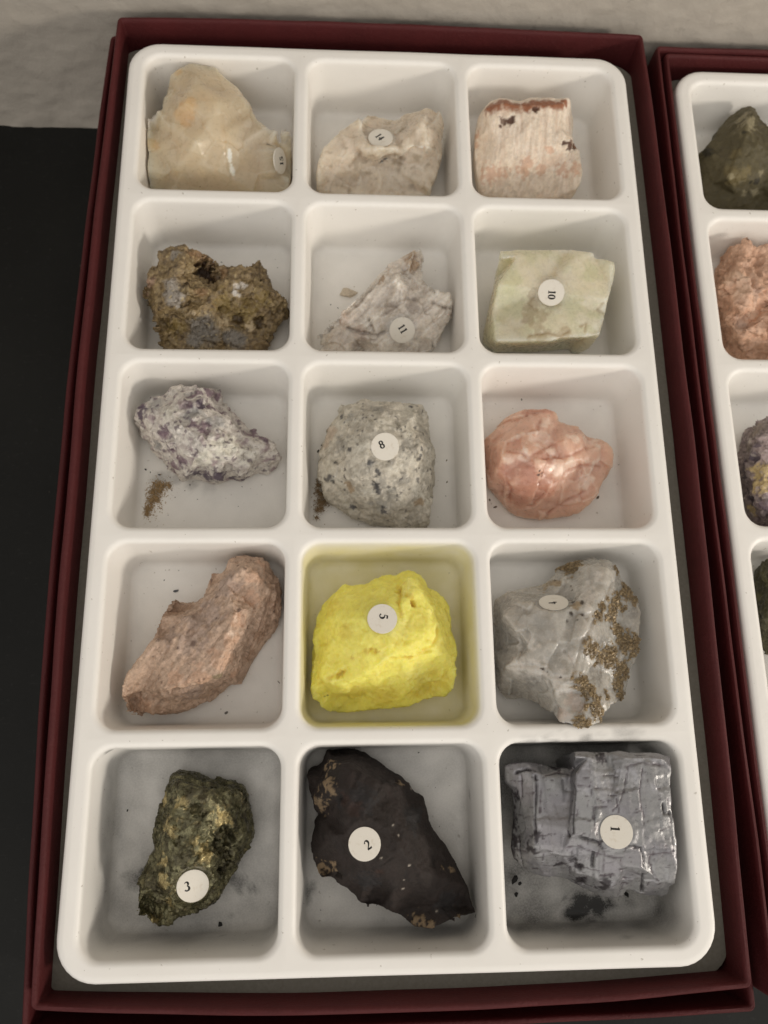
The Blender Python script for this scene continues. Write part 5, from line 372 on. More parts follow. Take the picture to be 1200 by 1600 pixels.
c = M.mix(M.remap(scr, 0.66, 0.74, 0, 0.30), c, (0.045, 0.045, 0.042))
c = M.mix(mm.outputs[0], c, (0.09, 0.075, 0.06))
M.l(c, M.b.inputs['Base Color']); M.b.inputs['Roughness'].default_value = 0.6; M.b.inputs['Specular IOR Level'].default_value = 0.25
M.l(M.bump(n, 0.00008, 1.0), M.b.inputs['Normal'])
bm = bmesh.new()
bmesh.ops.create_cube(bm, size=1.0)
bmesh.ops.scale(bm, vec=(1.4, 0.9, 0.03), verts=bm.verts)
bmesh.ops.bevel(bm, geom=bm.edges[:], offset=0.003, segments=2, affect='EDGES')
me = bpy.data.meshes.new('tabletop'); bm.to_mesh(me); bm.free()
WALL_Y = 121.5
o = link('tabletop', me, M.m, loc=(0.05, WALL_Y * MM - 0.43, TABLE_Z * MM - 0.015))
tag(o, 'matt black table top with faint scratches and dust specks', kind='structure')

M = NT('white_wall_plaster'); co = M.coords()
n = M.noise(300, 5, 0.6, co); n2 = M.noise(35, 3, 0.5, co)
c = M.mix(M.remap(n2, 0.3, 0.7, 0, 1), (0.40, 0.365, 0.315), (0.46, 0.42, 0.365))
c = M.mix(M.remap(n, 0.63, 0.72, 0, 0.35), c, (0.24, 0.215, 0.18))
M.l(c, M.b.inputs['Base Color']); M.b.inputs['Roughness'].default_value = 0.85
M.l(M.bump(n, 0.0003, 1.0), M.b.inputs['Normal'])
xs = np.concatenate([np.arange(-560, -200, 4.0), np.arange(-200, 240, 1.1), np.arange(240, 680, 4.0)])
zs = np.concatenate([np.arange(TABLE_Z - 1, 60, 1.1), np.arange(60, 480, 4.0)])
X, Zz = np.meshgrid(xs, zs)
P = np.stack([X.ravel(), np.zeros(X.size), Zz.ravel()], 1)
h = sstep(-0.12, 0.22, fbm(P / np.array([7.0, 1, 5.0]), 3, 2.0)) * 0.28 + fbm(P / 2.4, 3, 5.0) * 0.2 + fbm(P / 40, 2, 8.0) * 1.0
P[:, 1] = WALL_Y + 0.6 - h
nx = len(xs); I = np.arange(P.shape[0]).reshape(X.shape)
F = np.stack([I[:-1, :-1], I[:-1, 1:], I[1:, 1:], I[1:, :-1]], -1).reshape(-1, 4)
back = P.copy()
o = link('wall', np_mesh('wall', P * MM, F), M.m)
tag(o, 'off-white rough plaster wall behind the two boxes', kind='structure')
sol = o.modifiers.new('thick', 'SOLIDIFY'); sol.thickness = 0.02; sol.offset = -1

# ------------------------------------------------------------------ cardboard boxes and lids
def rect_ring(hx, hy, r, ns, nc):
    """counter-clockwise rounded rectangle: ns points per straight side, nc per corner; returns points and outward normals"""
    pts = []; 
    cs = [(hx - r, -hy + r, -90), (hx - r, hy - r, 0), (-hx + r, hy - r, 90), (-hx + r, -hy + r, 180)]
    for k, (cx, cy, a0) in enumerate(cs):
        for j in range(nc + 1):
            a = math.radians(a0 + 90.0 * j / nc)
            pts.append((cx + r * math.cos(a), cy + r * math.sin(a)))
        nxt = cs[(k + 1) % 4]
        a = math.radians(a0 + 90)
        p0 = np.array((cx + r * math.cos(a), cy + r * math.sin(a)))
        p1 = np.array((nxt[0] + r * math.cos(a), nxt[1] + r * math.sin(a)))
        for j in range(1, ns):
            pts.append(tuple(p0 + (p1 - p0) * j / ns))
    return np.array(pts)

def box_mesh(name, hx, hy, top, bottom, floor, th, seed, bows=(0, 0, 0, 0), amp=0.25):
    """open card box; bows = outward bulge of right, back, left, front side at mid-length"""
    prof = [(0.0, bottom), (0.0, floor), (0.0, top - 12), (0.0, top - 4), (0, top - 1.0), (-0.12, top - 0.35), (-0.4, top), (-th + 0.4, top), (-th + 0.12, top - 0.35), (-th, top - 1.0), (-th, top - 4), (-th, top - 10), (-th, floor + 0.3), (-th - 0.5, floor)]
    rings = []
    for e, z in prof:
        R_ = rect_ring(hx + e, hy + e, max(0.5, 1.4 + e), 40, 4)
        t = (z - bottom) / (top - bottom)
        u = R_[:, 0] / hx; v = R_[:, 1] / hy
        ox = np.where(R_[:, 0] > 0, bows[0], -bows[2]) * np.clip(1 - v * v, 0, 1) * np.clip(np.abs(u) * 6 - 5, 0, 1)
        oy = np.where(R_[:, 1] > 0, bows[1], -bows[3]) * np.clip(1 - u * u, 0, 1) * np.clip(np.abs(v) * 6 - 5, 0, 1)
        Q = np.c_[R_ / 26.0, np.full(len(R_), 0.1)]
        w1 = perlin(Q, seed) * amp; w2 = perlin(Q, seed + 3) * amp; wz = perlin(Q * 1.7, seed + 6) * amp * 0.8
        rings.append(np.c_[R_[:, 0] + (ox + w1) * t, R_[:, 1] + (oy + w2) * t, z + wz * (1 if z > floor + 1 else 0)])
    n = len(rings[0])
    V = np.concatenate(rings + [np.array([[0, 0, floor]])])
    F = []
    for k in range(len(rings) - 1):
        i = np.arange(n); j = (i + 1) % n
        F.append(np.stack([k * n + i, k * n + j, (k + 1) * n + j, (k + 1) * n + i], 1))
    i = np.arange(0, n); j = (i + 1) % n; L = (len(rings) - 1) * n
    cap = np.stack([L + i, L + j, np.full(n, len(V) - 1), np.full(n, len(V) - 1)], 1)
    Fq = np.concatenate(F)
    me = bpy.data.meshes.new(name)
    me.from_pydata((V * MM).tolist(), [], Fq.tolist() + [list(map(int, c[:3])) for c in cap])
    me.polygons.foreach_set("use_smooth", [True] * len(me.polygons))
    me.update()
    try: me.set_sharp_from_angle(angle=math.radians(50))
    except Exception: pass
    return me

RED = paper_mat('maroon_box_paper', (0.066, 0.0092, 0.0100), (0.105, 0.025, 0.026))
OX, OY, OZ = 146.77, 1.64, -5.0          # the right tray against the left one
o = link('cardboard_box', box_mesh('cardboard_box', 70.1, 115.65, 0.9, -44.0, -19.6, 1.35, 1.0, (1.2, 1.0, 2.2, 2.4)), RED, loc=(1.1 * MM, 1.65 * MM, 0))
BOXES = [o]
tag(o, 'maroon paper-covered box holding the white tray of fifteen minerals', 'box', 'maroon mineral boxes')
o = link('box_lid', box_mesh('box_lid', 74.4, 120.6, -8.0, -46.0, -45.0, 1.3, 4.0, (0, -0.3, 3.2, 1.2)), RED, loc=(1.1 * MM, -0.4 * MM, 0))
tag(o, 'maroon box lid turned up under the box with the lead-grey and sulphur yellow minerals', 'lid', 'maroon box lids')
o = link('cardboard_box', box_mesh('cardboard_box', 68.5, 114.9, -4.0, -44.0, -24.6, 1.3, 7.0, (0.2, 0.1, 0.3, 0.2)), RED, loc=((OX + 0.9) * MM, 1.7 * MM, 0))
BOXES.append(o)
o.rotation_euler = (0, 0, 0.004)
tag(o, 'maroon box at the right edge holding the tray cut off by the picture', 'box', 'maroon mineral boxes')
o = link('box_lid', box_mesh('box_lid', 70.1, 118.0, -3.2, -46.0, -45.0, 1.2, 9.0, (0.3, 0, 0.5, 0.6)), RED, loc=(OX * MM, 0.3 * MM, 0))
o.rotation_euler = (0, 0, 0.004)
tag(o, 'maroon box lid turned up around the right-hand box', 'lid', 'maroon box lids')

# ------------------------------------------------------------------ white plastic trays
HX, HY = 65.5, 110.2         # outer half size of the rim
CHX, CHY = 19.15, 19.75      # half opening of a compartment
FLOOR = -18.0

def tray_mesh(name, stains, dust, ns=26, nc=8):
    Vs = []; Fs = []; base = 0
    prof = []
    rf = 1.25
    for a in np.linspace(0, 80, 6):                               # rounded lip
        a = math.radians(a); prof.append((-rf + rf * math.sin(a), -rf + rf * math.cos(a)))
    d0, z0 = prof[-1]
    for t in np.linspace(0, 1, 15)[1:]:                           # drafted wall
        prof.append((d0 + (1.0 - d0) * t, z0 + (FLOOR + 1.9 - z0) * t))
    for a in np.linspace(0, 90, 6)[1:]:                           # fillet at the floor
        a = math.radians(a); prof.append((1.0 + 1.9 * (1 - math.cos(a)), FLOOR + 1.9 * (1 - math.sin(a))))
    for r_ in range(5):
        for c_ in range(3):
            cx, cy = (c_ - 1) * PX, (2 - r_) * PY
            rings = []
            # outer boundary of this compartment's piece of the rim
            x0 = -HX + 1.5 if c_ == 0 else cx - PX / 2; x1 = HX - 1.5 if c_ == 2 else cx + PX / 2
            y0 = -HY + 1.5 if r_ == 4 else cy - PY / 2; y1 = HY - 1.5 if r_ == 0 else cy + PY / 2
            inner = rect_ring(CHX + rf, CHY + rf, 4.4 + rf * .5, ns, nc) + np.array([cx, cy])
            outp = []
            R0 = 6.6
            for k in range(len(inner)):
                blk = k // (nc + ns); j = k % (nc + ns)
                x, y = inner[k]
                if j <= nc:
                    bx = (x1, x1, x0, x0)[blk]; by = (y0, y1, y1, y0)[blk]
                    outer_corner = (c_ == (2, 2, 0, 0)[blk]) and (r_ == (4, 0, 0, 4)[blk])
                    if outer_corner:
                        a = math.radians((-90, 0, 90, 180)[blk] + 90.0 * j / nc)
                        sx = (1, 1, -1, -1)[blk]; sy = (-1, 1, 1, -1)[blk]
                        outp.append((bx - sx * R0 + R0 * math.cos(a), by - sy * R0 + R0 * math.sin(a)))
                    else: outp.append((bx, by))
                else:
                    outp.append(((x1, y), (x, y1), (x0, y), (x, y0))[blk])
            rings.append(np.c_[np.array(outp), np.zeros(len(outp))])
            for d, z in prof:
                R_ = rect_ring(CHX - d, CHY - d, max(1.5, 4.4 - d * 0.6), ns, nc) + np.array([cx, cy])
                rings.append(np.c_[R_, np.full(len(R_), z)])
            last = rings[-1].copy(); cen = np.array([cx, cy, FLOOR])
            for t in np.linspace(1, 0.03, 19)[1:]:
                rings.append(cen + (last - cen) * t)
            n = len(rings[0])
            for k in range(len(rings) - 1):
                i = np.arange(n); j = (i + 1) % n
                Fs.append(base + np.stack([k * n + i, k * n + j, (k + 1) * n + j, (k + 1) * n + i], 1))
            V = np.concatenate(rings); Vs.append(V); base += len(V)
            Vs.append(cen[None]); i = np.arange(n); L = base - n
            Fs.append(np.stack([L + i, L + (i + 1) % n, np.full(n, base), np.full(n, base)], 1)[:, [0, 1, 2, 2]])
            base += 1
    # outer lip, skirt and flange
    prof2 = [(0, 0)]
    for a in (18, 36, 54, 72, 90): a = math.radians(a); prof2.append((0.5 + 1.0 * math.sin(a), -1.0 + 1.0 * math.cos(a)))
    prof2 += [(1.52, -2.5), (1.58, -6.0), (1.7, -12.0), (1.8, -17.9)]
    rings = []
    for e, z in prof2:
        R_ = rect_ring(HX - 1.5 + e, HY - 1.5 + e, 6.6 + e, 60, nc)
        rings.append(np.c_[R_, np.full(len(R_), z)])
    n = len(rings[0])
    for k in range(len(rings) - 1):
        i = np.arange(n); j = (i + 1) % n
        Fs.append(base + np.stack([k * n + j, k * n + i, (k + 1) * n + i, (k + 1) * n + j], 1))
    V = np.concatenate(rings); Vs.append(V)
    V = np.concatenate(Vs); F = np.concatenate(Fs)
    # thin-sheet waviness
    V[:, 2] += fbm(V / 30.0, 2, 21.0) * 0.22 * (V[:, 2] > -3)
    st = np.zeros(len(V)); yl = np.zeros(len(V))
    nz = fbm(V / 1.6, 4, 31.0); nz2 = fbm(V / 6.0, 3, 33.0)
    if stains:
        for x, y, z, r, s in stains:
            d = np.linalg.norm(V - np.array([x, y, z]), axis=1) / r
            near = d < 2.2
            st[near] = np.maximum(st[near], s * sstep(1.15, 0.1, d[near] / 1.4 + nz[near] * 0.45 + nz2[near] * 0.7))
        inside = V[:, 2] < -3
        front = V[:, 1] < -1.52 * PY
        st = np.maximum(st, inside * front * (0.24 + 0.26 * np.clip(nz2 + 0.45, 0, 1)) * np.where(V[:, 0] > 21, 1.7, np.where(V[:, 0] < -21, 1.15, 0.9)) * sstep(-3, -14, V[:, 2]))  # front compartments: dust, with shade put into the same tint
        st = np.maximum(st, sstep(-9, -17, V[:, 2]) * (0.05 + 0.09 * np.clip(nz2 + 0.4, 0, 1) + 0.05 * np.clip(nz, 0, 1)))  # tint deepens towards every compartment floor
        mid = (np.abs(V[:, 0]) < 20.5) & (np.abs(V[:, 1] + PY) < 21)
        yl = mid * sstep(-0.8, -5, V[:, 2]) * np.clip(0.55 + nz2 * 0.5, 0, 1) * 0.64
    return V, F, st, yl

V, F, st, yl = tray_mesh('specimen_tray', STAINS, True)
tri = F[:, 2] == F[:, 3]
def tray_obj(label, V, F, st, yl, loc):
    me = bpy.data.meshes.new('specimen_tray')
    q = F[~tri].tolist() + F[tri][:, :3].tolist()
    me.from_pydata((V * MM).tolist(), [], q)
    me.polygons.foreach_set("use_smooth", [True] * len(me.polygons))
    set_attr(me, 'StainShade', st); set_attr(me, 'Yellow', yl)
    me.update()
    o = link('specimen_tray', me, PLASTIC, loc=loc)
    tag(o, label, 'tray', 'white plastic mineral trays')
    return o
PLASTIC = plastic_mat()
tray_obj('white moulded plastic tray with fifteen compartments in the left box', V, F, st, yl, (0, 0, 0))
V2, F2, st2, yl2 = tray_mesh('specimen_tray', None, False, 14, 6)
tri = F2[:, 2] == F2[:, 3]
tray_obj('white moulded plastic tray in the box at the right edge', V2, F2, st2, yl2, (OX * MM, OY * MM, OZ * MM))

# added ledge in each box, coloured dark for the shaded strip round the tray
M = NT('shade_strip_grey'); co = M.coords()
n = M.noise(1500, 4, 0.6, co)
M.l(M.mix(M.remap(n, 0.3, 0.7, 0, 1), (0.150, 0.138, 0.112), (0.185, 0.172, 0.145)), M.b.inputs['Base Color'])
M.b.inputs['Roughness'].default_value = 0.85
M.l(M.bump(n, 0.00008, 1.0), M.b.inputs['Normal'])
def ledge(parent, cx, cy, z, hx, hy, sag):  # added stand-in for the shaded strip round the tray
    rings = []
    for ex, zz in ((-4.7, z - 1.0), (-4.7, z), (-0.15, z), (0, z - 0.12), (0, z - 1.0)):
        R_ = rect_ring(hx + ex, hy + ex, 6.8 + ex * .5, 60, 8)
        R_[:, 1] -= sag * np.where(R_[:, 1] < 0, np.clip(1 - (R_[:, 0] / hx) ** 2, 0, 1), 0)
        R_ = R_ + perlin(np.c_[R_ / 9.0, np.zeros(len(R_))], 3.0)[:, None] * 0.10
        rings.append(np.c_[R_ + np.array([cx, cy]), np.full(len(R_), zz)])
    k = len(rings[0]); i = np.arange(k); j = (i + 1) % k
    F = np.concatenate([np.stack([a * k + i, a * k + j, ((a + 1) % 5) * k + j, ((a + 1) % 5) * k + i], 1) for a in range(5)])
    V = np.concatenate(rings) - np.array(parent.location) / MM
    link('shade_strip', np_mesh('shade_strip', V * MM, F, False), M.m, parent)['label'] = 'added dark ledge for the shaded strip round the tray'
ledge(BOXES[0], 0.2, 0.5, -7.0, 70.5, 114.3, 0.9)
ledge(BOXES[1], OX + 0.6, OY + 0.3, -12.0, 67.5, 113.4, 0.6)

# ------------------------------------------------------------------ numbered stickers
def stroke(pts, widths, z):
    pts = np.array(pts, float); n = len(pts)
    t = np.gradient(pts, axis=0); t /= np.linalg.norm(t, axis=1)[:, None] + 1e-9
    nr = np.c_[-t[:, 1], t[:, 0]]; w = np.array(widths, float)[:, None] * 0.62
    a = pts + nr * w; b = pts - nr * w
    V = np.concatenate([np.c_[a, np.full(n, z)], np.c_[b, np.full(n, z)]])
    F = [(i, i + 1, n + i + 1, n + i) for i in range(n - 1)]
    return V, F

def arc(cx, cy, rx, ry, a0, a1, n=16):
    return [(cx + rx * math.cos(math.radians(a)), cy + ry * math.sin(math.radians(a))) for a in np.linspace(a0, a1, n)]

def glyph(ch):
    """serif figures: strokes with changing width in a box one unit high"""
    S = []
    wv = lambda n, lo, hi, ph=0.0: [lo + (hi - lo) * abs(math.sin(math.pi * (i / (n - 1) + ph))) for i in range(n)]
    if ch == '1':
        S += [([(.30, 0.02), (.30, .98)], [.17, .17]), ([(.10, .03), (.50, .03)], [.07, .07]), ([(.10, .80), (.26, .93)], [.05, .10])]
        w = .60
    elif ch == '0':
        p = arc(.30, .5, .22, .45, 0, 360, 33); S.append((p, [.07 + .12 * abs(math.cos(math.radians(a))) for a in np.linspace(0, 360, 33)])); w = .66
    elif ch == '8':
        for cy, rx, ry in ((.73, .19, .22), (.26, .22, .24)):
            p = arc(.30, cy, rx, ry, 0, 360, 25); S.append((p, [.09 + .08 * abs(math.cos(math.radians(a))) for a in np.linspace(0, 360, 25)]))
        w = .66
    elif ch == '2':
        p = arc(.29, .70, .21, .26, 170, -35, 14) + [(.36, .40), (.20, .20), (.10, .07)]
        S.append((p, [.14, .10, .08, .08, .09, .11, .14, .17, .18, .18, .17, .16, .15, .13, .11, .09, .08]))
        S.append(([(.08, .075), (.56, .075)], [.15, .15])); S.append(([(.53, .06), (.58, .20)], [.08, .05])); w = .66
    elif ch == '3':
        p = arc(.26, .75, .19, .22, 160, -80, 14); S.append((p, [.06, .07, .08, .09, .11, .14, .17, .18, .18, .17, .14, .11, .09, .07]))
        p = arc(.25, .28, .25, .26, 80, -150, 16); S.append((p, [.07, .09, .12, .15, .18, .19, .20, .19, .17, .15, .13, .12, .12, .12, .13, .15])); w = .62
    elif ch == '5':
        S.append(([(.14, .92), (.52, .92)], [.15, .15])); S.append(([(.16, .95), (.12, .58)], [.06, .06]))
        p = [(.12, .56)] + arc(.25, .32, .25, .29, 95, -150, 16); S.append((p, [.06] + [.08, .11, .14, .17, .19, .20, .19, .17, .15, .12, .10, .10, .10, .11, .13, .14])); w = .62
    else:   # 4
        S += [([(.38, 0), (.38, .98)], [.17, .17]), ([(.38, .95), (.05, .32)], [.06, .06]), ([(.02, .30), (.58, .30)], [.13, .13])]; w = .66
    return S, w

STK = sticker_mat()
INK = plain_mat('black_ink', (0.012, 0.011, 0.011), 0.6)
STICK_R = 3.25
def add_sticker(parent, s, origin):
    n = Vector(s['n']); up = Vector(s['up']); up = (up - n * up.dot(n)).normalized(); rt = up.cross(n)
    M4 = Matrix((rt, up, n)).transposed().to_4x4()
    M4.translation = (Vector(s['p']) - origin) * MM
    bm = bmesh.new(); N = 40
    def ring(r, z): return [bm.verts.new((r * MM * math.cos(2 * math.pi * i / N) * (1 + 0.006 * math.sin(3 * i)), r * MM * math.sin(2 * math.pi * i / N), z * MM)) for i in range(N)]
    rs = [ring(STICK_R, -0.25), ring(STICK_R, 0.06), ring(STICK_R - 0.05, 0.10), ring(STICK_R * .6, 0.105)]
    for a, b in zip(rs[:-1], rs[1:]):
        for i in range(N): bm.faces.new((a[i], a[(i + 1) % N], b[(i + 1) % N], b[i]))
    bm.faces.new(rs[-1])
    me = bpy.data.meshes.new('number_sticker'); bm.to_mesh(me); bm.free()
    st = link('number_sticker', me, STK, parent); st.matrix_local = M4
    V = []; F = []; x = 0; H = 1.85; k = 0
    for ch in s['t']:
        S, w = glyph(ch)
        for pts, wd in S:
            v, f = stroke(pts, wd, 0.0); b = sum(len(q) for q in V)
            v[:, 0] += x; v = v * H; v[:, 2] = 0.118 + 0.004 * k; k += 1
            V.append(v); F += [tuple(b + i for i in q) for q in f]
        x += w
    V = np.concatenate(V); V[:, 0] -= x * H / 2; V[:, 1] -= H / 2
    off = Vector(s['off']); V[:, 0] += off.dot(rt); V[:, 1] += off.dot(up)
    me = bpy.data.meshes.new('numeral'); me.from_pydata((V * MM).tolist(), [], F); me.update()
    link('numeral', me, INK, st)

# ------------------------------------------------------------------ mineral specimens
def voxel_remesh(V, F, size):
    me = bpy.data.meshes.new('tmp'); me.from_pydata(V.tolist(), [], F); me.update()
    bm = bmesh.new(); bm.from_mesh(me); bmesh.ops.recalc_face_normals(bm, faces=bm.faces); bm.to_mesh(me); bm.free()
    o = bpy.data.objects.new('tmp', me); COL.objects.link(o)
    md = o.modifiers.new('r', 'REMESH'); md.mode = 'VOXEL'; md.voxel_size = size; md.adaptivity = 0.0
    dg = bpy.context.evaluated_depsgraph_get(); e = o.evaluated_get(dg); m2 = e.to_mesh()
    V2 = np.empty(len(m2.vertices) * 3); m2.vertices.foreach_get("co", V2)
    L = np.empty(len(m2.loops), dtype=np.int32); m2.loops.foreach_get("vertex_index", L)
    e.to_mesh_clear(); bpy.data.objects.remove(o); bpy.data.meshes.remove(me)
    return V2.reshape(-1, 3), L.reshape(-1, 4)

def build_specimen(key, look, label, mat, voxel=0.34):
    d = ROCKS[key]; V = np.array(d['V']); n = d['n']; fl = d['fl']; C = np.array(d['C'])
    rim = fl + 18.0
    def fit(Q):
        """keep what lies below the rim inside its compartment"""
        Q = Q.copy(); dep = np.clip(rim - Q[:, 2], 0, 18)
        low = Q[:, 2] < rim - 0.4
        hx = CHX - 0.45 - dep * 0.055; hy = CHY - 0.45 - dep * 0.055
        Q[low, 0] = C[0] + np.clip(Q[low, 0] - C[0], -hx[low], hx[low])
        Q[low, 1] = C[1] + np.clip(Q[low, 1] - C[1], -hy[low], hy[low])
        return Q
    V = fit(V)
    V[:, 2] = np.maximum(V[:, 2], fl + 0.5)
    cen = V[:n, :2].mean(0); s1, s2 = look.get('under', (0.985, 0.88))
    r1 = V[:n].copy(); r1[:, 2] = fl + (r1[:, 2] - fl) * 0.5; r1[:, :2] = cen + (r1[:, :2] - cen) * s1; r1 = fit(r1)
    r2 = V[:n].copy(); r2[:, 2] = fl + 0.12; r2[:, :2] = cen + (r2[:, :2] - cen) * s2; r2 = fit(r2)
    nv = len(V)
    W = np.concatenate([V, r1, r2, np.array([[cen[0], cen[1], fl + 0.12]])])
    F = [tuple(t) for t in d['T']]
    for i in range(n):
        j = (i + 1) % n
        F += [(j, i, nv + i, nv + j), (nv + j, nv + i, nv + n + i, nv + n + j), (nv + n + j, nv + n + i, nv + 2 * n)]
    P, Q = voxel_remesh(W, F, voxel)
    if look.get('smooth'): P = smooth_verts(P, Q, look['smooth'])
    N = vnormals(P, Q)
    if (N[:, 2] * (P[:, 2] - P[:, 2].mean())).sum() < 0: N = -N; Q = Q[:, ::-1]
    P0 = P.copy()
    blobs = {}
    for t, x, y, z, r in d['B']: blobs.setdefault(t, []).append((np.array([x, y, z]), r))
    def bmask(t, nz):
        out = np.zeros(len(P0)); w = fbm(P0 / look.get('bn', 1.6), 4, 41.0)
        for c, r in blobs.get(t, []):
            out = np.maximum(out, sstep(1.25, 0.55, np.linalg.norm(P0 - c, axis=1) / r + w * nz * 2))
        return out
    def crack(op):
        """cleavage cracks across an axis: broken, slightly wandering straight lines"""
        ax = np.array(op[2], float); ax /= np.linalg.norm(ax)
        q = (P0 @ ax + fbm(P0 / 4.0, 3, 91.0) * 1.1 + perlin(P0 / 0.8, 92.0) * 0.12) / op[1]
        k = np.floor(q + 0.5); d = np.abs(q - k) * op[1]
        br = fbm(np.c_[P0 / 3.2 + k[:, None] * 7.7], 2, 93.0)
        return (1 - sstep(op[3] * 0.5, op[3] * 1.6, d)) * sstep(op[4], op[4] + 0.08, br)
    # relief
    D = np.zeros(len(P))
    for op in look['disp']:
        if op[0] == 'fbm': D += op[2] * fbm(stretch(P0, op[4] if len(op) > 4 else None) / op[1], op[3], 3.0 + op[1])
        elif op[0] == 'ridge': D += op[2] * (ridged(stretch(P0, op[3] if len(op) > 3 else None) / op[1], 3, 4.0 + op[1]) - 0.5)
        elif op[0] == 'facet':
            f1, f2, off, rnd = worley((stretch(P0, op[3] if len(op) > 3 else None) + fbm(P0 / 5, 2, 6.0)[:, None] * 0.8) / op[1], 5.0 + op[1])
            D += op[2] * (((rnd - 0.5) * 2 * off).sum(1) + 0.5 * (rnd[:, 0] - 0.5))
        elif op[0] == 'step':       # terraces of cleavage along an axis
            ax = np.array(op[3], float); ax /= np.linalg.norm(ax)
            q = (P0 @ ax + fbm(P0 / 6, 3, 7.0) * op[4]) / op[1]
            D += op[2] * (q - np.floor(q) - 0.5)
        elif op[0] == 'blob': D += op[2] * bmask(op[1], 0.6)
        elif op[0] == 'crk': D += op[5] * crack(op)
        elif op[0] == 'blocks':
            q1 = np.floor((P0 @ np.array([1, 0.06, 0]) + fbm(P0 / 5.0, 2, 95.0) * 0.9) / op[1]); q2 = np.floor((P0 @ np.array([-0.05, 1, 0.0]) + fbm(P0 / 5.0, 2, 96.0) * 0.9 + 0.37 * q1) / op[2])
            D += op[3] * (_perm[(q1.astype(int) * 37 + q2.astype(int) * 101) & 255] / 255.0 - 0.5)
        elif op[0] == 'cell': 
            f1, f2, off, rnd = worley(P0 / op[1], 8.0); D += op[2] * (0.5 - f1)
    gm = {}
    for t, pl in d['G']:
        wob = fbm(P0 / 1.2, 3, 51.0) * 0.5
        g = np.exp(-(np.maximum(0, seg_dist(P0, pl) + wob * 0.6) / look.get('gw', {}).get(t, 0.35)) ** 2)
        gm[t] = np.maximum(gm.get(t, 0), g)
    for t, g in gm.items(): D -= look.get('gd', {}).get(t, 0.25) * g
    keep = np.ones(len(P)); s = d['S']
    if s:
        sp = np.array(s['p']); sn = np.array(s['n'])
        rel = P0 - sp; hgt = rel @ sn; rad = np.linalg.norm(rel - np.outer(hgt, sn), axis=1)
        keep = np.where(np.abs(hgt) < 5, sstep(STICK_R * 0.95, STICK_R * 1.45, rad), 1)
    D = D * (0.25 + 0.75 * sstep(0.3, 2.5, P0[:, 2] - fl))
    P = P0 + N * (D * keep)[:, None]
    if s:
        up_side = (N @ sn) > 0.2
        P = np.where(((keep < 1) & up_side)[:, None], P - sn * ((hgt + 0.06) * (1 - keep))[:, None], P)
    P[:, 2] = np.maximum(P[:, 2], fl + 0.03)
    # colour of the mineral, with glints painted into some
    c = np.tile(alb(look['base']), (len(P), 1)); met = np.full(len(P), look.get('met', 0.0))
    def over(mask, col):
        nonlocal c
        c = c * (1 - mask[:, None]) + alb(col) * mask[:, None]
    for op in look['col']:
        if op[0] == 'n': over(op[6] * sstep(op[3], op[4], fbm(stretch(P0, op[2]) / op[1], 5, op[7] if len(op) > 7 else 13.0)), op[5])
        elif op[0] == 'b': over(op[3] * bmask(op[1], op[4] if len(op) > 4 else 0.5), op[2])
        elif op[0] == 'g' and op[1] in gm: over(op[3] * gm[op[1]], op[2])
        elif op[0] == 'cells':
            f1, f2, off, rnd = worley(stretch(P0, op[5] if len(op) > 5 else None) / op[1], 15.0); over(op[4] * (rnd[:, 0] < op[2]), op[3])
        elif op[0] == 'mos':
            f1, f2, off, rnd = worley((stretch(P0, op[3] if len(op) > 3 else None) + fbm(P0 / 1.5, 2, 16.0)[:, None] * 0.5) / op[1], 17.0); c = c * (1 + (rnd[:, :1] - 0.5) * 2 * op[2])
        elif op[0] == 'crk': over(op[6] * crack(op), op[5])
        elif op[0] == 'met': met = met * (1 - bmask(op[1], 0.5)) + op[2] * bmask(op[1], 0.5)
    org = np.array([cen[0], cen[1], fl])
    me = np_mesh('mineral_specimen', (P - org) * MM, Q, True)
    set_attr(me, 'Col', c)
    if look.get('met') is not None: set_attr(me, 'Met', met)
    o = link('mineral_specimen', me, mat, loc=Vector(org) * MM)
    tag(o, label, 'mineral', 'mineral specimens in tray compartments')
    if s: add_sticker(o, s, Vector(org))
    return o, P, N, Q, bmask

LOOKS = {}
LOOKS['cream'] = (dict(base=(197, 180, 150), smooth=5, bn=3.0, disp=[('fbm', 9, 0.5, 2), ('facet', 5.5, .35), ('fbm', 2.5, 0.08, 2)],
    gd={'c': 0.3}, gw={'c': 0.35},
    col=[('n', 7, None, -0.1, 0.4, (204, 182, 146), 0.6), ('n', 4, None, 0.1, 0.5, (198, 184, 158), 0.5, 23.), ('b', 'gy', (190, 176, 156), 0.5, .4), ('b', 'or', (206, 164, 104), 0.6, .6), ('b', 'lt', (212, 194, 160), 0.6), ('b', 'painted_glint', (244, 236, 226), 0.85, .6), ('n', 1.4, None, .25, .5, (208, 190, 160), .4, 61.)]),  # includes a white glint painted into the colour
    'large pale cream translucent lump filling its compartment at the back left corner', dict(rough=0.32, spec=0.5, sss=1.0, sssr=0.014, bump=0.03, bscale=700, var=0.035))
LOOKS['beige'] = (dict(base=(214, 200, 180), smooth=10, disp=[('fbm', 7, 0.9, 2), ('facet', 6, 0.6), ('fbm', 2.0, 0.28, 2)],
    gd={'c': 0.2}, gw={'c': 0.5},
    col=[('n', 4, None, -0.15, 0.35, (196, 180, 158), 0.7), ('n', 2.2, None, 0.05, 0.4, (160, 142, 116), 0.6, 27.), ('b', 'lt', (212, 200, 182), 0.7, .8), ('b', 'dk', (162, 144, 122), 0.6, .8), ('g', 'c', (160, 142, 118), 0.4), ('n', 1.0, None, .28, .5, (222, 212, 196), .6, 63.)]),
    'greyish beige rounded translucent lump with an oval sticker reading 14', dict(rough=0.34, spec=0.5, sss=0.95, sssr=0.006, bump=0.06, bscale=900, var=0.07, facet=0.10, fscale=500))
FIB = ((0.04, 1, 0.55), 8.0)
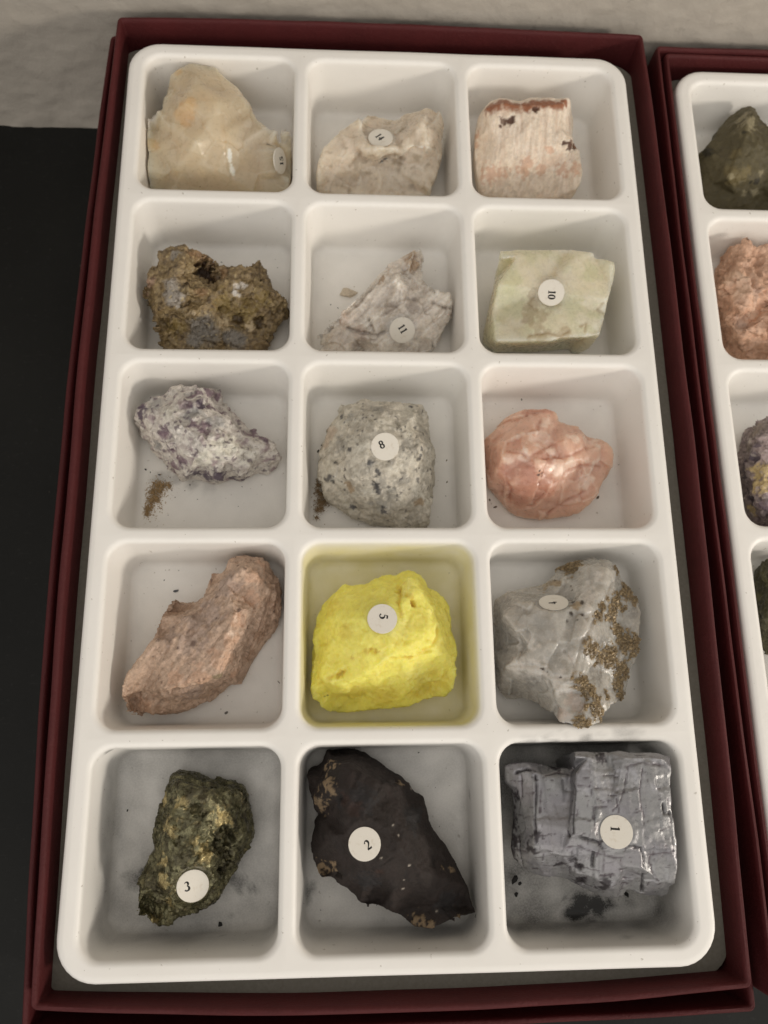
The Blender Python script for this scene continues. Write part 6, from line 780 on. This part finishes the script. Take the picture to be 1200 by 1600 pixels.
LOOKS['fibre'] = (dict(base=(224, 208, 188), smooth=2, disp=[('fbm', 8, 0.5, 2), ('fbm', 1.6, 0.13, 3, FIB), ('facet', 3, 0.10, FIB), ('fbm', 1.0, 0.12, 3), ('blob', 'dk', -0.4)],
    gd={'f': 0.18}, gw={'f': 0.5}, bn=1.1,
    col=[('mos', .9, .12, FIB), ('n', 0.9, FIB, -0.05, 0.3, (234, 220, 204), 0.85), ('n', 0.7, FIB, 0.0, 0.3, (206, 180, 156), 0.4, 29.), ('n', 5, None, 0.1, 0.45, (216, 186, 160), 0.6, 31.), ('b', 'ru', (204, 154, 120), 0.6, 1.0), ('b', 'br', (150, 88, 50), 0.95, .35), ('b', 'dk', (84, 46, 24), 0.95, .9), ('g', 'f', (200, 174, 150), 0.4)]),
    'white and pinkish fibrous block with a brown strip along its top edge', dict(rough=0.5, spec=0.4, sss=0.5, sssr=0.003, bump=0.14, bscale=1100, var=0.1, facet=0.12, fscale=900))
LOOKS['ore'] = (dict(base=(138, 116, 78), disp=[('fbm', 6, 1.1, 3), ('facet', 3.2, 0.9), ('ridge', 2.2, 0.35), ('facet', 1.1, 0.35), ('blob', 'cv', -1.3), ('blob', 'hole', -3.0), ('fbm', 0.9, 0.15, 2)],
    gd={'c': 0.7}, gw={'c': 0.4}, bn=1.3,
    col=[('mos', .8, .30), ('n', 3, None, -0.15, 0.3, (158, 136, 92), 0.7), ('n', 1.6, None, 0.05, 0.4, (92, 72, 40), 0.75, 33.), ('b', 'yl', (152, 128, 58), 0.55, .9), ('b', 'or', (146, 108, 70), 0.6), ('b', 'gy', (156, 148, 138), 0.92, .25), ('b', 'gp', (138, 132, 124), 0.95, .22), ('b', 'pk', (168, 132, 112), 0.7), ('b', 'dk', (66, 48, 26), 0.85, .8), ('b', 'hole', (78, 50, 28), 0.8, .6), ('b', 'ed', (206, 184, 146), 0.8, 1.0), ('b', 'wh', (214, 208, 200), 0.9, .8), ('n', 0.8, None, .22, .42, (198, 176, 124), .75, 65.), ('cells', .8, .1, (70, 50, 22), .6)]),
    'brown crusty ore lump with a hollow and grey flat faces', dict(rough=0.42, spec=0.55, bump=0.2, bscale=1500, var=0.2, rvar=.15, facet=0.28, fscale=1100))
FG = ((0.72, 0.66, 0.2), 8.0)
LOOKS['gypsum'] = (dict(base=(208, 198, 186), smooth=1, disp=[('fbm', 6, 0.4, 2), ('facet', 2.4, 0.55, FG), ('ridge', 1.1, 0.22, FG), ('facet', 4.5, .7)],
    gd={'c': 0.7}, gw={'c': 0.4},
    col=[('mos', 2.2, .16, FG), ('n', 1.0, FG, -0.1, 0.35, (216, 206, 194), 0.5), ('n', 0.8, FG, 0.05, 0.4, (166, 150, 134), 0.35, 35.), ('b', 'pk', (186, 164, 152), 0.5), ('b', 'br', (160, 128, 92), 0.75), ('b', 'dk', (134, 118, 104), 0.6), ('b', 'wh', (226, 218, 206), 0.75, .9), ('g', 'c', (110, 94, 78), 0.5), ('n', .9, FG, .28, .5, (236, 230, 220), .8, 67.)]),
    'splintery translucent grey-brown crystal with a sticker reading 11', dict(rough=0.26, spec=0.6, sss=0.7, sssr=0.004, bump=0.12, bscale=1200, var=0.1, facet=0.22, fscale=420))
LOOKS['rhomb'] = (dict(base=(214, 205, 178), smooth=2, disp=[('fbm', 9, 0.25, 2), ('fbm', 2.0, 0.06, 2), ('facet', 7, 0.12)],
    gd={'c': 0.25}, gw={'c': 0.35}, bn=2.2,
    col=[('n', 8, None, -0.2, 0.35, (192, 192, 158), 0.7), ('b', 'gr', (188, 190, 146), 0.5), ('b', 'wh', (216, 208, 188), 0.6, .8), ('b', 'br', (158, 136, 104), 0.5, 1.1), ('g', 'c', (150, 128, 98), 0.5), ('n', 1.6, None, .2, .5, (222, 214, 192), .6, 69.)]),
    'pale greenish yellow slanted crystal block with a sticker reading 10', dict(rough=0.3, spec=0.5, sss=1.0, sssr=0.011, bump=0.05, bscale=800, var=0.06, facet=0.05, fscale=400))
LOOKS['lilac'] = (dict(base=(206, 199, 190), disp=[('fbm', 6, 1.0, 3), ('facet', 4.0, 0.8), ('facet', 1.6, 0.3), ('fbm', 1.1, 0.15, 3)],
    gd={'c': 0.5}, gw={'c': 0.45}, bn=1.2,
    col=[('mos', .9, .16), ('n', 3, None, -0.1, 0.35, (210, 202, 190), 0.7), ('n', 1.6, None, 0.0, 0.35, (172, 158, 152), 0.7, 37.), ('n', 2.4, None, 0.12, 0.34, (140, 114, 122), 0.7, 43.), ('b', 'wh', (216, 212, 198), 0.6), ('b', 'gy', (150, 148, 146), 0.7), ('b', 'vi', (120, 94, 108), 0.85, .9), ('b', 'dv', (78, 62, 84), 0.9, .9), ('b', 'ye', (214, 210, 194), 0.8, .7), ('g', 'c', (140, 126, 122), 0.4), ('cells', .7, .07, (92, 74, 88), .7), ('n', .7, None, .28, .5, (236, 230, 224), .7, 71.)]),
    'white lump with purple patches above a small heap of brown sand', dict(rough=0.5, spec=0.45, bump=0.18, bscale=1500, var=0.14, facet=0.26, fscale=1200))
LOOKS['speckled'] = (dict(base=(192, 184, 168), disp=[('fbm', 7, 0.9, 3), ('facet', 4.5, 0.6), ('facet', 1.7, 0.25), ('fbm', 1.1, 0.18, 3)],
    gd={'c': 0.35}, gw={'c': 0.5}, bn=1.0,
    col=[('mos', 1.3, .22), ('n', 3.2, None, -0.1, 0.3, (200, 194, 178), 0.75), ('n', 1.7, None, 0.05, 0.35, (164, 156, 140), 0.7, 37.), ('n', 1.3, None, 0.22, 0.42, (212, 206, 192), 0.75, 45.), ('b', 'wh', (210, 204, 188), 0.6), ('b', 'pk', (190, 166, 142), 0.6), ('b', 'gy', (142, 138, 130), 0.65, .9), ('b', 'ru', (150, 120, 78), 0.7), ('b', 'sp', (66, 66, 70), 0.85, 1.1), ('cells', .6, .018, (80, 76, 74), .75), ('n', .7, None, .3, .5, (232, 228, 218), .7, 73.)]),
    'grey-white rock with dark specks and a sticker reading 8', dict(rough=0.5, spec=0.45, sss=0.05, sssr=0.001, bump=0.2, bscale=1500, var=0.14, facet=0.24, fscale=1000))
LOOKS['rose'] = (dict(base=(212, 168, 144), smooth=9, disp=[('fbm', 7, 0.9, 3), ('facet', 5.5, 0.7), ('fbm', 2.2, 0.12, 2)],
    gd={'c': 0.3}, gw={'c': 0.45}, bn=2.0,
    col=[('n', 5, None, -0.15, 0.35, (216, 174, 152), 0.7), ('b', 'dp', (184, 128, 106), 0.8, .5), ('b', 'lt', (232, 206, 188), 0.7, .8), ('g', 'c', (176, 114, 90), 0.4), ('b', 'sp', (50, 34, 26), 1.0, .3), ('n', 1.4, None, .25, .5, (226, 190, 168), .5, 75.)]),  # lt: white glints painted into the pink
    'salmon pink glassy lump without a sticker', dict(rough=0.36, spec=0.6, sss=1.0, sssr=0.007, bump=0.08, bscale=800, var=0.08, facet=0.08, fscale=450))
FK = ((0.62, 0.75, 0.2), 5.0)
LOOKS['salmon'] = (dict(base=(190, 160, 136), disp=[('fbm', 7, 0.8, 3), ('facet', 4.0, 0.6, FK), ('ridge', 1.1, 0.30, FK), ('facet', 1.3, 0.2), ('fbm', 0.9, 0.12, 3)],
    gd={'c': 0.5, 'f': 0.35}, gw={'c': 0.5, 'f': 0.4}, bn=1.4,
    col=[('mos', .9, .20, FK), ('n', 1.5, FK, -0.1, 0.35, (200, 170, 144), 0.7), ('n', 0.9, FK, 0.05, 0.4, (162, 130, 108), 0.7, 39.), ('b', 'li', (166, 144, 132), 0.6, .9), ('b', 'br', (156, 120, 92), 0.65, .8), ('b', 'or', (206, 162, 130), 0.6, .9), ('b', 'dk', (96, 72, 58), 0.85), ('b', 'bk', (52, 40, 30), 0.92, .8), ('b', 'gn', (110, 104, 70), 0.7), ('b', 'lt', (232, 204, 180), 0.8, .6), ('n', .9, FK, .25, .45, (216, 184, 162), .7, 77.), ('cells', .5, .006, (90, 66, 54), .7)]),
    'long pinkish brown rough rock lying slantwise beside dark chips', dict(rough=0.5, spec=0.45, bump=0.2, bscale=1500, var=0.16, facet=0.26, fscale=1100))
LOOKS['sulfur'] = (dict(base=(240, 230, 90), smooth=1, disp=[('fbm', 7, 0.9, 2), ('fbm', 2.4, 0.3, 2), ('fbm', 1.0, 0.12, 3), ('facet', 2.4, .28), ('facet', 1.1, .12), ('blob', 'cv', -0.7)],
    gd={'c': 0.55}, gw={'c': 0.4}, bn=1.2,
    col=[('n', 4, None, -0.1, 0.4, (238, 226, 98), 0.7), ('b', 'gd', (222, 202, 58), 0.6, .4), ('b', 'dk', (206, 176, 30), 0.7, .8), ('b', 'lt', (234, 224, 110), 0.6, .6), ('b', 'bk', (90, 80, 30), 0.8, .6), ('g', 'c', (228, 200, 36), 0.4), ('n', 1.1, None, .2, .5, (234, 224, 104), .6, 79.)]),
    'bright yellow lump of sulphur with a sticker reading 5', dict(rough=0.5, spec=0.45, sss=0.9, sssr=0.004, bump=0.16, bscale=900, var=0.06, facet=0.16, fscale=700))
LOOKS['quartz'] = (dict(base=(168, 163, 154), smooth=5, under=(0.80, 0.62), disp=[('fbm', 7, 0.6, 2), ('facet', 5.5, 0.5), ('fbm', 2.0, 0.15, 2), ('blob', 'cr', 0.12)],
    gd={'c': 0.35}, gw={'c': 0.4}, bn=1.3,
    col=[('n', 5, None, -0.1, 0.4, (178, 172, 163), 0.7), ('b', 'gy', (128, 124, 118), 0.6, .5), ('b', 'wh', (202, 196, 188), 0.65, 1.0), ('b', 'pk', (184, 164, 150), 0.6), ('b', 'br', (150, 126, 84), 0.7, .8), ('b', 'cr', (140, 116, 76), 0.92, .9), ('b', 'bk', (58, 44, 28), 0.92, .8), ('n', 1.5, None, .25, .45, (190, 184, 176), .6, 81.)]),
    'grey translucent quartz with golden crystal crust and an oval sticker reading 4', dict(rough=0.26, spec=0.5, sss=0.9, sssr=0.006, bump=0.10, bscale=900, var=0.1, facet=0.07, fscale=420))
LOOKS['brassy'] = (dict(base=(114, 110, 78), met=0.6, smooth=2, disp=[('fbm', 6, 0.9, 3), ('facet', 3.2, 0.6), ('ridge', 1.7, 0.32), ('fbm', 0.9, 0.2, 3), ('facet', 1.0, .16), ('blob', 'cv', -1.3)],
    gd={'c': 0.9}, gw={'c': 0.45}, bn=1.2,
    col=[('mos', 1.1, .30), ('n', 2.4, None, -0.1, 0.35, (86, 82, 58), 0.8), ('n', 1.3, None, 0.05, 0.35, (72, 64, 44), 0.75, 47.), ('b', 'br', (186, 166, 108), 0.8, 1.1), ('b', 'dk', (66, 60, 42), 0.75, .8), ('g', 'c', (40, 34, 22), 0.7), ('n', .8, None, .2, .4, (150, 136, 92), .6, 83.)]),  # br: bright streak highlights painted into the brass colour
    'dark brassy metallic rock with a round sticker reading 3', dict(rough=0.27, spec=0.5, bump=0.16, bscale=1500, var=0.2, rvar=.1, facet=0.45, fscale=520, metal_attr=True))
LOOKS['dark'] = (dict(base=(44, 37, 34), smooth=3, disp=[('fbm', 8, 0.8, 3), ('facet', 5.5, 0.2), ('fbm', 1.8, 0.22, 3), ('facet', 1.4, 0.1), ('blob', 'tn', 0.25), ('blob', 'cv', -1.0)],
    gd={'c': 0.3}, gw={'c': 0.6}, bn=1.0,
    col=[('n', 5, None, -0.15, 0.35, (50, 41, 38), 0.7), ('n', 2.0, None, 0.1, 0.45, (36, 32, 30), 0.6, 49.), ('b', 'bl', (42, 42, 44), 0.6, .6), ('b', 'rd', (62, 42, 34), 0.55), ('b', 'dk', (40, 34, 28), 0.8), ('b', 'tn', (140, 118, 88), 0.8, 1.7), ('b', 'sp', (170, 160, 146), .8, .5)]),
    'flat dark purplish brown stone with tan spots and a sticker reading 2', dict(rough=0.75, spec=0.3, bump=0.2, bscale=1300, var=0.18, facet=0.10, fscale=900))
LOOKS['lead'] = (dict(base=(136, 136, 137), met=0.55, under=(0.94, 0.84), disp=[('blocks', 4.6, 5.8, .34), ('blocks', 2.1, 2.6, .20), ('crk', 5.2, (1, 0.06, 0), 0.11, 0.08, -.12), ('crk', 3.6, (-0.05, 1, 0), 0.09, 0.10, -.10), ('fbm', 8, 0.06, 2), ('fbm', 1.4, 0.03, 3)],
    gd={'c': 0.2, 'k': 0.5}, gw={'c': 0.16, 'k': 0.26}, bn=1.0,
    col=[('mos', 3.2, .05), ('n', 5, None, -0.15, 0.35, (126, 124, 130), 0.7), ('n', 1.2, None, 0.18, 0.42, (140, 137, 140), 0.6, 53.), ('b', 'pp', (134, 130, 135), 0.5, .4), ('b', 'hi', (176, 175, 182), 0.35, 1.0), ('b', 'dk', (48, 42, 46), 0.9, 1.0), ('crk', 5.2, (1, 0.06, 0), 0.11, 0.08, (72, 64, 70), .85), ('crk', 3.6, (-0.05, 1, 0), 0.09, 0.10, (76, 68, 72), .8), ('crk', 2.2, (1, 0.03, 0), 0.07, 0.24, (84, 76, 82), .7), ('crk', 1.9, (0, 1, .05), 0.07, 0.24, (84, 76, 82), .7), ('g', 'c', (80, 70, 76), 0.8), ('g', 'k', (36, 30, 34), 0.95), ('n', .8, None, .32, .5, (74, 64, 70), .6, 85.)]),  # hi: highlights painted as paler patches
    'heavy lead-grey cubic crystal block with cracks and a sticker reading 1', dict(rough=0.40, spec=0.5, bump=0.05, bscale=1300, var=0.1, metal_attr=True))
LOOKS['olive'] = (dict(base=(84, 76, 50), smooth=3, disp=[('fbm', 7, 0.8, 3), ('fbm', 2, 0.35, 3), ('facet', 2.5, .3)], bn=1.3,
    gd={'c': 0.5}, gw={'c': 0.5},
    col=[('n', 4, None, -0.1, 0.4, (92, 84, 56), 0.7), ('n', 1.5, None, .1, .4, (78, 70, 46), .6, 55.), ('b', 'gd', (112, 102, 68), 0.5), ('b', 'oc', (118, 104, 62), 0.6), ('b', 'lt', (158, 148, 116), 0.6, 1.0), ('b', 'bk', (40, 36, 24), 0.9)]),
    'dark olive pointed rock at the back of the right-hand tray', dict(rough=0.65, spec=0.4, bump=0.15, bscale=1200, var=0.15, facet=0.12, fscale=800))
FP = ((0.15, 1, 0.1), 2.5)
LOOKS['peach'] = (dict(base=(206, 162, 132), disp=[('fbm', 6, 0.9, 3), ('facet', 3.6, 1.0), ('facet', 1.5, 0.4), ('fbm', 1, 0.2, 3)], bn=1.3,
    gd={'c': 0.6}, gw={'c': 0.5},
    col=[('mos', 1.1, .15), ('n', 3, None, -0.1, 0.4, (214, 174, 146), 0.7), ('n', 1.5, None, .05, .4, (180, 138, 110), .6, 57.), ('b', 'br', (160, 116, 88), 0.6), ('b', 'lt', (224, 190, 162), 0.6), ('b', 'gy', (178, 152, 136), 0.6)]),
    'orange-pink blocky rock in the second compartment of the right-hand tray', dict(rough=0.5, spec=0.45, bump=0.18, bscale=1300, var=0.14, facet=0.2, fscale=1000))
LOOKS['violet'] = (dict(base=(140, 124, 122), disp=[('fbm', 6, 0.9, 3), ('facet', 3, 0.9), ('facet', 1.2, 0.45), ('fbm', .9, 0.2, 3)], bn=1.1,
    gd={}, gw={},
    col=[('mos', .9, .25), ('n', 2.4, None, -0.1, 0.35, (164, 148, 146), 0.7), ('n', 1.3, None, .05, .35, (100, 84, 96), .7, 59.), ('b', 'gb', (128, 114, 98), 0.7), ('b', 'pk', (212, 190, 190), 0.75, .9), ('b', 'dv', (74, 60, 76), 0.85, .8), ('b', 'ye', (206, 180, 112), 0.8, .9), ('b', 'vi', (126, 108, 124), 0.7), ('b', 'wh', (206, 196, 186), 0.7), ('n', .8, None, .22, .4, (224, 210, 196), .6, 87.)]),
    'purple, yellow and grey mottled rock in the right-hand tray', dict(rough=0.45, spec=0.5, bump=0.18, bscale=1400, var=0.16, facet=0.25, fscale=1100))
LOOKS['moss'] = (dict(base=(84, 80, 56), disp=[('fbm', 6, 0.9, 3), ('facet', 3, 0.8), ('facet', 1.2, 0.4)], bn=1.2, gd={}, gw={},
    col=[('n', 2, None, -0.1, 0.35, (62, 58, 40), 0.8), ('b', 'ol', (116, 112, 70), 0.7), ('b', 'bk', (36, 34, 26), 0.8), ('n', .8, None, .2, .4, (130, 124, 90), .6, 89.)]),
    'mossy dark green rock at the right picture edge beside purple rock', dict(rough=0.5, spec=0.4, bump=0.18, bscale=1400, var=0.16))

built = {}
for key, (look, label, mk) in LOOKS.items():
    mat = rock_mat(key + '_mineral', **mk)
    built[key] = build_specimen(key, look, label, mat, 0.30 if key in ('lead', 'quartz', 'brassy', 'dark', 'sulfur', 'salmon') else 0.34)

# golden crystals grown on the quartz
o, P, N, Q, bmask = built['quartz']
mk = bmask('cr', 0.6); idx = np.where((mk > 0.45) & (N[:, 2] > -0.3))[0]
rs = np.random.RandomState(5); idx = rs.choice(idx, min(5200, len(idx)), replace=False)
cube = np.array([(x, y, z) for x in (-1, 1) for y in (-1, 1) for z in (-1, 1)], float)
cf = np.array([(0, 1, 3, 2), (4, 6, 7, 5), (0, 4, 5, 1), (2, 3, 7, 6), (0, 2, 6, 4), (1, 5, 7, 3)])
Vs = []; Fs = []; cs = []
org = np.array(o.location) / MM
for k, i in enumerate(idx):
    a = rs.normal(size=(3, 3)); q, _ = np.linalg.qr(a)
    s = 0.05 + 0.16 * rs.rand() ** 2.6 + (0.16 * rs.rand() if rs.rand() < 0.05 else 0)
    sh = cube * s * (0.6 + 0.7 * rs.rand(3)) + rs.normal(size=(8, 3)) * s * 0.22
    Vs.append(sh @ q.T + P[i] - N[i] * 0.02 - org); Fs.append(cf + 8 * k)
    t = rs.rand(); cc = alb((152, 130, 92)) * (0.45 + 0.85 * t)
    cs.append(np.tile(cc, (8, 1)))
me = np_mesh('crystal_crust', np.concatenate(Vs) * MM, np.concatenate(Fs), False)
set_attr(me, 'Col', np.concatenate(cs))
o2 = link('crystal_crust', me, rock_mat('golden_crust', rough=0.38, spec=0.6, bump=0.1, bscale=3000, var=0.25, metal=0.12), o)
o2['kind'] = 'stuff'; o2['label'] = 'crust of small golden brown crystals'

# ------------------------------------------------------------------ chips, crumbs and sand in the compartments
def chip_mesh(name, size, flat, seed, n=14):
    rs = np.random.RandomState(seed); bm = bmesh.new()
    for _ in range(n):
        v = rs.normal(size=3); v /= np.linalg.norm(v); v *= 0.75 + 0.5 * rs.rand()
        bm.verts.new(Vector((v[0] * size[0] / 2, v[1] * size[1] / 2, v[2] * flat / 2 + flat / 2)) * MM)
    r = bmesh.ops.convex_hull(bm, input=bm.verts)
    bmesh.ops.delete(bm, geom=[v for v in bm.verts if not v.link_faces], context='VERTS')
    me = bpy.data.meshes.new(name); bm.to_mesh(me); bm.free(); return me

CH = {'black': plain_mat('black_crumb', (0.02, 0.019, 0.018)), 'grey': plain_mat('grey_crumb', (0.16, 0.155, 0.14)), 'brown': plain_mat('brown_crumb', (0.10, 0.065, 0.035)), 'slate': plain_mat('slate_chip', (0.10, 0.105, 0.115), 0.5), 'sand': plain_mat('brown_sand', (0.40, 0.28, 0.15), 0.8), 'sand2': plain_mat('dark_sand', (0.26, 0.18, 0.10), 0.8)}
loose = {}
for k, (tg, x, y, z, s) in enumerate(CRUMBS):
    if tg == 'slate':
        o = link('rock_chip', chip_mesh('rock_chip', (s, s * 0.6), s * 0.35, 3), CH[tg], loc=Vector((x, y, z)) * MM)
        o.rotation_euler = (0, 0, 0.15)
        tag(o, 'slate grey chip lying above the long pinkish brown rock', 'chip')
    else: loose.setdefault(tg, []).append((x, y, z, s))
for tg, L in loose.items():
    bm = bmesh.new()
    for k, (x, y, z, s) in enumerate(L):
        me = chip_mesh('c', (s * random.uniform(1.0, 1.5), s * random.uniform(.5, 1.0)), s * 0.35, 100 + k, 22)
        me.transform(Matrix.Translation(Vector((x, y, z)) * MM) @ Matrix.Rotation(random.uniform(0, 6), 4, 'Z'))
        bm.from_mesh(me); bpy.data.meshes.remove(me)
    me = bpy.data.meshes.new('mineral_crumbs'); bm.to_mesh(me); bm.free()
    o = link('mineral_crumbs', me, CH[tg])
    tag(o, {'black': 'fine black mineral crumbs scattered on the tray floors', 'grey': 'fine grey mineral crumbs scattered on the tray floors', 'brown': 'fine brown mineral crumbs scattered on the tray floors'}[tg], 'crumbs', kind='stuff')
tet = np.array([(1, 1, 1), (-1, -1, 1), (-1, 1, -1), (1, -1, -1)], float)
for si, (colr, blobs) in enumerate(SANDS):
    rs = np.random.RandomState(40 + si); Vs = []; Fs = []; k = 0
    for x, y, z, r in blobs:
        for _ in range(int(60 + 260 * r)):
            a = rs.rand() * 6.283; q = abs(rs.normal()) * (0.6 if rs.rand() < .8 else 1.3)
            px_, py_ = x + math.cos(a) * q * r, y + math.sin(a) * q * r
            s = 0.045 + 0.10 * rs.rand() ** 3
            rot, _r = np.linalg.qr(rs.normal(size=(3, 3)))
            Vs.append((tet * s) @ rot + np.array([px_, py_, z + s * 0.6 + rs.rand() * 0.55 * max(0, 1 - q)])); Fs.append(np.array([(0, 1, 2), (0, 2, 3), (0, 3, 1), (1, 3, 2)]) + 4 * k); k += 1
    o = link('sand_heap', np_mesh('sand_heap', np.concatenate(Vs) * MM, np.concatenate(Fs), False), CH[colr])
    tag(o, ('small heap of ochre sand below the white and purple lump', 'dark brown sand beside the speckled rock')[si], 'sand', kind='stuff')
# loose splinter beside the crystal with sticker 11
sx = ROCKS['gypsum']['C']
o = link('crystal_flake', chip_mesh('crystal_flake', (6.0, 2.8), 1.2, 77, 18), rock_mat('flake_mineral', rough=0.3, sss=0.1, sssr=0.001), loc=Vector((sx[0] - 8.6, sx[1] + 5.3, FLOOR)) * MM)
set_attr(o.data, 'Col', np.tile(alb((196, 182, 160)), (len(o.data.vertices), 1)))
o.rotation_euler = (0, 0, -0.25)
tag(o, 'small pale loose flake beside the splintery crystal', 'flake')
